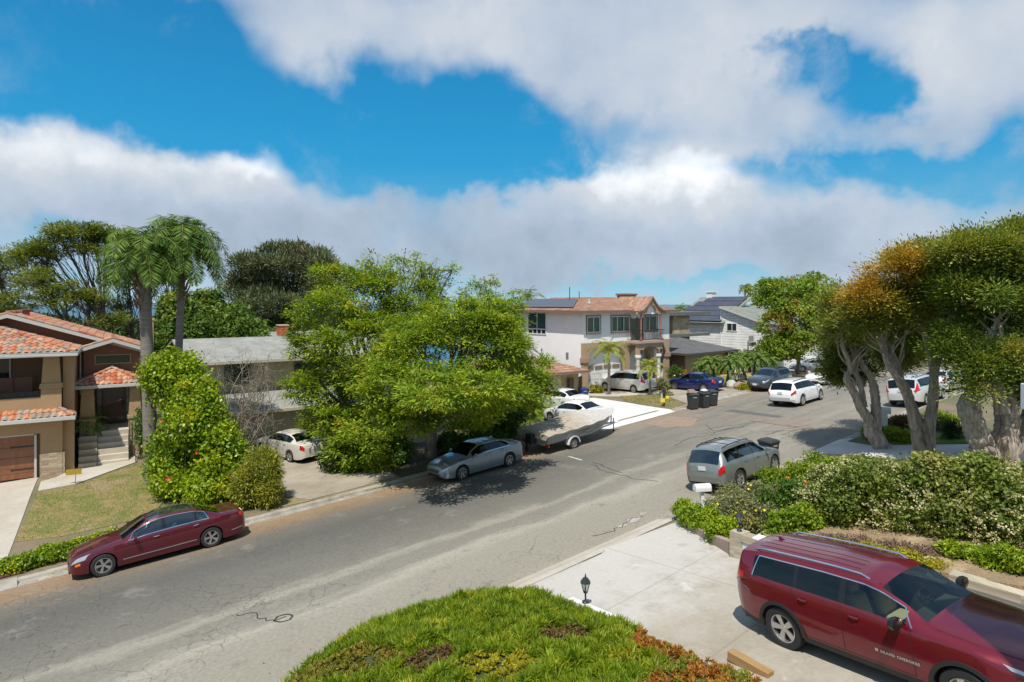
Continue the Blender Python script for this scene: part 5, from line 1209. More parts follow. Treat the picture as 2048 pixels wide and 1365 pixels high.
F_mel = leaf_mat('melaleuca_foliage', (.15, .20, .03), (.31, .34, .06), (.46, .32, .055), .40, .3, w3=(.60, .72)); F_meld = leaf_mat('olive_foliage', (.11, .19, .03), (.25, .32, .055), (.40, .38, .08), .5, .28, w3=(.58, .7))
F_orange = leaf_mat('orange_foliage', (.48, .27, .035), (.38, .29, .04), (.26, .28, .04), .6, .3, w3=(.55, .65)); F_liq = leaf_mat('liquidambar_foliage', (.14, .24, .018), (.26, .34, .03), (.34, .17, .05), .30, .4, w3=(.55, .68))
F_vib = leaf_mat('viburnum_foliage', (.10, .155, .02), (.22, .27, .04), (.30, .30, .08), .8, .28); F_jun = leaf_mat('juniper_foliage', (.13, .22, .010), (.27, .35, .018), (.42, .43, .04), 1.6, .45, var=.35)
F_yel = leaf_mat('yellow_green_foliage', (.26, .28, .02), (.42, .38, .03), None, 1., .35); F_grey = leaf_mat('grey_green_foliage', (.17, .19, .09), (.26, .27, .12), (.40, .38, .06), 1.5, .3, w3=(.58, .68)); F_redl = leaf_mat('red_foliage', (.30, .10, .02), (.42, .24, .03), (.20, .24, .03), 2.0, .3, w3=(.5, .6))
F_brownl = leaf_mat('bronze_foliage', (.13, .07, .03), (.18, .12, .04), (.10, .14, .02), 1.5, .25); M_flred = mat('red_petal', (.65, .03, .03), .5); M_florg = mat('orange_petal', (.80, .14, .02), .5); M_flcr = leaf_mat('cream_petal', (.42, .40, .17), (.54, .51, .27), None, 2., .2, var=.2); M_flwh = mat('white_petal', (.80, .78, .72), .6); M_flpk = mat('pink_petal', (.65, .30, .34), .5); M_flye = mat('yellow_petal', (.80, .62, .03), .5)
M_wood_ = M_bark
def tree(name, label, cat, base, blobs, m, ncl, nper, cr, L, W, trunk_r=.2, fork=None, bk=None, group=None, limbs=True, twigs=40, extra=(), **kw):
    base = Vector(base); r = empty(name, base, 0, label=label, cat=cat, group=group); inv = -base
    bb = [(b[0] - base.x, b[1] - base.y, b[2] - base.z, b[3], b[4], b[5]) for b in blobs]
    o, c = foliage('crown', bb, ncl, nper, cr, L, W, m, r, **kw)
    g = MB(); cen = np.array(bb)[:, :3]; f = Vector(fork) - base if fork is not None else Vector((0, 0, max(1., (cen[:, 2].min()) * .55)))
    limb(g, (0, 0, -.3), f, trunk_r * 1.25, trunk_r * .85, .04, 6, 10)
    if limbs:
        for b in bb:
            e = Vector(b[:3]); pts = limb(g, f, e, trunk_r * .6, trunk_r * .2, .10, 7, 7)
            near = c[np.argsort(np.linalg.norm(c - np.array(b[:3]), axis=1))[: max(60, len(c) // len(bb))]]
            for k in range(max(3, twigs // len(bb))):
                q = near[rng.integers(len(near))]; limb(g, pts[rng.integers(2, len(pts))], q, trunk_r * .16, .012, .10, 4, 4)
    g.build('trunk', bk or M_bark, r, smooth=True)
    for (bl_, m_, n_, np_) in extra: foliage('foliage_patch', [(b[0] - base.x, b[1] - base.y, b[2] - base.z, b[3], b[4], b[5]) for b in bl_], n_, np_, cr, L, W, m_, r, **kw)
    return r
def bush(name, label, cat, blobs, m, ncl, nper, cr, L, W, flowers=(), group=None, stems=True, **kw):
    b0 = blobs[0]; base = Vector((b0[0], b0[1], ter(b0[0], b0[1]))); r = empty(name, base, 0, label=label, cat=cat, group=group)
    bb = [(b[0] - base.x, b[1] - base.y, b[2] - base.z, b[3], b[4], b[5]) for b in blobs]
    kw.setdefault('thick', .22); o, c = foliage('foliage', bb, ncl, nper, cr, L, W, m, r, **kw)
    if stems:
        g = MB()
        for k in range(14):
            b = bb[rng.integers(len(bb))]; q = c[rng.integers(len(c))]; limb(g, (b[0] * .6 + rng.normal() * .1, b[1] * .6 + rng.normal() * .1, -.1), q, .03, .008, .12, 5, 5)
        g.build('stem', M_barkd, r, smooth=True)
    for (fm, n, sz, nm) in flowers:
        if nm == 'cream': foliage('flower_cluster', bb, n, 14, .055, sz, sz, fm, r, thick=.02, cut=.95, kind='leaf'); continue
        p, d = shell(bb, n, .01, .2, .97)
        for k in range(n):
            q, dd = p[k] + d[k] * .05, d[k]; a = np.cross(dd, [0, 0, 1]); a = a / max(1e-6, np.linalg.norm(a)); b_ = np.cross(dd, a); g = MB()
            for j in range(5):
                t = 2 * math.pi * j / 5; e = a * math.cos(t) + b_ * math.sin(t); s_ = a * -math.sin(t) + b_ * math.cos(t)
                g.add([q, q + e * sz * .6 + s_ * sz * .35 + dd * sz * .3, q + e * sz + dd * sz * .25, q + e * sz * .6 - s_ * sz * .35 + dd * sz * .3], [(0, 1, 2, 3)])
            g.build('flower', fm, r)
    return r
def palm(name, label, base, top, nf, fl, m, trunk_r=.12, leaflet=.45, droop=1., spread=(.1, 1.15), group=None, boot=True, lw=.035, npair=26, plume=.35, bk=None, up0=.5, seed=None):
    base, top = Vector(base), Vector(top); r = empty(name, base, 0, label=label, cat='palm tree', group=group); t = top - base
    g = MB(); pts = []; n = 14
    for i in range(n + 1): f = i / n; pts.append(t * f + Vector((t.x, t.y, 0)) * (.25 * f * (f - 1)))
    pts[0].z -= .3; g.tube(pts, [trunk_r * (1.25 if i == 0 else 1.05 - .25 * i / n) for i in range(n + 1)], 12); g.build('trunk', bk or M_palmt, r, smooth=True)
    if boot:
        b = MB(); 
        for k in range(54):
            a = k * 2.4; z = t.z - 2.7 + k * .05; rr = trunk_r * .80; p = Vector((t.x + rr * math.cos(a), t.y + rr * math.sin(a), z)); b.tube([p, p + Vector((.10 * math.cos(a), .10 * math.sin(a), .22)), p + Vector((.20 * math.cos(a), .20 * math.sin(a), .5 - .3 * (k % 2)))], [.05, .04, .012], 5)
        b.build('frond_base', mat('frond_base', (.22, .13, .075), .9, (.14, .09, .06), 4., 1.), r, smooth=True)
    Cn, Dn, Nn, Ls = [], [], [], []; rach = MB()
    for k in range(nf):
        a = k * 2.39996 + rng.uniform(-.2, .2); inc = spread[0] + (spread[1] - spread[0]) * (k / nf) + rng.uniform(-.08, .08)      # inclination from vertical, radians
        L = fl * rng.uniform(.85, 1.1) * (1. if k > nf * .15 else .8); h = Vector((math.cos(a), math.sin(a), 0)); P = t.copy(); d = (h * math.sin(inc) + Vector((0, 0, math.cos(inc)))).normalized(); ps = [P.copy()]; step = L / 12
        for i in range(12):
            d = (d + Vector((0, 0, -droop * (.06 + .022 * i)))).normalized(); P = P + d * step; ps.append(P.copy())
        rach.tube(ps, [.022 - .0016 * i for i in range(13)], 4)
        side = h.cross(Vector((0, 0, 1)))
        for i in range(npair):
            f = .14 + .86 * i / (npair - 1); q = f * 12; j = min(11, int(q)); p = ps[j].lerp(ps[j + 1], q - j); tg = (ps[j + 1] - ps[j]).normalized(); upv = side.cross(tg).normalized()
            if upv.z < 0: upv = -upv
            ll = leaflet * (math.sin(math.pi * min(1, .16 + f * .80)) ** .6)
            for s_ in (1, -1):
                dl = (side * s_ * 1. + tg * .55 + upv * rng.uniform(-plume, plume) + Vector((0, 0, -.30 * droop))).normalized(); Cn.append(p + dl * ll / 2); Dn.append(dl); Nn.append(upv + Vector(rng.normal(size=3) * .3)); Ls.append(ll)
    leaves('crown', np.array(Cn), np.array(Dn), np.array(Nn), np.array(Ls), lw, m, r); rach.build('frond_stalk', mat('frond_stalk', (.30, .30, .08), .7), r, smooth=True)
    return r
# ---- the two big lime green trees in the middle
A0 = hit(862, 915)
tree('lime_tree', 'large lime green feathery tree whose thick trunk stands behind the silver blue sedan', 'tree', A0,
     [bl(850, 700, 30, 100, 75), bl(945, 700, 30.5, 95, 80), bl(1020, 745, 31, 72, 75), bl(890, 780, 25, 110, 48), bl(960, 775, 24.5, 70, 36), bl(785, 780, 27, 62, 70), bl(1075, 770, 32, 35, 55), bl(960, 625, 33, 70, 40), bl(1000, 690, 33, 70, 60), bl(810, 835, 27, 65, 38), bl(965, 800, 27, 85, 40), bl(1040, 790, 28, 45, 40), bl(900, 640, 31, 80, 50), bl(1000, 700, 30.5, 70, 60), bl(920, 830, 29, 95, 34)],
     F_lime, 3100, 25, .24, .23, .072, .30, fork=at(868, 830, 32.), gaps=.47, gscale=1.8, kind='frond', flat=.42, droop=.12, twigs=170, thick=.2)
tree('lime_tree', 'wide lime green feathery tree overhanging the cream car, left of the kerb trunk', 'tree', hit(735, 900),
     [bl(670, 640, 35, 85, 65), bl(625, 700, 34, 45, 55), bl(735, 600, 36, 85, 62), bl(720, 720, 33, 90, 95), bl(650, 790, 33, 60, 60), bl(700, 850, 32, 60, 45), bl(800, 640, 36, 75, 60), bl(600, 780, 34, 34, 28), bl(685, 560, 37, 55, 32), bl(730, 890, 30, 62, 40), bl(690, 905, 30.5, 40, 34), bl(840, 605, 37, 60, 45), bl(640, 840, 33, 40, 35), bl(770, 690, 33, 70, 70), bl(780, 590, 36, 60, 50)],
     F_lime, 3100, 25, .24, .23, .072, .26, gaps=.47, gscale=1.8, kind='frond', flat=.42, droop=.12, twigs=190, thick=.2)
tree('thin_crowned_tree', 'tall thin crowned tree with bare twigs rising above the left lime green tree', 'tree', hit(800, 880),
     [bl(800, 540, 38, 75, 55), bl(870, 560, 38, 50, 48), bl(760, 575, 38, 55, 40), bl(730, 530, 38, 30, 22), bl(905, 540, 38, 22, 18)], F_lime, 260, 17, .20, .25, .07, .16, gaps=.15, kind='frond', flat=.5, twigs=170, thick=.4, bk=M_barkd, cut=.2)
tree('thin_crowned_tree', 'thin crowned tree with bare twigs left of the white two storey house', 'tree', hit(1000, 860),
     [bl(965, 590, 40, 42, 45), bl(1020, 620, 40, 45, 42), bl(1000, 650, 39, 60, 40), bl(1030, 690, 39, 30, 40), bl(1095, 722, 37, 20, 16)], F_lime, 420, 17, .20, .25, .07, .14, gaps=.1, kind='frond', flat=.5, twigs=140, thick=.35, bk=M_barkd, cut=.3)
tree('small_dark_tree', 'dark leaved small tree with a leaning trunk behind the boat stern', 'tree', hit(1032, 862), [bl(1010, 820, 35, 45, 45), bl(1045, 780, 36, 40, 50), bl(1020, 740, 36, 36, 40)], F_green, 700, 16, .2, .2, .07, .14, twigs=60, gaps=.2)
# ---- behind the grey roofed house
tree('pine_tree', 'broad grey green pine tree on the skyline behind the shingle roofed house', 'tree', at(600, 720, 62),
     [bl(560, 545, 60, 90, 42), bl(490, 580, 60, 48, 35), bl(640, 560, 60, 60, 45), bl(540, 610, 58, 80, 45), bl(620, 630, 58, 70, 50), bl(590, 510, 61, 60, 22), bl(500, 640, 59, 50, 35), bl(560, 665, 59, 60, 30)],
     F_pine, 4200, 18, .30, .50, .085, .45, gaps=.30, kind='frond', flat=.8, droop=-.3, twigs=120, bk=M_bark, thick=.22)
for i, (u, v, Y, ru, rv, lb) in enumerate([(365, 650, 46, 45, 58, 'dense dark green tree directly right of the two palm trunks'), (430, 655, 48, 48, 62, 'dense dark green tree between the palms and the pine, tallest of the row'), (490, 670, 47, 38, 45, 'dense dark green tree at the right end of the row, above the shingle ridge')]):
    b = at(u, 720, Y); b.z = ter(b.x, b.y)
    tree('evergreen_tree', lb, 'tree', b, [bl(u, v, Y, ru, rv), bl(u - 15, v - 25, Y, ru * .6, rv * .7), bl(u + 18, v + 15, Y - .5, ru * .7, rv * .6)], F_ever, 1300, 16, .28, .30, .13, .2, twigs=20, group='evergreens behind the shingle house', gaps=.15)
for u, v, lb in ((518, 655, 'small broad leaved palm left of the red brick chimney'), (540, 668, 'small broad leaved palm nearest the red brick chimney')):
    p = at(u, v, 50); b = Vector((p.x, p.y, ter(p.x, p.y))); palm('small_palm', lb, b, p, 12, 1.4, F_palm, .08, .3, 1., (.3, 1.4), boot=False, lw=.09, npair=12)
# ---- acacias at the far left
def acacia(base_uv, Y, label, lobes, patches, twigs=120, **kw):
    b = at(*base_uv, Y); b.z = ter(b.x, b.y); return tree('acacia_tree', label, 'tree', b, lobes, F_acac, patches, 16, .30, .30, .075, .22, bk=M_barkd, kind='frond', flat=.35, droop=.0, twigs=twigs, group='acacias behind the tan house', **kw)
acacia((205, 700), 46, 'umbrella crowned acacia behind the tan house, open at its centre', [bl(165, 468, 46, 62, 26), bl(110, 500, 46, 55, 22), bl(215, 470, 47, 50, 20), bl(60, 520, 46, 42, 22), bl(60, 500, 47, 30, 15), bl(190, 500, 46, 40, 12), bl(115, 470, 46, 30, 14)], 1050, gaps=.1, thick=.35, cut=.3)
acacia((165, 700), 44, 'lower dark acacia with bare stems between tan roof and palms', [bl(130, 590, 44, 50, 30), bl(80, 570, 44, 50, 35), bl(180, 600, 45, 30, 22), bl(210, 640, 45, 40, 20)], 500, gaps=.3, thick=.5, cut=.2)
acacia((10, 690), 48, 'dense acacia cut by the left edge of the picture', [bl(0, 560, 48, 50, 60), bl(-60, 520, 49, 70, 60), bl(30, 610, 47, 50, 35)], 900, gaps=.1, thick=.3)
acacia((255, 700), 50, 'acacia with several thin curved bare stems just left of the palm trunks', [bl(255, 560, 50, 30, 22), bl(265, 520, 50, 30, 15), bl(240, 610, 50, 30, 15), bl(330, 560, 50, 25, 15)], 240, gaps=.1, twigs=150, thick=.5, cut=.1)
# ---- the twin palms
p1 = at(303, 700, 29); palm('queen_palm', 'thick trunked tall palm, the left one of the pair by the tan house chimney', (p1.x, p1.y, ter(p1.x, p1.y)), at(286, 512, 29), 44, 2.55, F_palm, .30, .75, 1.45, (.12, 1.75), lw=.046, npair=56, plume=.6)
p2 = at(350, 700, 30.5); palm('queen_palm', 'slender trunked tall palm, the right one of the pair by the tan house chimney', (p2.x, p2.y, ter(p2.x, p2.y)), at(366, 494, 30.5), 44, 2.75, F_palm, .19, .75, 1.45, (.10, 1.7), lw=.046, npair=56, plume=.6)
# ---- hibiscus hedge and bushes along the left property line
h_ = bush('hibiscus_hedge', 'tall bright green hibiscus hedge with red flowers between two front yards', 'hedge',
     [bl(345, 880, 28, 50, 90), bl(335, 770, 28.5, 45, 65, 40), bl(370, 735, 29, 45, 30), bl(400, 850, 27.5, 55, 90), bl(440, 915, 27, 45, 75), bl(392, 790, 28, 32, 48), bl(445, 875, 28, 25, 36), bl(345, 960, 27, 40, 40), bl(430, 970, 26.5, 50, 40)], F_hib, 3400, 16, .20, .15, .10, flowers=[(M_flred, 9, .11, 'fl')], up=.05, gaps=.12, gscale=1.6)
bush('rosemary_bush', 'rounded yellow green bush beside the small mailbox at the kerb', 'bush', [bl(525, 945, 26, 38, 48), bl(495, 975, 25.6, 32, 40), bl(540, 985, 25.4, 22, 32)], F_yel if 0 else leaf_mat('rosemary_foliage', (.16, .20, .02), (.32, .32, .03), None, 1.2, .3), 900, 16, .10, .17, .035, kind='frond', flat=1., lump=0)
bush('garden_shrub', 'small green shrub between the steps and the hibiscus hedge', 'bush', [bl(283, 850, 33, 14, 30), bl(290, 880, 33, 18, 22)], F_green, 160, 12, .12, .14, .08)
b0 = hit(190, 915); palm('cycad_palm', 'short palm with a leaning trunk in front of the porch steps', hit(166, 926), at(176, 852, hit(166, 926).y), 22, 1.15, F_palm, .20, .30, .9, (.2, 1.5), boot=False, lw=.055, npair=22, bk=M_barkd)
# low clipped hedge
def strip_bush(name, label, cat, sA, sB, tA, tB, h, m, n, nper, L, W, **kw):
    bl_ = []; k = max(2, int(abs(tB - tA) / .45)); 
    for i in range(k + 1):
        x, y = xy(sA + (sB - sA) * i / k, tA + (tB - tA) * i / k); bl_.append((x, y, ter(x, y) + h * .45, .42, .42, h * .6))
    return bush(name, label, cat, bl_, m, n, nper, .07, L, W, **kw)
strip_bush('box_hedge', 'low clipped green hedge along the kerb behind the dark maroon saloon', 'hedge', .9, 1.4, .2, 5.6, .52, F_hib, 1500, 14, .08, .055, cut=.85, thick=.12)
# bare shrub in front of the grey house
def bare_shrub(base, label, hgt, rad, n=26):
    base = Vector(base); r = empty('bare_shrub', base, 0, label=label, cat='shrub'); g = MB()
    for k in range(n):
        a = rng.uniform(0, 6.28); e = Vector((math.cos(a) * rad * rng.uniform(.2, 1), math.sin(a) * rad * rng.uniform(.2, 1), hgt * rng.uniform(.6, 1))); pts = limb(g, (0, 0, -.1), e, .04, .012, .15, 7, 5)
        for j in range(12):
            q = pts[rng.integers(3, len(pts))]; e2 = q + Vector(rng.normal(size=3) * .45); pp = limb(g, q, e2, .010, .004, .15, 4, 3)
            for _ in range(2): limb(g, pp[3], e2 + Vector(rng.normal(size=3) * .25), .006, .003, .15, 3, 3)
    g.build('branches', M_twig, r, smooth=True)
    c = rng.normal(size=(500, 3)) * [rad * .5, rad * .5, hgt * .22] + [0, 0, hgt * .6]; leaves('sparse_leaves', c, rng.normal(size=(500, 3)), rng.normal(size=(500, 3)), .09, .05, F_hib, r)
bare_shrub(hit(470, 925) , 'leafless grey twiggy shrub against the cream board wall', 5.6, 2.6, 46)
# shade planting under the trees
for i, (u, v, ru, rv, lb) in enumerate([(700, 920, 55, 26, 'dark shade shrub right of the cream car tail'), (780, 900, 55, 40, 'dark shade shrub left of the thick kerb trunk'), (935, 872, 60, 42, 'dark shade shrub right of the thick kerb trunk'), (1000, 868, 36, 26, 'pale leaved shade shrub behind the silver blue sedan roof')]):
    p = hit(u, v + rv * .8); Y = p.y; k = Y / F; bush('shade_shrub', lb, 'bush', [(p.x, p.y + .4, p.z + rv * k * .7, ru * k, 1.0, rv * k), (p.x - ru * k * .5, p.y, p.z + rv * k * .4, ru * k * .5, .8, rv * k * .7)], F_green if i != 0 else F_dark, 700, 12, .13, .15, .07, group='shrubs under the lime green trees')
bush('juniper_bush', 'spiky bright green shrub low at the kerb under the lime green branches', 'bush', [bl(750, 925, 30.5, 42, 24), bl(700, 935, 30.3, 30, 18)], F_lime, 260, 14, .14, .22, .06, kind='frond')
# palms by the boat and white house
p = hit(1050, 838); palm('areca_palm', 'arching palm fronds behind the boat, left of the white sedans', p, p + Vector((0, .1, .7)), 18, 2.6, F_palmy, .09, .42, 1., (.25, 1.35), boot=False, npair=26, lw=.045)
bush('grass_tuft', 'small bright green tuft between the boat and the front white sedan', 'bush', [bl(1148, 822, 40, 24, 9)], F_lime, 90, 14, .1, .3, .04, kind='frond', stems=False)
p = hit(1218, 790); palm('king_palm', 'yellow green palm in front of the white garage door', p, at(1218, 705, p.y), 20, 2.1, F_palmy, .12, .45, 1.1, (.1, 1.5), boot=False, npair=26, lw=.05)
p = hit(1300, 790); palm('king_palm', 'smaller yellow green palm in front of the white porch column', p, at(1300, 738, p.y), 16, 1.7, F_palmy, .10, .38, 1.1, (.2, 1.45), boot=False, npair=24, lw=.045)
p = at(1055, 600, 64); palm('king_palm', 'palm rising behind the far end of the white two storey house', (p.x, p.y, ter(p.x, p.y)), p, 16, 2.4, F_palm, .14, .5, 1., (.2, 1.5), boot=False, npair=22, lw=.07)
p = at(1490, 576, 130); palm('distant_palm', 'distant single palm above the solar roof', (p.x, p.y, -6), p, 16, 1.9, F_palm, .2, .6, 1.3, (.2, 1.7), boot=False, npair=14, lw=.12)
for u, lb in ((1360, 'distant palm top just right of the brown tile roof'), (1381, 'distant palm top left of the solar roof')): p = at(u, 618, 125); palm('distant_palm', lb, (p.x, p.y, -6), p, 14, 1.9, F_palm, .2, .6, 1.3, (.2, 1.6), boot=False, npair=14, lw=.12)
# pygmy date palms beyond the blue sedan
for i, (u, vb, ut, vt, Y) in enumerate([(1430, 772, 1424, 728, 53), (1452, 775, 1462, 730, 52.5), (1418, 765, 1408, 735, 54), (1492, 762, 1480, 722, 55), (1506, 763, 1512, 720, 55), (1530, 758, 1534, 728, 57), (1465, 750, 1470, 715, 58), (1500, 745, 1500, 712, 60)]):
    b = hit(u, vb); sp_ = ['leftmost of the date palms behind the blue sedan', 'date palm with a leaning trunk right behind the blue sedan tail', 'low date palm nearest the tan garage wall', 'date palm on the lawn left of the slate SUV', 'date palm just above the slate SUV roof', 'date palm at the right end of the clump by the slate SUV', 'rear date palm in the middle of the clump', 'rear date palm above the rocks'][i]
    palm('date_palm', sp_, b, at(ut, vt, b.y), 30, 1.6, F_palm, .13, .30, 1.1, (.25, 1.6), group='pygmy date palms beyond the blue sedan', boot=False, npair=22, lw=.085, bk=M_barkd)
for u, v, ru, rv, m, lb, fl in [(1325, 770, 16, 13, F_grey, 'silvery shrub between the minivan and the blue sedan', None), (1352, 748, 18, 20, F_green, 'green shrub with white flowers at the corner of the white house', M_flwh), (1385, 745, 18, 12, F_grey, 'pale flowering shrub under the tan garage wall, left end', M_flwh), (1415, 742, 20, 11, F_grey, 'pale flowering shrub under the tan garage wall, right end', M_flwh), (1192, 780, 12, 9, F_yel, 'yellow leaved shrub by the brown fence', None), (1330, 788, 10, 5, F_grey, 'low grey plant left of the blue sedan nose', None), (1475, 768, 10, 9, F_brownl, 'dry reddish shrub by the rocks at the kerb', None), (1488, 775, 9, 7, F_yel, 'yellow shrub between the rocks and the slate SUV', None)]:
    p = hit(u, v + rv * .8); k = p.y / F; bush('garden_shrub', lb, 'bush', [(p.x, p.y, p.z + rv * k * .7, ru * k, ru * k * .8, rv * k)], m, 150, 12, .12, .15, .07, flowers=[(fl, 5, .08, 'f')] if fl else ())
# liquidambar by the clapboard house
b = hit(1597, 727); b = at(1597, 727, 62.); b.z = ter(b.x, b.y)
tree('liquidambar_tree', 'bright green street tree with reddish top in front of the clapboard house', 'tree', b, [bl(1590, 640, 61, 60, 55), bl(1570, 590, 62, 50, 38), bl(1620, 600, 61, 50, 40), bl(1600, 690, 60, 62, 35), bl(1550, 660, 60, 34, 40), bl(1540, 700, 60, 30, 22)], F_liq, 1700, 15, .28, .30, .17, .22, gaps=.5, gscale=1.3, twigs=60)
b = at(1560, 700, 92.); b.z = ter(b.x, b.y)
tree('liquidambar_tree', 'reddish leaved tree further back above the clapboard roof', 'tree', b, [bl(1540, 590, 92, 45, 28), bl(1590, 580, 92, 55, 25), bl(1640, 575, 92, 35, 28), bl(1560, 640, 92, 60, 45)], F_liq, 900, 12, .4, .42, .22, .25, gaps=.2, twigs=40)
# ---- the three twisted trees on the right
def twisted(name, label, base, trunks, lobes, m, ncl, extra=(), cr=.30, r0=.25, gaps=.66, flare=1.35, L=.155, W=.05):
    base = Vector(base); r = empty(name, base, 0, label=label, cat='tree'); loc = lambda l: [(b[0] - base.x, b[1] - base.y, b[2] - base.z, b[3], b[4], b[5]) for b in l]
    o, c = foliage('crown', loc(lobes), int(ncl * 1.15), 34, cr, L, W, m, r, gaps=gaps, gscale=1.7, flat=.6, kind='frond', droop=-.25, thick=.30)
    for (l2, m2, n2) in extra: foliage('crown_patch', loc(l2), n2, 30, cr, L, W, m2, r, gaps=gaps, gscale=1.7, flat=.6, kind='frond', droop=-.25, thick=.3)
    g = MB()
    for pts, rs in trunks:
        P = [Vector(q) - base for q in pts]; PP, RR = [], []; rs = [x * .70 for x in rs]
        for i in range(len(P) - 1):
            for k in range(9):
                t = k / 9; p0, p1, p2, p3 = P[max(0, i - 1)], P[i], P[i + 1], P[min(len(P) - 1, i + 2)]
                q = .5 * ((2 * p1) + (p2 - p0) * t + (2 * p0 - 5 * p1 + 4 * p2 - p3) * t * t + (3 * p1 - p0 - 3 * p2 + p3) * t ** 3); PP.append(q + Vector(rng.normal(size=3) * rs[i] * .05)); RR.append((rs[i] + (rs[i + 1] - rs[i]) * t) * rng.uniform(.94, 1.07))
        PP.append(P[-1]); RR.append(rs[-1]); b0 = len(g.v); g.tube(PP, RR, 20)
        for i in range(b0, len(g.v)):                      # fluted, burled bark
            v = Vector(g.v[i]); k = (i - b0) % 20; ring = (i - b0) // 20; ax = PP[min(ring, len(PP) - 1)]; f = 1 + .12 * math.sin(k * 1.26 + ring * .22) + .10 * math.sin(k * 2.51 - ring * .31 + 1) + rng.normal() * .035; g.v[i] = tuple(ax + (v - ax) * f)
    g.build('trunk', M_barkp, r, smooth=True)
    tw = MB()
    for k in range(60):
        pts, rs = trunks[rng.integers(len(trunks))]; a = Vector(pts[len(pts) - 1 - rng.integers(0, 3)]) - base; dd = np.linalg.norm(c - np.array(a), axis=1); q = c[np.argsort(dd)[rng.integers(0, max(2, len(c) // 9))]]; limb(tw, a, q, .05, .01, .14, 6, 5)
    tw.build('branch', M_barkp, r, smooth=True)
    return r
A = lambda l, Y0, dY=0.: [at(u, v, Y0 + dY * i) for i, (u, v) in enumerate(l)]
T1 = hit(1762, 898)
twisted('twisted_tree', 'twisted grey trunked tree, leftmost of the three by the neighbour\'s pale driveway', T1,
    [(A([(1766, 900), (1745, 862), (1738, 840), (1722, 815), (1705, 780), (1693, 758), (1700, 735), (1686, 690), (1682, 640)], T1.y), [.50, .40, .32, .25, .20, .17, .14, .12, .09]),
     (A([(1752, 870), (1752, 830), (1750, 790), (1742, 757), (1725, 730), (1708, 700), (1700, 680)], T1.y, .05), [.32, .27, .23, .19, .16, .14, .1]),
     (A([(1728, 815), (1722, 775), (1712, 740), (1708, 690)], T1.y, .1), [.2, .15, .12, .08])],
    [bl(1700, 650, T1.y, 52, 45, 60), bl(1750, 620, T1.y, 60, 55, 60), bl(1690, 610, T1.y + 1, 45, 40), bl(1680, 700, T1.y + 2, 36, 50), bl(1700, 745, T1.y + 2, 36, 38), bl(1740, 590, T1.y + 1, 45, 35)], F_mel, 2600,
    extra=[([bl(1785, 540, T1.y - 3, 50, 40), bl(1755, 590, T1.y - 3, 44, 40), bl(1830, 520, T1.y - 3.5, 40, 24), bl(1720, 600, T1.y - 1, 36, 30)], F_orange, 620), ([bl(1690, 730, T1.y + 3, 40, 45), bl(1760, 690, T1.y + 4, 50, 40)], F_meld, 500)])
T2 = hit(1852, 916)
twisted('twisted_tree', 'twisted twin trunked tree, the middle one of the three', T2,
    [(A([(1838, 918), (1832, 860), (1815, 790), (1790, 750), (1775, 725), (1765, 690), (1750, 660)], T2.y), [.34, .27, .24, .19, .16, .15, .12]),
     (A([(1842, 905), (1850, 870), (1830, 825), (1805, 770), (1795, 735), (1780, 700), (1762, 665)], T2.y, .05), [.3, .26, .22, .2, .17, .14, .1]),
     (A([(1857, 918), (1858, 860), (1866, 800), (1868, 760), (1862, 720), (1850, 670), (1840, 640), (1825, 615)], T2.y), [.38, .27, .24, .22, .16, .13, .11, .08]),
     (A([(1868, 770), (1874, 720), (1875, 690), (1890, 655), (1905, 625), (1908, 590), (1905, 575)], T2.y - .2), [.2, .17, .15, .14, .12, .12, .14])],
    [bl(1830, 590, T2.y, 60, 55), bl(1880, 540, T2.y, 70, 50), bl(1790, 635, T2.y - .3, 58, 42), bl(1740, 640, T2.y, 40, 34), bl(1850, 520, T2.y + 1, 60, 40), bl(1930, 520, T2.y, 60, 45), bl(1905, 610, T2.y + 1, 50, 50), bl(1800, 700, T2.y + 4, 55, 38)], F_mel, 2500,
    extra=[([bl(1830, 640, T2.y + 2, 60, 60), bl(1870, 610, T2.y + 1.5, 60, 60)], F_meld, 600)])
T3 = hit(2005, 936)
twisted('twisted_tree', 'massive gnarled trunked tree at the right edge, rightmost of the three', T3,
    [(A([(1985, 940), (1965, 895), (1948, 850), (1938, 815), (1950, 780), (1970, 740)], T3.y), [.42, .55, .50, .42, .33, .22]),
     (A([(2020, 940), (2010, 890), (2015, 840), (2010, 800), (2025, 760), (2045, 710)], T3.y), [.46, .52, .46, .40, .34, .28]),
     (A([(2005, 830), (1990, 760), (1965, 700), (1985, 665), (1995, 640)], T3.y - .3), [.35, .25, .16, .12, .08]), (A([(2030, 900), (2060, 830), (2070, 740), (2060, 640)], T3.y + .2), [.4, .35, .3, .2])],
    [bl(1950, 600, T3.y, 75, 70), bl(1985, 520, T3.y, 75, 60), bl(2050, 500, T3.y, 65, 55), bl(1950, 700, T3.y, 62, 50), bl(1955, 770, T3.y - .3, 60, 36), bl(2035, 610, T3.y, 70, 80), bl(2010, 720, T3.y - .5, 60, 55), bl(1930, 745, T3.y, 42, 38), bl(2090, 580, T3.y + 1, 80, 90), bl(2060, 760, T3.y, 50, 45)], F_meld, 4300,
    extra=[([bl(1960, 500, T3.y, 80, 40), bl(2040, 470, T3.y, 60, 30)], F_mel, 700)], r0=.3)
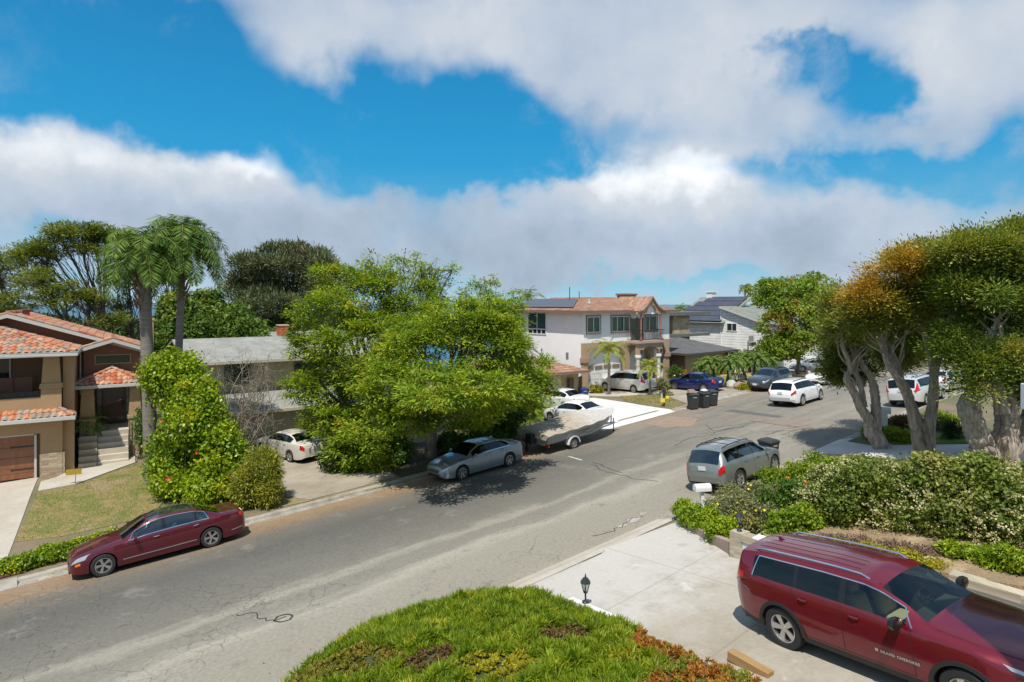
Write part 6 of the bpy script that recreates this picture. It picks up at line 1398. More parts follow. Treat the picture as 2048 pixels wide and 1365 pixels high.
# ---- garden right of the driveway
def px_bush(name, label, lobes, m, ncl, nper, cr, L, W, cat='bush', **kw):
    """lobes: (u, v of foot, ru, height px)"""
    out = []; dz = kw.pop('dz', 0.)
    for (u, v, ru, hp_) in lobes:
        p = hit(u, v, dz); k = p.y / F; out.append((p.x, p.y + ru * k * .5, p.z + hp_ * k * .45, ru * k, ru * k * .85, hp_ * k * .62))
    return bush(name, label, cat, out, m, ncl, nper, cr, L, W, **kw)
px_bush('viburnum_hedge', 'big dark hedge with clusters of cream flowers above the retaining wall', [(1665, 1078, 56, 120), (1730, 1086, 75, 150), (1810, 1098, 85, 160), (1900, 1106, 90, 165), (1990, 1122, 90, 170), (2070, 1140, 90, 170), (1690, 1005, 50, 60), (1770, 985, 60, 55), (1780, 1000, 70, 70), (1880, 1010, 80, 75), (1980, 1020, 80, 80), (2070, 1040, 90, 90)], F_vib, 4800, 15, .12, .10, .06, cat='hedge', flowers=[(M_flcr, 1700, .045, 'cream')])
px_bush('ground_cover_bush', 'bright lime green low shrub running beside the grey green SUV', [(1560, 985, 35, 40), (1610, 985, 45, 56), (1660, 975, 50, 56), (1710, 965, 40, 46), (1530, 998, 22, 26)], F_lime, 900, 14, .10, .11, .05)
px_bush('privet_hedge', 'bright green clipped hedge at the driveway corner below the white mailbox', [(1385, 1058, 26, 40), (1415, 1070, 30, 50), (1450, 1090, 28, 50), (1375, 1040, 22, 35)], F_hib, 900, 14, .08, .08, .05, cat='hedge')
px_bush('lantana_bush', 'grey green bush dotted with yellow flowers behind the post lantern', [(1450, 1050, 34, 54), (1490, 1072, 44, 80), (1525, 1040, 44, 62), (1470, 1010, 30, 32), (1540, 1070, 30, 50)], F_grey, 1300, 14, .08, .08, .04, flowers=[(M_flye, 40, .045, 'f')])
px_bush('orange_flower_bush', 'green bush with orange flowers between the grey green SUV and the big hedge', [(1560, 1050, 40, 66), (1610, 1055, 44, 80), (1580, 1010, 38, 44), (1540, 1015, 26, 36), (1640, 1040, 40, 70)], F_green, 800, 14, .09, .10, .055, flowers=[(M_florg, 12, .085, 'f')])
px_bush('lime_bush', 'yellow green bush above the retaining wall steps', [(1570, 1104, 34, 60), (1610, 1104, 40, 76), (1640, 1090, 34, 60)], F_lime, 700, 14, .09, .10, .055)
px_bush('pink_flower_bush', 'small pink flowering plant at the rear wheel of the grey green SUV', [(1432, 990, 11, 10)], F_green, 60, 10, .05, .06, .04, flowers=[(M_flpk, 14, .06, 'f')])
# low dry planting behind the retaining wall
px_bush('stonecrop_patch', 'yellowish low ground cover between stepping stones behind the retaining wall', [(1700, 1098, 30, 8), (1760, 1108, 34, 8), (1830, 1122, 34, 8), (1880, 1135, 25, 7)], F_yel, 500, 12, .05, .045, .03, stems=False, dz=.55)
px_bush('dry_purple_patch', 'dry purplish low plants at the foot of the big hedge', [(1660, 1086, 30, 8), (1720, 1090, 34, 9), (1800, 1098, 30, 8), (1870, 1112, 34, 8)], leaf_mat('dry_purple_foliage', (.19, .12, .10), (.25, .17, .12), None, 2., .15), 420, 12, .05, .05, .025, stems=False, dz=.55)
px_bush('weed_patch', 'green weeds along the foot of the hedge near the shaded wall', [(1930, 1120, 34, 22), (2000, 1135, 30, 28), (2050, 1150, 40, 40)], F_hib, 420, 14, .07, .1, .04, dz=.5)
# across the neighbour's driveway
px_bush('boxwood_hedge', 'neat bright green hedge behind the leftmost twisted trunk', [(1745, 880, 16, 24), (1780, 885, 26, 30), (1815, 888, 22, 26)], F_hib, 500, 14, .08, .08, .05, cat='hedge')
px_bush('bronze_bush', 'bronze leaved bush beside the white mailbox at the near kerb', [(1790, 862, 22, 24), (1812, 858, 20, 24)], F_brownl, 260, 14, .08, .10, .05)
px_bush('yellow_shrub', 'yellow green shrubs behind the middle twisted trunk', [(1880, 850, 26, 30), (1905, 860, 22, 30), (1870, 860, 16, 16)], F_yel if 0 else F_lime, 320, 14, .1, .11, .06, flowers=[(M_flwh, 10, .07, 'f')])
px_bush('strap_leaf_plant', 'clump of dark strap leaves beside the massive gnarled trunk', [(1915, 880, 18, 30)], F_dark, 60, 12, .12, .5, .03, kind='frond', flat=1., stems=False)
# ================================================================ yards, drives and small things
def grass_mat(name, c1, c2, c3=None, sc=.8):
    m = bpy.data.materials.new(name); m.use_nodes = True; T = NT(m.node_tree); T.n.clear(); out = T.node('ShaderNodeOutputMaterial'); b = T.node('ShaderNodeBsdfPrincipled'); oc = T.node('ShaderNodeTexCoord').outputs['Object']
    c = T.mix(T.mapr(T.noise(oc, sc, 5, .65), .42, .58), c1, c2)
    if c3 is not None: c = T.mix(T.mapr(T.noise(T.node_off(oc, (9, 4, 2)), sc * .6, 4, .6), .52, .64), c, c3)
    g = T.mapr(T.noise(oc, 14, 5, .8), .25, .75, .6, 1.35, smooth=False); c = T.mix(1., c, T.comb(g, g, g), 'MULTIPLY')
    bp = T.node('ShaderNodeBump'); bp.inputs['Strength'].default_value = 1.; bp.inputs['Distance'].default_value = .05; T.l.new(T.noise(oc, 22, 3, .7), bp.inputs['Height']); T.l.new(bp.outputs[0], b.inputs['Normal'])
    T.l.new(c, b.inputs['Base Color']); b.inputs['Roughness'].default_value = .95; T.l.new(b.outputs[0], out.inputs[0]); return m
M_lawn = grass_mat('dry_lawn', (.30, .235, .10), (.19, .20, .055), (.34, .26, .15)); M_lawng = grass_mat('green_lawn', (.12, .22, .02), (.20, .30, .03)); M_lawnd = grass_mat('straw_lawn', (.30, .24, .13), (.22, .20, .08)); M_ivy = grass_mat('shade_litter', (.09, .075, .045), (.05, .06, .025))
F_grass = leaf_mat('grass_blade', (.26, .24, .07), (.18, .21, .04), (.36, .28, .13), .8, .2, var=.3)
def apron(t0, t1, side, m, lip=1.2):
    g = MB(); ts = frange(t0, t1, .5); n = len(ts)
    rows = [(-.47, .008), (-.25, .05), (-.02, .126), (.22, .140)]
    if side < 0: rows = [(-12.18, .008), (-12.40, .05), (-12.63, .126), (-12.87, .140)]
    for i, t in enumerate(ts):
        for s, h in rows: x, y = xy(s, t); g.v.append((x, y, road_z(x, y) + h))
    for i in range(n - 1):
        for j in range(3): g.f.append((i * 4 + j, i * 4 + j + 1, (i + 1) * 4 + j + 1, (i + 1) * 4 + j)); g.m.append(0)
    tag(g.build('driveway_apron', m, smooth='keep'), kind='structure')
def tof(u, v): p = hit(u, v); return st(p.x, p.y)
def blades(name, pts, n, L, W, m, off=.0):
    """grass blades over a polygon"""
    P = np.array([p[:2] for p in pts]); lo, hi = P.min(0), P.max(0); out = []
    while len(out) < n:
        q = rng.uniform(lo, hi, (n * 2, 2)); ins = np.zeros(len(q), bool); j = len(P) - 1
        for i in range(len(P)):
            c = ((P[i, 1] > q[:, 1]) != (P[j, 1] > q[:, 1])) & (q[:, 0] < (P[j, 0] - P[i, 0]) * (q[:, 1] - P[i, 1]) / (P[j, 1] - P[i, 1] + 1e-12) + P[i, 0]); ins ^= c; j = i
        out += list(q[ins])
    q = np.array(out[:n]); z = np.array([ter(a, b) for a, b in q]) + .03 + off
    C0 = np.column_stack([q, z + L * .35]); D0 = rng.normal(size=(n, 3)) * [.6, .6, .1] + [0, 0, .8]
    o = leaves(name, C0, D0, rng.normal(size=(n, 3)), L * rng.uniform(.6, 1.3, n), W, m); tag(o, kind='stuff'); return o
# tan house: drive, walk, lawn
a, b = hit(78, 953), hit(10, 1128); DW = [a, b, Vector(b - DV * 7), Vector(a - TT.ax * 6.5)]
drape('driveway', DW, M_conc, .03); ta = tof(10, 1128)[1]; apron(ta - 6.5, ta + .3, 1, M_kerb)
drape('garden_soil', hp((82, 955), (118, 945), (175, 905), (225, 905), (215, 925), (110, 962)), M_soil, .035)
drape('path', hp((76, 984), (82, 965), (112, 957), (178, 926), (222, 906), (222, 900), (270, 897), (270, 927), (152, 970)), M_conc, .05)
LW = hp((76, 987), (152, 973), (271, 930), (330, 935), (345, 985), (300, 1035), (120, 1075), (30, 1085)); drape('lawn', LW, M_lawn, .04); blades('grass', LW, 16000, .07, .012, F_grass, .01)
drape('pavement', hp((-60, 1160), (8, 1128), (32, 1122), (60, 1132), (40, 1140), (-60, 1172)), M_kerb, .05)
mh = hit(26, 1148); g = MB(); g.box(-.35, .35, -.25, .25, 0, .05); tag(g.build('utility_cover', mat('rusty_iron', (.16, .06, .045), .8, (.11, .05, .04), 20., 1.), loc=(mh.x, mh.y, mh.z + .02), rz=ANG_D, bevel=.01), 'reddish utility cover set in the pavement at the left edge', 'cover')
# cream house drive
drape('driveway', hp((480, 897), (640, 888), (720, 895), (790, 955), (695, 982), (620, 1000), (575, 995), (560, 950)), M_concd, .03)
drape('verge', hp((556, 1017), (570, 997), (625, 1002), (697, 984), (800, 958), (860, 945), (862, 952), (700, 990)), M_lawnd, .04)
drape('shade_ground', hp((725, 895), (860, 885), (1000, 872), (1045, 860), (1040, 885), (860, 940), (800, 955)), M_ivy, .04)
drape('lawn', hp((1022, 855), (1140, 828), (1120, 815), (1030, 818)), M_lawng, .05); blades('grass', hp((1022, 855), (1140, 828), (1120, 815), (1030, 818)), 5000, .09, .02, F_lime, .02)
# white drive by the sedans
drape('driveway', hp((1205, 861), (1338, 820), (1256, 807), (1190, 797), (1085, 797), (1085, 822), (1165, 838)), M_concw, .04); t0, t1 = tof(1205, 862)[1], tof(1338, 821)[1]; apron(t0, t1, 1, M_concw)
LD = hp((1240, 794), (1256, 805), (1341, 819), (1370, 811), (1330, 795), (1318, 790)); drape('lawn', LD, M_lawnd, .045); blades('grass', LD, 5000, .08, .02, F_grass, .01)
drape('driveway', hp((1170, 793), (1240, 794), (1318, 789), (1322, 783), (1180, 785)), M_conc, .05)
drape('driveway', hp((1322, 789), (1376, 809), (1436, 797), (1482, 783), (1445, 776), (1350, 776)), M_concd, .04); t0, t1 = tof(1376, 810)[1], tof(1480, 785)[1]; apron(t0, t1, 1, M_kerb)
drape('garden_soil', hp((1450, 777), (1486, 784), (1520, 768), (1470, 765)), M_lawnd, .04)
drape('lawn', hp((1440, 768), (1520, 765), (1530, 752), (1440, 755)), M_lawng, .05); drape('garden_soil', hp((1440, 754), (1640, 752), (1640, 745), (1445, 746)), mat('tan_soil', (.44, .27, .13), .95, (.36, .23, .12), 1., 1.), .05)
drape('driveway', hp((1440, 744), (1650, 744), (1660, 731), (1560, 731), (1440, 735)), M_concw, .05)
# our driveway
L0, L1, R0, R1 = hit(1034, 1172), hit(1500, 1368), hit(1353, 1046), hit(1468, 1118); WD = (hit(2048, 1238) - R1).normalized(); LDv = (L1 - L0).normalized()
DR = [L0, R0, R1, R1 + WD * 9, R1 + WD * 9 - LDv * 0 - Vector((DV.x, DV.y, 0)) * 9, L1 + LDv * 3]
def conc_near():
    m = bpy.data.materials.new('worn_driveway_concrete'); m.use_nodes = True; T = NT(m.node_tree); T.n.clear(); out = T.node('ShaderNodeOutputMaterial'); b = T.node('ShaderNodeBsdfPrincipled'); uv = T.node('ShaderNodeTexCoord').outputs['UV']; s, t, _ = T.sep(uv)
    c = T.mix(T.mapr(T.noise(uv, .5, 6, .65), .35, .65), (.30, .265, .21), (.38, .35, .295))
    near = T.mapr(T.math('ADD', s, T.math('MULTIPLY', T.math('SUBTRACT', T.noise(uv, .7, 6, .7), .5), 6.)), -17.2, -15.2); c = T.mix(T.math('MULTIPLY', near, .75), c, (.50, .485, .46))
    w = T.mapr(T.noise(T.node_off(uv, (5, 5, 0)), 1.1, 7, .7), .60, .72); c = T.mix(T.math('MULTIPLY', w, .6), c, (.62, .61, .59)); st_ = T.mapr(T.noise(T.node_off(uv, (15, 2, 0)), .9, 8, .75), .54, .70); c = T.mix(T.math('MULTIPLY', st_, .45), c, (.21, .18, .135))
    sp = T.mapr(T.noise(uv, 3.2, 3, .6), .76, .80); c = T.mix(T.math('MULTIPLY', sp, .5), c, (.14, .12, .09))
    def line(v, at_, wd=.012): return T.mapr(T.math('ABSOLUTE', T.math('SUBTRACT', v, at_)), wd, wd * 2.2, 1., 0.)
    ln = line(s, -15.6); ln = T.math('MAXIMUM', ln, line(s, -18.6)); ln = T.math('MAXIMUM', ln, line(s, -21.6)); ln = T.math('MAXIMUM', ln, line(T.math('ADD', t, T.math('MULTIPLY', s, -.12)), 15.6))
    c = T.mix(T.math('MULTIPLY', ln, .4), c, (.18, .16, .13))
    g = T.math('ADD', T.mapr(T.noise(uv, 8, 6, .75), .25, .75, .90, 1.08, smooth=False), 0.); c = T.mix(1., c, T.comb(g, g, g), 'MULTIPLY')
    T.l.new(c, b.inputs['Base Color']); b.inputs['Roughness'].default_value = .8; T.l.new(b.outputs[0], out.inputs[0]); return m
M_near = conc_near(); drape('driveway', DR, M_near, .03); apron(st(L0.x, L0.y)[1] - .3, st(R0.x, R0.y)[1] + .2, -1, M_conc)
# neighbour's pale drive and planting beyond
drape('driveway', hp((1640, 908), (1688, 884), (1740, 893), (1985, 890), (2140, 888), (2140, 925), (1990, 925), (1820, 922), (1750, 915)), M_concw, .04); t0 = st(*hit(1645, 905)[:2])[1]; apron(t0, t0 + 3.2, -1, M_concw)
drape('lawn', hp((1735, 890), (1990, 887), (2140, 885), (2140, 872), (1990, 870), (1745, 868)), M_lawng, .05)
# junipers and succulents in front of the house
def mound():
    rim = [(1072, 1184), (1000, 1184), (935, 1190), (870, 1208), (795, 1232), (720, 1262), (655, 1300), (600, 1340), (555, 1385), (500, 1460), (440, 1560), (500, 1700), (1100, 1800), (1750, 1600), (1680, 1440), (1560, 1385), (1500, 1350), (1420, 1318), (1340, 1288), (1260, 1250), (1190, 1232), (1130, 1205)]
    P = np.array([tuple(hit(u, v, .22)[:2]) for u, v in rim]); lo, hi = P.min(0), P.max(0)
    def inside(q):
        ins = np.zeros(len(q), bool); j = len(P) - 1
        for i in range(len(P)):
            c = ((P[i, 1] > q[:, 1]) != (P[j, 1] > q[:, 1])) & (q[:, 0] < (P[j, 0] - P[i, 0]) * (q[:, 1] - P[i, 1]) / (P[j, 1] - P[i, 1] + 1e-12) + P[i, 0]); ins ^= c; j = i
        return ins
    def dist(q):
        d = np.full(len(q), 1e9)
        for i in range(len(P)):
            a, b = P[i], P[(i + 1) % len(P)]; ab = b - a; t = np.clip(((q - a) @ ab) / (ab @ ab), 0, 1); d = np.minimum(d, np.linalg.norm(q - a - t[:, None] * ab, axis=1))
        return d
    ph = rng.uniform(0, 6.28, 8); w = rng.normal(size=(8, 2)) * 2.6
    def hgt(q, d): f = sum(np.sin(q @ w[i] + ph[i]) for i in range(8)) / 8; e = np.clip(d / .9, 0, 1); f = f + .85 * sum(np.sin(q @ (w[i] * 2.6) + ph[i] * 3) for i in range(8)) / 8 * 2; return .20 + .22 * np.sqrt(e) * (1 + .55 * f) + .08 * np.clip(d - .9, 0, 2)
    xs, ys = np.arange(lo[0], hi[0], .2), np.arange(lo[1], hi[1], .2); g = MB(); idx = {}
    G_ = np.array([(x, y) for x in xs for y in ys]); ins = inside(G_); dd = dist(G_); hh = hgt(G_, dd)
    for k, (x, y) in enumerate(G_):
        z = ter(x, y) + (hh[k] - .10 if ins[k] else -.2); g.v.append((x, y, z))
    ny = len(ys)
    for i in range(len(xs) - 1):
        for j in range(ny - 1):
            k = i * ny + j
            if ins[k] or ins[k + 1] or ins[k + ny] or ins[k + ny + 1]: g.f.append((k, k + ny, k + ny + 1, k + 1)); g.m.append(0)
    tag(g.build('planting_bank', mat('mulch', (.06, .07, .02), .95, (.04, .05, .018), 4., 1.), smooth='keep'), kind='structure')
    n = 165000; q = rng.uniform(lo, hi, (n * 3, 2)); q = q[inside(q)]; q = q[q[:, 1] > 6.5][:n]; d = dist(q); h = hgt(q, d); n = len(q)
    z = np.array([ter(a, b) for a, b in q]) + h - rng.uniform(0, .10, n)
    near_ = lambda u, v, ru, rv: (lambda c: ((q[:, 0] - c[0]) / (ru * c[1] / F)) ** 2 + ((q[:, 1] - c[1]) / (rv * c[1] / F * 2.0)) ** 2)(hit(u, v, .4))
    f2 = sum(np.sin(q @ (w[i] * 1.4) + ph[i] * 2) for i in range(8)) / 8
    pat = {}
    red = np.minimum.reduce([near_(1350, 1275, 95, 45), near_(1430, 1300, 90, 45), near_(1500, 1350, 120, 50), near_(1400, 1365, 120, 45), near_(1560, 1375, 90, 44)]) + f2 * .5 < 1
    yel = near_(1000, 1350, 90, 26) + f2 * .6 < 1; brn = (np.minimum(near_(1130, 1270, 55, 24), near_(860, 1330, 60, 24)) + f2 * .5 < 1) & ~red; olv = (near_(690, 1335, 120, 40) + f2 * .8 < 1)
    jun = ~(red | yel | brn | olv)
    def sprays(name, sel, m, L, W, k=1., lean=.7):
        s_ = np.where(sel)[0]; s_ = s_[rng.random(len(s_)) < k / 13]; c0 = np.column_stack([q[s_], z[s_]]); c0[:, 2] -= .03; nn = len(s_) * 14
        az = np.repeat(rng.uniform(0, 6.28, len(s_)), 14); c = np.repeat(c0, 14, 0); ls = np.repeat(rng.uniform(.6, 1.45, len(s_)), 14)
        D0 = nrm_(np.column_stack([np.cos(az) * .45, np.sin(az) * .45, np.full(nn, lean)]) + rng.normal(size=(nn, 3)) * [.62, .62, .35]); D0[:, 2] = np.abs(D0[:, 2]); c = c + D0 * (L * ls * .45)[:, None]
        o = leaves(name, c, D0, rng.normal(size=(nn, 3)) + [0, -.3, 1], L * ls, W, m); tag(o, kind='stuff'); return o
    sprays('juniper_ground_cover', jun, F_jun, .20, .030); sprays('red_succulent_ground_cover', red, F_redl, .09, .035, 1.); sprays('yellow_ground_cover', yel, F_yel, .08, .035); sprays('dry_ground_cover', brn, F_brownl, .07, .03); sprays('olive_ground_cover', olv, leaf_mat('olive_succulent', (.16, .20, .02), (.30, .22, .04), None, 1.5, .3), .09, .035)
    g = MB()
    for k in range(50):
        u, v = (rng.uniform(1120, 1560), rng.uniform(1210, 1365)); p = hit(u, v, .3); qq = np.array([[p.x, p.y]])
        if not inside(qq)[0] or dist(qq)[0] < .5: continue
        g.tube([p + Vector((0, 0, -.1)), p + Vector((.02, 0, .12)), p + Vector((.05, .02, .24))], [.004, .003, .008], 4)
    tag(g.build('seed_stalks', mat('seed_stalk', (.35, .33, .12), .8)), kind='stuff')
mound()
# retaining wall with stone coping, stepping up the drive
def retaining():
    r = empty('retaining_wall', R1, math.atan2(WD.y, WD.x), label='low white stucco retaining wall with layered stone coping beside the red SUV', cat='wall')
    L_ = 8.6; base = lambda x: ter(R1.x + WD.x * x, R1.y + WD.y * x) - R1.z
    capm = tile_mat('layered_stone', [(.42, .37, .28), (.36, .31, .23), (.48, .43, .34), (.33, .29, .23)], .8)
    segs = [(0.25, 1.3, .66), (1.3, 3.2, .76), (3.2, 4.9, .98), (4.9, 6.4, 1.24), (6.4, 8.6, 1.50)]
    pil = MB(); pil.box(-.12, .25, -.02, .36, -.3, .72); pil.uv = [((v[0] + v[1]) / 1.2, v[2] / .045) for v in pil.v]; pil.build('pillar', capm, r, smooth='keep')
    for a, b, h in segs:
        g = MB(); g.box(a, b, .0, .25, -.6, h - .12); g.build('wall', M_whitep if 0 else mat('wall_white', (.62, .62, .61), .85, (.55, .55, .545), 1., 1.), r)
        c = MB(); c.box(a - .02, b + .02, -.04, .30, h - .119, h + .05); c.uv = [((v[0] + v[1]) / 1.2, v[2] / .045) for v in c.v]; c.build('coping', capm, r, smooth='keep')
    c = MB(); c.box(.55, 1.2, -.045, .305, .711, .745); c.build('white_slab', M_whitep, r)
    c = MB(); c.box(1.32, 1.75, .0, .45, .80, .93); c.build('stone_block', mat('tan_block', (.42, .31, .17), .9, (.34, .25, .14), 4., 1.), r, bevel=.02)
    # low kerb wall from the street to the pillar
    d = (R1 - R0); k = MB(); n = Vector((-WD.y, WD.x, 0)) * .18
    for i in range(6):
        a, b = R0 + d * i / 6, R0 + d * (i + 1) / 6; ha, hb = .10 + .30 * i / 6, .10 + .30 * (i + 1) / 6
        k.add([a + Vector((0, 0, -.1)), b + Vector((0, 0, -.1)), b + Vector((0, 0, hb)), a + Vector((0, 0, ha)), a + n + Vector((0, 0, -.1)), b + n + Vector((0, 0, -.1)), b + n + Vector((0, 0, hb)), a + n + Vector((0, 0, ha))], [(0, 1, 2, 3), (4, 7, 6, 5), (3, 2, 6, 7), (0, 4, 5, 1), (0, 3, 7, 4), (1, 5, 6, 2)])
    tag(k.build('kerb_wall', mat('pinkish_concrete', (.30, .215, .17), .9, (.40, .33, .27), 2., 1.), bevel=.01), 'low pinkish concrete edging wall rising from the street to the stone pillar', 'wall')
    bed = [R1 + WD * x + Vector((-WD.y, WD.x, 0)) * .25 for x in (.3, 8.6)]
    nrm2 = Vector((-WD.y, WD.x, 0))
    drape('garden_bed', [tuple(bed[0][:2]), tuple(bed[1][:2]), tuple((bed[1] + nrm2 * 5)[:2]), tuple((bed[0] + nrm2 * 3.2 + WD * 1.)[:2]), tuple((bed[0] + nrm2 * .8)[:2])], grass_mat('bed_soil', (.38, .28, .15), (.30, .22, .13), (.46, .37, .22), 1.2), .52, step=.7)
    for i, (u, v) in enumerate(((1684, 1096), (1758, 1104), (1812, 1112), (1862, 1122))):
        p = hit(u, v, .52); s_ = MB(); n_ = 9; s_.poly([(p.x + .17 * math.cos(k * .698) * (1 + .2 * math.sin(k * 2.3 + i)), p.y + .13 * math.sin(k * .698) * (1 + .15 * math.cos(k * 1.7 + i)), p.z + .06) for k in range(n_)]); top = list(s_.v)
        s_ = MB(); s_.slab(top, .10); tag(s_.build('stepping_stone', mat('pale_stone', (.50, .44, .36), .9, (.42, .37, .30), 6., 1.), bevel=.015), None, None)
        tag(C.objects[-1] if 0 else [o for o in C.objects if o.name.startswith('stepping_stone')][-1], ['stepping stone nearest the tan block behind the retaining wall', 'second stepping stone from the tan block', 'third stepping stone from the tan block', 'stepping stone furthest from the tan block'][i], 'stone', 'stepping stones behind the retaining wall')
retaining()
p = hit(1500, 1340); g = MB(); g.box(-.42, .42, -.09, .09, 0, .17); tag(g.build('timber_edging', mat('garden_timber', (.36, .22, .09), .8, (.28, .17, .07), 5., 1., stretch=(.3, 3, 3)), loc=(p.x, p.y, p.z), rz=math.atan2(LDv.y, LDv.x), bevel=.012), 'short tan timber block at the edge of the red leaved ground cover', 'timber')
g = MB(); a = hit(1135, 1208, .02); b_ = hit(1250, 1258, .02); d = b_ - a; n_ = Vector((-d.y, d.x, 0)).normalized() * .16
for i in range(8):
    p, q = a + d * i / 8, a + d * (i + 1) / 8; p.z, q.z = ter(p.x, p.y), ter(q.x, q.y); g.add([p + Vector((0, 0, -.05)), q + Vector((0, 0, -.05)), q + Vector((0, 0, .14)), p + Vector((0, 0, .14)), p + n_ + Vector((0, 0, -.05)), q + n_ + Vector((0, 0, -.05)), q + n_ + Vector((0, 0, .14)), p + n_ + Vector((0, 0, .14))], [(0, 1, 2, 3), (4, 7, 6, 5), (3, 2, 6, 7), (0, 4, 5, 1), (0, 3, 7, 4), (1, 5, 6, 2)])
tag(g.build('garden_edging', M_whitep), 'low white edging between the pale driveway and the green ground cover', 'edging')
def lantern(p, h, label):
    r = empty('post_lantern', p, .4, label=label, cat='lantern'); k = h / .62; g = MB(); g.lathe([(.075, 0), (.075, .02), (.03, .05), (.018, .08), (.018, .2), (.035, .215), (.02, .23)], 12); g.v = [(x * k, y * k, z * k) for x, y, z in g.v]; g.build('post', M_iron, r, smooth=True)
    g = MB(); g.lathe([(.045, .24), (.095, .43)], 6); g.v = [(x * k, y * k, z * k) for x, y, z in g.v]; g.build('lamp_glass', glass_mat('lantern_glass', (.75, .78, .74)), r)
    for i in range(6):
        a = math.pi / 3 * i; g = MB(); g.tube([(.047 * k * math.cos(a), .047 * k * math.sin(a), .24 * k), (.098 * k * math.cos(a), .098 * k * math.sin(a), .43 * k)], .006 * k, 5); g.build('glazing_bar', M_iron, r)
    g = MB(); g.lathe([(.05, .225), (.052, .24)], 6); g.v = [(x * k, y * k, z * k) for x, y, z in g.v]; g.build('collar', M_iron, r)
    g = MB(); g.lathe([(.115, .43), (.12, .44), (.055, .53), (.02, .545), (.022, .57), (.008, .60), (.012, .61), (.002, .63)], 6); g.v = [(x * k, y * k, z * k) for x, y, z in g.v]; g.build('lamp_cap', mat('lantern_cap', (.05, .06, .06), .35, metal=.5), r)
    g = MB(); g.lathe([(.02, .25), (.02, .31), (.012, .33), (.012, .37)], 8); g.v = [(x * k, y * k, z * k) for x, y, z in g.v]; g.build('bulb', M_whitep, r)
lp = hit(1171, 1217); lp.z += .12; lantern(lp, .70, 'black glazed lantern on the driveway edge in front of the green ground cover')
lp = R1 + WD * .06 + Vector((-WD.y, WD.x, 0)) * .17; lp.z = R1.z + .72; lantern(lp, .58, 'black glazed lantern standing on the stone pillar of the retaining wall')
# mailboxes
def mailbox(p, h, label, bodym, postm, w=.2, l=.48, ang=0., post=.045, shape='round', flag=None):
    r = empty('mailbox', p, ang, label=label, cat='mailbox'); g = MB(); g.box(-post, post, -post, post, -.2, h); g.build('post', postm, r)
    g = MB(); n = 9
    prof = [(-w / 2, 0)] + [(-w / 2 * math.cos(math.pi * i / (n - 1)), w * .42 + w / 2 * math.sin(math.pi * i / (n - 1))) for i in range(n)] + [(w / 2, 0)] if shape == 'round' else [(-w / 2, 0), (-w / 2, w * .6), (0, w * 1.25), (w / 2, w * .6), (w / 2, 0)]
    g.wall([(x, -l / 2, h + z) for x, z in prof], l, (0, 1, 0)); b_ = g.build('box', bodym, r, bevel=.006)
    g = MB(); g.wall([(x * .9, -l / 2 - .014, h + .012 + z * .9) for x, z in prof], .012, (0, 1, 0)); g.build('door', bodym, b_)
    if flag: g = MB(); g.box(w / 2 + .004, w / 2 + .012, -.05, -.02, h + .05, h + .2); g.box(w / 2 + .004, w / 2 + .012, -.02, .06, h + .15, h + .2); g.build('flag', flag, b_)
    return r
mailbox(hit(1404, 1024), .72, 'white mailbox on a white post at the corner of the bright clipped hedge', M_whitep, M_whitep, .26, .56, R(ANG_D * 0 + 100), .05)
mailbox(hit(1767, 866), .95, 'white mailbox on a wide white post beside the leftmost twisted tree', M_whitep, M_whitep, .34, .6, R(60), .17)
mailbox(hit(473, 1006), 1.0, 'small weathered house shaped mailbox among the leaves at the kerb', mat('weathered_white', (.42, .43, .42), .8, (.30, .31, .31), 20., 1.), mat('weathered_post', (.20, .15, .11), .9), .26, .36, R(30), .05, 'house')
mb = mailbox(hit(1328, 815), 1.05, 'black mailbox on a post with yellow tags beside the dry lawn', M_blk if 0 else M_trim, M_trim, .24, .5, R(-10), .05)
g = MB(); g.box(-.24, .06, -.085, -.07, .35, .62); g.build('yellow_tag', mat('yellow_sign', (.72, .55, .03), .6), mb); g = MB(); g.box(.1, .34, -.085, -.07, .62, .82); g.build('yellow_tag', MATS['yellow_sign'], mb); g = MB(); g.box(-.22, -.08, -.08, -.06, .6, .95); g.build('number_board', mat('pale_green_board', (.35, .42, .35), .7), mb)
sg = hit(151, 970); r = empty('yard_sign', sg, R(25), label='small yellow sign on a thin stake beside the pale path', cat='sign'); g = MB(); g.tube([(0, 0, -.1), (0, 0, .55)], .012, 5); g.build('stake', M_iron, r); g = MB(); g.box(-.38, .24, -.012, .012, .48, .74); g.build('panel', mat('mustard_sign', (.45, .31, .03), .7, (.36, .25, .03), 8., 1.), r)
hr = hit(138, 928); r = empty('hose_reel', hr, R(30), label='teal green garden hose coiled against the tan house wall', cat='hose'); g = MB()
for k in range(5): g.tube([(.20 * math.cos(q * .5) * (1 + .05 * k), -.03 + .045 * k, .36 + .27 * math.sin(q * .5)) for q in range(14)], .022, 6)
g.build('hose', mat('teal_rubber', (.01, .28, .22), .5), r, smooth=True); g = MB(); g.lathe([(.10, -.08), (.10, .2)], 10, (0, 0, .36), 'Y'); g.box(-.12, .12, -.06, .2, -.05, .30, taper=.03); g.build('reel', mat('teal_plastic', (.01, .20, .16), .5), r)
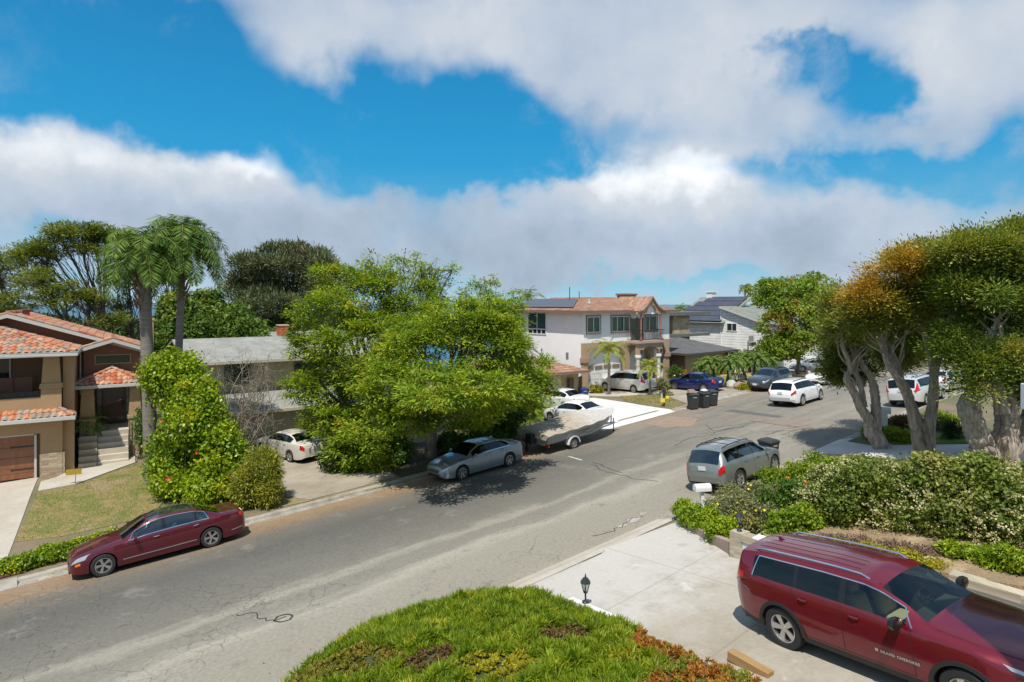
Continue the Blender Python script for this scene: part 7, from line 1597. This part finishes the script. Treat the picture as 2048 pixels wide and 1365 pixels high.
# wheelie bins
M_bin = mat('bin_plastic', (.028, .034, .036), .55, (.036, .042, .044), 3., 1.)
def bin_(p, ang, label, group='black bins at the kerb', lid_open=0., m=None, hs=1.):
    r = empty('wheelie_bin', p, ang, label=label, cat='bin', group=group); m = m or M_bin; h = 1.0 * hs; g = MB()
    a, b = .25, .31; vs = [(-a, -a, .06), (a, -a, .06), (a, a, .06), (-a, a, .06), (-b, -b, h), (b, -b, h), (b, b + .03, h), (-b, b + .03, h)]; g.add(vs, [(0, 3, 2, 1), (4, 5, 6, 7), (0, 1, 5, 4), (1, 2, 6, 5), (2, 3, 7, 6), (3, 0, 4, 7)]); g.box(-b - .025, b + .025, -b - .025, b + .05, h - .07, h - .002); g.build('body', m, r, bevel=.02)
    g = MB(); g.add([(-b - .03, -b - .05, h), (b + .03, -b - .05, h), (b + .03, b + .08, h + .02), (-b - .03, b + .08, h + .02), (-b * .8, -b * .8, h + .08), (b * .8, -b * .8, h + .08), (b * .8, b * .8, h + .10), (-b * .8, b * .8, h + .10)], [(0, 3, 2, 1), (4, 5, 6, 7), (0, 1, 5, 4), (1, 2, 6, 5), (2, 3, 7, 6), (3, 0, 4, 7)]); g.build('lid', m, r, bevel=.015)
    g = MB(); g.tube([(-.2, b + .12, h - .03), (.2, b + .12, h - .03)], .018, 6); g.tube([(-.2, b, h - .05), (-.2, b + .12, h - .03)], .014, 5); g.tube([(.2, b, h - .05), (.2, b + .12, h - .03)], .014, 5); g.build('handle', m, r)
    for sx in (-1, 1): g = MB(); g.lathe([(.03, -.03), (.11, -.028), (.11, .028), (.03, .03)], 14, (sx * .24, a + .02, .11), 'X'); g.build('wheel', M_rub, r)
    g = MB(); g.box(-.13, .13, -b - .012, -b + .03, h * .80, h * .86); g.build('emblem_plate', mat('bin_emblem', (.30, .31, .31), .6), r)
    return r
bin_(hit(1386, 819), R(10), 'leftmost black bin of the three at the far kerb, a cardboard box on its lid')
bin_(hit(1408, 816), R(25), 'middle black bin of the three at the far kerb, with a pale bag on top')
bin_(hit(1424, 812), R(15), 'rightmost black bin of the three at the far kerb')
p = hit(1386, 819); g = MB(); g.box(-.22, .22, -.18, .18, 0, .12); g.box(-.18, .2, -.15, .16, .121, .2); tag(g.build('cardboard_box', mat('cardboard', (.36, .24, .15), .9, (.42, .33, .25), 8., 1.), loc=(p.x - .12, p.y, p.z + 1.12), rz=.2), 'flattened cardboard box lying on the leftmost black bin', 'box')
p = hit(1408, 816); g = MB(); g.lathe([(.0, 0), (.2, .02), (.26, .07), (.22, .14), (.1, .19), (0, .2)], 12); tag(g.build('plastic_bag', mat('pale_plastic', (.50, .52, .53), .5), loc=(p.x, p.y, p.z + 1.1), smooth=True), 'pale grey bag on the lid of the middle black bin', 'bag')
bin_(hit(1538, 928), R(35), 'black bin standing in the street in front of the grey green SUV', 'black bins at the kerb')
p = at(1167, 788, 47.5); bin_(Vector((p.x, p.y, ter(p.x, p.y))), R(20), 'small dark blue bin by the white garage door', None, 0, mat('blue_plastic', (.02, .03, .16), .5), .85)
p = hit(1140, 800); q = at(1164, 790, 48.5); q.z = ter(q.x, q.y); p = at(1139, 800, 46.8); p.z = ter(p.x, p.y); d = q - p; g = MB()
for k in range(14): x = d.length * k / 14; g.box(x + .005, x + d.length / 14 - .008, -.01, .012, 0, 1.75 + .03 * (k % 3))
r = empty('wooden_fence', p, math.atan2(d.y, d.x), label='dark brown board fence between the tan house and the white house', cat='fence'); g.build('board_panel', M_fence, r)
for k in range(3): g = MB(); g.box(d.length * k / 2 - .05, d.length * k / 2 + .05, .013, .11, -.1, 1.8); g.build('post', M_fence, r)
# rocks
def rock(u, v, s_, label, m, n=2):
    bm = bmesh.new(); bmesh.ops.create_icosphere(bm, subdivisions=n, radius=1)
    for w_ in bm.verts: w_.co *= 1 + rng.normal() * .09; w_.co.x *= s_[0]; w_.co.y *= s_[1]; w_.co.z *= s_[2]
    me = bpy.data.meshes.new('rock'); bm.to_mesh(me); bm.free(); me.materials.append(m); o = bpy.data.objects.new('rock', me); C.objects.link(o); p = hit(u, v); o.location = (p.x, p.y, p.z + s_[2] * .5); tag(o, label, 'rock')
M_rock = mat('grey_rock', (.26, .25, .24), .9, (.36, .33, .29), 3., 1., bump=.5); M_rockr = mat('brown_rock', (.30, .22, .16), .9, (.22, .17, .14), 3., 1., bump=.5)
rock(1474, 762, (.7, .5, .45), 'grey boulder behind the flat brown rock near the date palms', M_rock); rock(1480, 768, (.75, .5, .22), 'flat brown rock in front of the grey boulder', M_rockr); rock(1462, 778, (.38, .35, .5), 'upright pale block at the kerb beside the dry shrub', mat('pale_block', (.42, .42, .38), .9)); rock(1478, 778, (.55, .4, .4), 'rough reddish rock at the kerb right of the pale block', M_rockr)
rock(288, 895, (.35, .3, .22), 'rounded grey rock at the foot of the porch steps', M_rock)
for i, (u, v, c) in enumerate([(640, 912, 'left'), (800, 905, 'centre'), (985, 885, 'right')]): rock(u + 0, v, (.35, .3, .2), 'pale edging rock in the shade under the lime trees, %s one' % c, M_rock)
# things on the road surface
def decal(name, pts, m, off=.006, w=None):
    if w:
        P = [Vector((p[0], p[1], 0)) for p in pts]; g = MB()
        for a, b in zip(P[:-1], P[1:]):
            n = Vector((-(b - a).y, (b - a).x, 0)).normalized() * w / 2; g.add([tuple(q.xy) + (road_z(q.x, q.y) + off,) for q in (a - n, b - n, b + n, a + n)], [(0, 1, 2, 3)])
        tag(g.build(name, m, smooth='keep'), kind='structure')
    else: drape(name, pts, m, off, border=False, zf=road_z, step=.5)
M_mark = mat('road_paint', (.62, .62, .60), .7, (.35, .35, .34), 6., .8); M_seal = mat('tar_seal', (.038, .037, .036), .5); M_patch = mat('asphalt_patch', (.095, .092, .088), .9, (.12, .115, .108), 3., 1., fine=.2)
decal('road_marking', hp((1136, 913), (1164, 921)), M_mark, w=.11)
def squig(u0, v0, u1, v1, n, amp, w=.035):
    a, b = hit(u0, v0), hit(u1, v1); d = b - a; nn = Vector((-d.y, d.x, 0)).normalized(); off = 0; P = []
    for i in range(n + 1): off += rng.normal() * amp; off *= .9; P.append(a + d * i / n + nn * off)
    decal('tar_seal_line', P, M_seal, .007, w)
for a in [(1395, 868, 1530, 842, 22, .07), (1400, 862, 1515, 845, 20, .07), (1398, 875, 1465, 858, 14, .08), (1408, 868, 1500, 852, 18, .08), (1530, 870, 1620, 855, 18, .07), (1545, 866, 1615, 851, 16, .07), (1560, 871, 1600, 860, 10, .07), (1350, 892, 1400, 872, 10, .06), (1180, 930, 1310, 965, 24, .08), (1185, 925, 1250, 945, 12, .06), (1410, 850, 1425, 862, 6, .06)]: squig(*a)
squig(1500, 842, 1722, 868, 26, .03, .04)
squig(1180, 1072, 1285, 1033, 18, .08, .03)
M_stain = mat('cement_stain', (.42, .41, .38), .9, (.26, .25, .23), 5., 1.)
for i, (u, v, a, b_) in enumerate([(1268, 1040, .35, .16), (1245, 1052, .22, .10), (1285, 1028, .16, .08)]):
    p = hit(u, v); decal('cement_stain', [(p.x + D[0] * a * math.cos(k * .57) * (1 + .3 * math.sin(k * 2.3 + i)) + N[0] * b_ * math.sin(k * .57) * (1 + .3 * math.cos(k * 1.7 + i)), p.y + D[1] * a * math.cos(k * .57) * (1 + .3 * math.sin(k * 2.3 + i)) + N[1] * b_ * math.sin(k * .57) * (1 + .3 * math.cos(k * 1.7 + i))) for k in range(11)], M_stain, .005)
decal('dirt_patch', hp((1290, 848), (1335, 832), (1395, 838), (1385, 852), (1330, 856)), mat('dirt_patch', (.30, .215, .15), .95, (.22, .175, .13), 3., 1.), .005)
decal('asphalt_patch', hp((1448, 823), (1555, 836), (1568, 833), (1465, 819)), M_patch, .005)
p = hit(567, 1237); g = MB(); decal('tar_seal_line', [(p.x + .22 * math.cos(k * .524) * (1 + .15 * math.sin(k * 3)), p.y + .2 * math.sin(k * .524)) for k in range(13)], M_seal, .008, .05); squig(480, 1225, 567, 1237, 12, .09, .03)
# litter and leaf debris near the gutter
c = []; 
for k in range(1500):
    s_ = -rng.exponential(.5) - .05 if k < 900 else -12.6 + rng.exponential(.5); t_ = rng.uniform(-4, 34); x, y = xy(s_, t_); c.append((x, y, road_z(x, y) + .018))
c = np.array(c); tag(leaves('fallen_leaves', c, rng.normal(size=(len(c), 3)) * [1, 1, .1], rng.normal(size=(len(c), 3)) * .2 + [0, 0, 1], rng.uniform(.03, .08, len(c)), .025, leaf_mat('fallen_leaf', (.30, .18, .08), (.16, .10, .05), None, 2., .1)), kind='stuff')
# brand lettering on the red SUV's door
def lettering(txt, size, m, parent, loc, rot):
    cu = bpy.data.curves.new('lettering', 'FONT'); cu.body = txt; cu.size = size; cu.extrude = .002; cu.space_character = 1.25; cu.offset = .003
    o = bpy.data.objects.new('lettering', cu); C.objects.link(o); me = bpy.data.meshes.new_from_object(o); bpy.data.objects.remove(o); me.materials.append(m); o = bpy.data.objects.new('lettering', me); C.objects.link(o); o.parent = parent; o.location = loc; o.rotation_euler = rot; return o
# ================================================================ boat on its trailer
def boat():
    w = hit(1147, 897); s_, t_ = st(w.x, w.y); cs = s_ + 1.05; x, y = xy(cs, t_ + 1.2); z = road_z(x, y); ang = ANG_D; pitch = math.atan(.0485)
    def place(o):
        o.location = (x, y, z); o.rotation_euler = (0, -pitch, ang)
    L = 6.1
    def sec(f):
        """f 0 stern .. 1 bow: half section keel to gunwale"""
        b = 1.12 * (1 - max(0, (f - .45) / .55) ** 2.3) ** .8 if f < 1 else .0; b = max(b, .03); k = .46 + .72 * max(0, (f - .6) / .4) ** 2.4; g_ = 1.10 + .26 * f ** 1.5
        ch = k + (g_ - k) * (.22 + .2 * f); return [(0, k), (b * .90, ch), (b * .93, ch + .02), (b, g_ - .12), (b + .03, g_ - .05), (b + .03, g_)]
    root = empty('motor_boat', (0, 0, 0), label='cream and grey hulled motor boat sitting on the trailer at the far kerb', cat='boat'); place(root)
    n = 36; hull = MB(); fr = []
    for i in range(n + 1):
        f = i / n; s = sec(f); fr.append([(-L / 2 + L * f, yy, zz) for yy, zz in s])
    for sg in (1, -1):
        for i in range(n):
            for j in range(5): q = [fr[i][j], fr[i + 1][j], fr[i + 1][j + 1], fr[i][j + 1]]; hull.quad(*[(a, b * sg, c) for a, b, c in q], m=1 if j == 3 else 0)
    s0 = fr[0]; hull.poly([(a, b, c) for a, b, c in s0] + [(a, -b, c) for a, b, c in s0[:0:-1]])
    hull.build('hull', [mat('hull_grey', (.30, .31, .30), .35, coat=.5), mat('hull_stripe', (.55, .55, .53), .35, coat=.5)], root, smooth=True)
    g = MB()
    for sg in (1, -1):
        for k in range(2): z0 = .62 + .12 * k; g.tube([(-2.6 + .5 * k, sg * (1.03 + .04 * k), z0 + .12), (-.4 + .3 * k, sg * (1.05 + .03 * k), z0 + .19), (.9, sg * 1.02, z0 + .25)], [.012, .03, .006], 5)
    g.build('side_stripe', M_trim, root)
    g = MB(); g.box(-L / 2 - .42, -L / 2 - .02, -.28, .28, .55, 1.05, taper=.05); g.build('outdrive', M_trim, root, bevel=.04); g = MB(); g.box(-L / 2 - .5, -L / 2 - .28, -.07, .07, .22, .6); g.lathe([(.03, -.02), (.17, 0), (.03, .04)], 10, (-L / 2 - .5, 0, .32), 'X'); g.build('propeller', M_dkmet, root)
    # tarpaulin cover
    cov = MB(); m_, k_ = 44, 22; V = []
    for i in range(m_ + 1):
        f = i / m_; s = sec(min(f, .995)); b, gw = s[-1]; b += .05; ridge = .10 + .30 * math.exp(-((f - .58) / .15) ** 2) + .10 * math.exp(-((f - .33) / .12) ** 2) + .06 * math.sin(f * 20); ridge *= min(1, (1 - f) / .12 + .12) * min(1, f / .05 + .5)
        for j in range(k_ + 1):
            a = -1 + 2 * j / k_; prof = (1 - abs(a) ** 2.6); zz = gw + ridge * prof + .02 * math.sin(a * 9 + f * 31) * prof + .015 * math.sin(f * 55 + a * 4); V.append((-L / 2 - .12 + (L + .22) * f, a * (b + .03), zz))
        V[-1] = (V[-1][0], b + .05, gw - .02 - .025 * math.sin(f * 40)); V[-k_ - 1] = (V[-k_ - 1][0], -b - .05, gw - .02 - .025 * math.cos(f * 37))
    n2 = k_ + 1; cov.add(V, [(i * n2 + j, i * n2 + j + 1, (i + 1) * n2 + j + 1, (i + 1) * n2 + j) for i in range(m_) for j in range(k_)])
    b0 = V[:n2]; cov.poly([(b0[0][0] - .02, -1.1, .84)] + [(p[0] - .0, p[1], p[2]) for p in b0] + [(b0[0][0] - .02, 1.1, .84)])
    def cmat():
        m = bpy.data.materials.new('boat_canvas'); m.use_nodes = True; T = NT(m.node_tree); T.n.clear(); out = T.node('ShaderNodeOutputMaterial'); b = T.node('ShaderNodeBsdfPrincipled'); oc = T.node('ShaderNodeTexCoord').outputs['Object']; xx, yy, zz = T.sep(oc)
        f = T.mapr(T.math('ADD', xx, T.math('MULTIPLY', T.math('SUBTRACT', T.noise(oc, 1.3, 4, .6), .5), 2.2)), -.9, 1.1); c = T.mix(f, (.36, .315, .25), (.47, .46, .44)); g = T.mapr(T.noise(oc, 5, 5, .7), .3, .7, .85, 1.08); c = T.mix(1., c, T.comb(g, g, g), 'MULTIPLY')
        T.l.new(c, b.inputs['Base Color']); b.inputs['Roughness'].default_value = .85
        bp = T.node('ShaderNodeBump'); bp.inputs['Strength'].default_value = .3; bp.inputs['Distance'].default_value = .05; T.l.new(T.noise(oc, 2.6, 4, .6, 1.2), bp.inputs['Height']); T.l.new(bp.outputs[0], b.inputs['Normal']); T.l.new(b.outputs[0], out.inputs[0]); return m
    c = cov.build('boat_cover', cmat(), smooth=True); place(c); tag(c, 'wrinkled tan and white canvas cover stretched over the motor boat', 'boat cover')
    # trailer
    tr = empty('boat_trailer', (0, 0, 0), label='white framed single axle trailer under the covered boat', cat='trailer'); place(tr)
    M_tf = mat('trailer_white', (.66, .67, .67), .4); g = MB()
    for sg in (1, -1): g.tube([(-2.9, sg * .62, .50), (.6, sg * .62, .50), (1.9, sg * .3, .52), (3.7, 0, .52)], .045, 6)
    for xx in (-2.9, -1.6, -.4): g.tube([(xx, -.62, .5), (xx, .62, .5)], .04, 6)
    g.tube([(-1.2, -.95, .33), (-1.2, .95, .33)], .04, 6); g.build('frame', M_tf, tr)
    g = MB(); g.tube([(3.0, 0, .55), (3.05, 0, 1.0), (2.85, 0, 1.15)], .04, 6); g.build('winch_post', M_tf, tr); g = MB(); g.tube([(3.35, .12, .02), (3.35, .12, .75)], .03, 8); g.lathe([(.09, .0), (.09, .03)], 10, (3.35, .12, 0)); g.build('jack', M_dkmet, tr)
    for sg in (1, -1):
        o = wheel_parts(tr, -1.2, sg * 1.02, .33, .2, 6, 'single', sg, M_alloy, .6)
        g = MB(); pr = []
        for k in range(15):
            a = math.pi * k / 14; pr += [(-1.2 - .43 * math.cos(a), sg * .90, .33 + .42 * math.sin(a)), (-1.2 - .43 * math.cos(a), sg * 1.16, .33 + .42 * math.sin(a))]
        g.add(pr, [(2 * k, 2 * k + 1, 2 * k + 3, 2 * k + 2) for k in range(14)]); g2 = [(p[0], sg * 1.165, p[2]) for p in pr[1::2]]; g3 = [(-1.2 + (p[0] + 1.2) * .86, sg * 1.165, .33 + (p[2] - .33) * .86) for p in g2]; g.add(g2 + g3, [(k, k + 1, 16 + k, 15 + k) for k in range(14)])
        g.build('mudguard', M_tf, tr, smooth=True)
        g = MB(); g.box(-3.0, -2.92, sg * .95 - .12, sg * .95 + .12, .45, .57); g.build('tail_light', M_red, tr); g = MB(); g.tube([(-2.9, sg * .62, .5), (-2.93, sg * .95, .5)], .03, 5); g.build('light_bracket', M_tf, tr)
boat()
s = JS; pt = s.surf(.395, 6.4, .008, -1); e = s.surf(.335, 6.4, .008, -1); pn = s.surf(.395, 6.9, .008, -1)
o_ = lettering('■ GRAND CHEROKEE', .058, M_alloy, JEEP, (0, 0, 0), (0, 0, 0)); X_ = (e - pt).normalized(); Y_ = (pn - pt); Y_ = (Y_ - X_ * Y_.dot(X_)).normalized(); Z_ = X_.cross(Y_); st0 = s.surf(.425, 6.2, .010, -1)
o_.matrix_local = Matrix(((X_.x, Y_.x, Z_.x, st0.x), (X_.y, Y_.y, Z_.y, st0.y), (X_.z, Y_.z, Z_.z, st0.z), (0, 0, 0, 1)))
# surfboard on the far silver car
g = MB(); g.lathe([(.01, -1.3), (.2, -.9), (.27, 0), (.2, .9), (.01, 1.3)], 12, (0, 0, 0), 'X'); g.v = [(a, b, c * .16) for a, b, c in g.v]; fm = FARSILVER.matrix_basis @ Vector((0.1, 0, 1.58)); ang = FARSILVER.matrix_basis.to_euler().z
tag(g.build('surfboard', M_whitep, loc=tuple(fm), rz=ang, smooth=True), 'white surfboard on the roof of the far silver car', 'surfboard')
# lantern and post of the house the picture is taken from, cut by the right edge
hl = empty('porch_lamp', at(2084, 790, 4.6), 0, label='white boxed lamp with dark cap on a black post, cut by the right picture edge', cat='lamp'); k = 4.6 / F
g = MB(); g.box(-35 * k, 40 * k, -.08, .04, -30 * k, 22 * k); g.build('lamp_shade', mat('lamp_white', (.62, .63, .66), .5), hl, bevel=.006); g = MB(); g.box(-30 * k, 35 * k, -.06, .03, 22 * k + .001, 30 * k); g.build('cap', M_iron, hl); g = MB(); g.box(-24 * k, 30 * k, -.02, .02, 30 * k, 195 * k); g.build('post', mat('dark_post', (.03, .04, .06), .5), hl)
# sea, far woods
g = MB(); g.box(-30000, 30000, 120, 50000, -61, -60)
def sea_mat():
    m = bpy.data.materials.new('sea_water'); m.use_nodes = True; T = NT(m.node_tree); b = T.n['Principled BSDF']; b.inputs['Base Color'].default_value = (.03, .11, .16, 1); b.inputs['Roughness'].default_value = .35; return m
tag(g.build('sea', sea_mat()), kind='structure')
def woods(name, spots, m, n, L, W):
    allb = []
    for (u, v, Y, ru, rv) in spots: allb.append(bl(u, v, Y, ru, rv))
    o, c = foliage(name, allb, n, 10, .5, L, W, m, None, thick=.12, flat=.8); tag(o, kind='stuff')
woods('distant_woods', [(-60, 650, 78, 70, 32), (30, 655, 78, 60, 28), (110, 660, 76, 50, 26), (180, 668, 75, 50, 24), (250, 665, 75, 50, 26), (310, 672, 74, 50, 26), (380, 668, 75, 50, 30), (460, 665, 76, 50, 26), (540, 672, 76, 50, 22), (620, 668, 75, 60, 24), (700, 665, 76, 50, 26), (780, 668, 76, 60, 24), (860, 664, 78, 50, 24), (930, 655, 80, 40, 22), (990, 655, 80, 40, 26), (1045, 650, 80, 30, 22)], F_dark, 4200, .7, .3)
woods('hillside_woods', [(1380, 655, 110, 40, 30), (1650, 680, 120, 70, 50), (1740, 670, 125, 60, 60), (1800, 650, 130, 60, 60), (1830, 660, 135, 50, 50), (1900, 650, 130, 60, 60), (1980, 640, 120, 60, 60), (2060, 640, 110, 60, 70), (1700, 640, 140, 60, 30)], F_green, 2600, .8, .35)
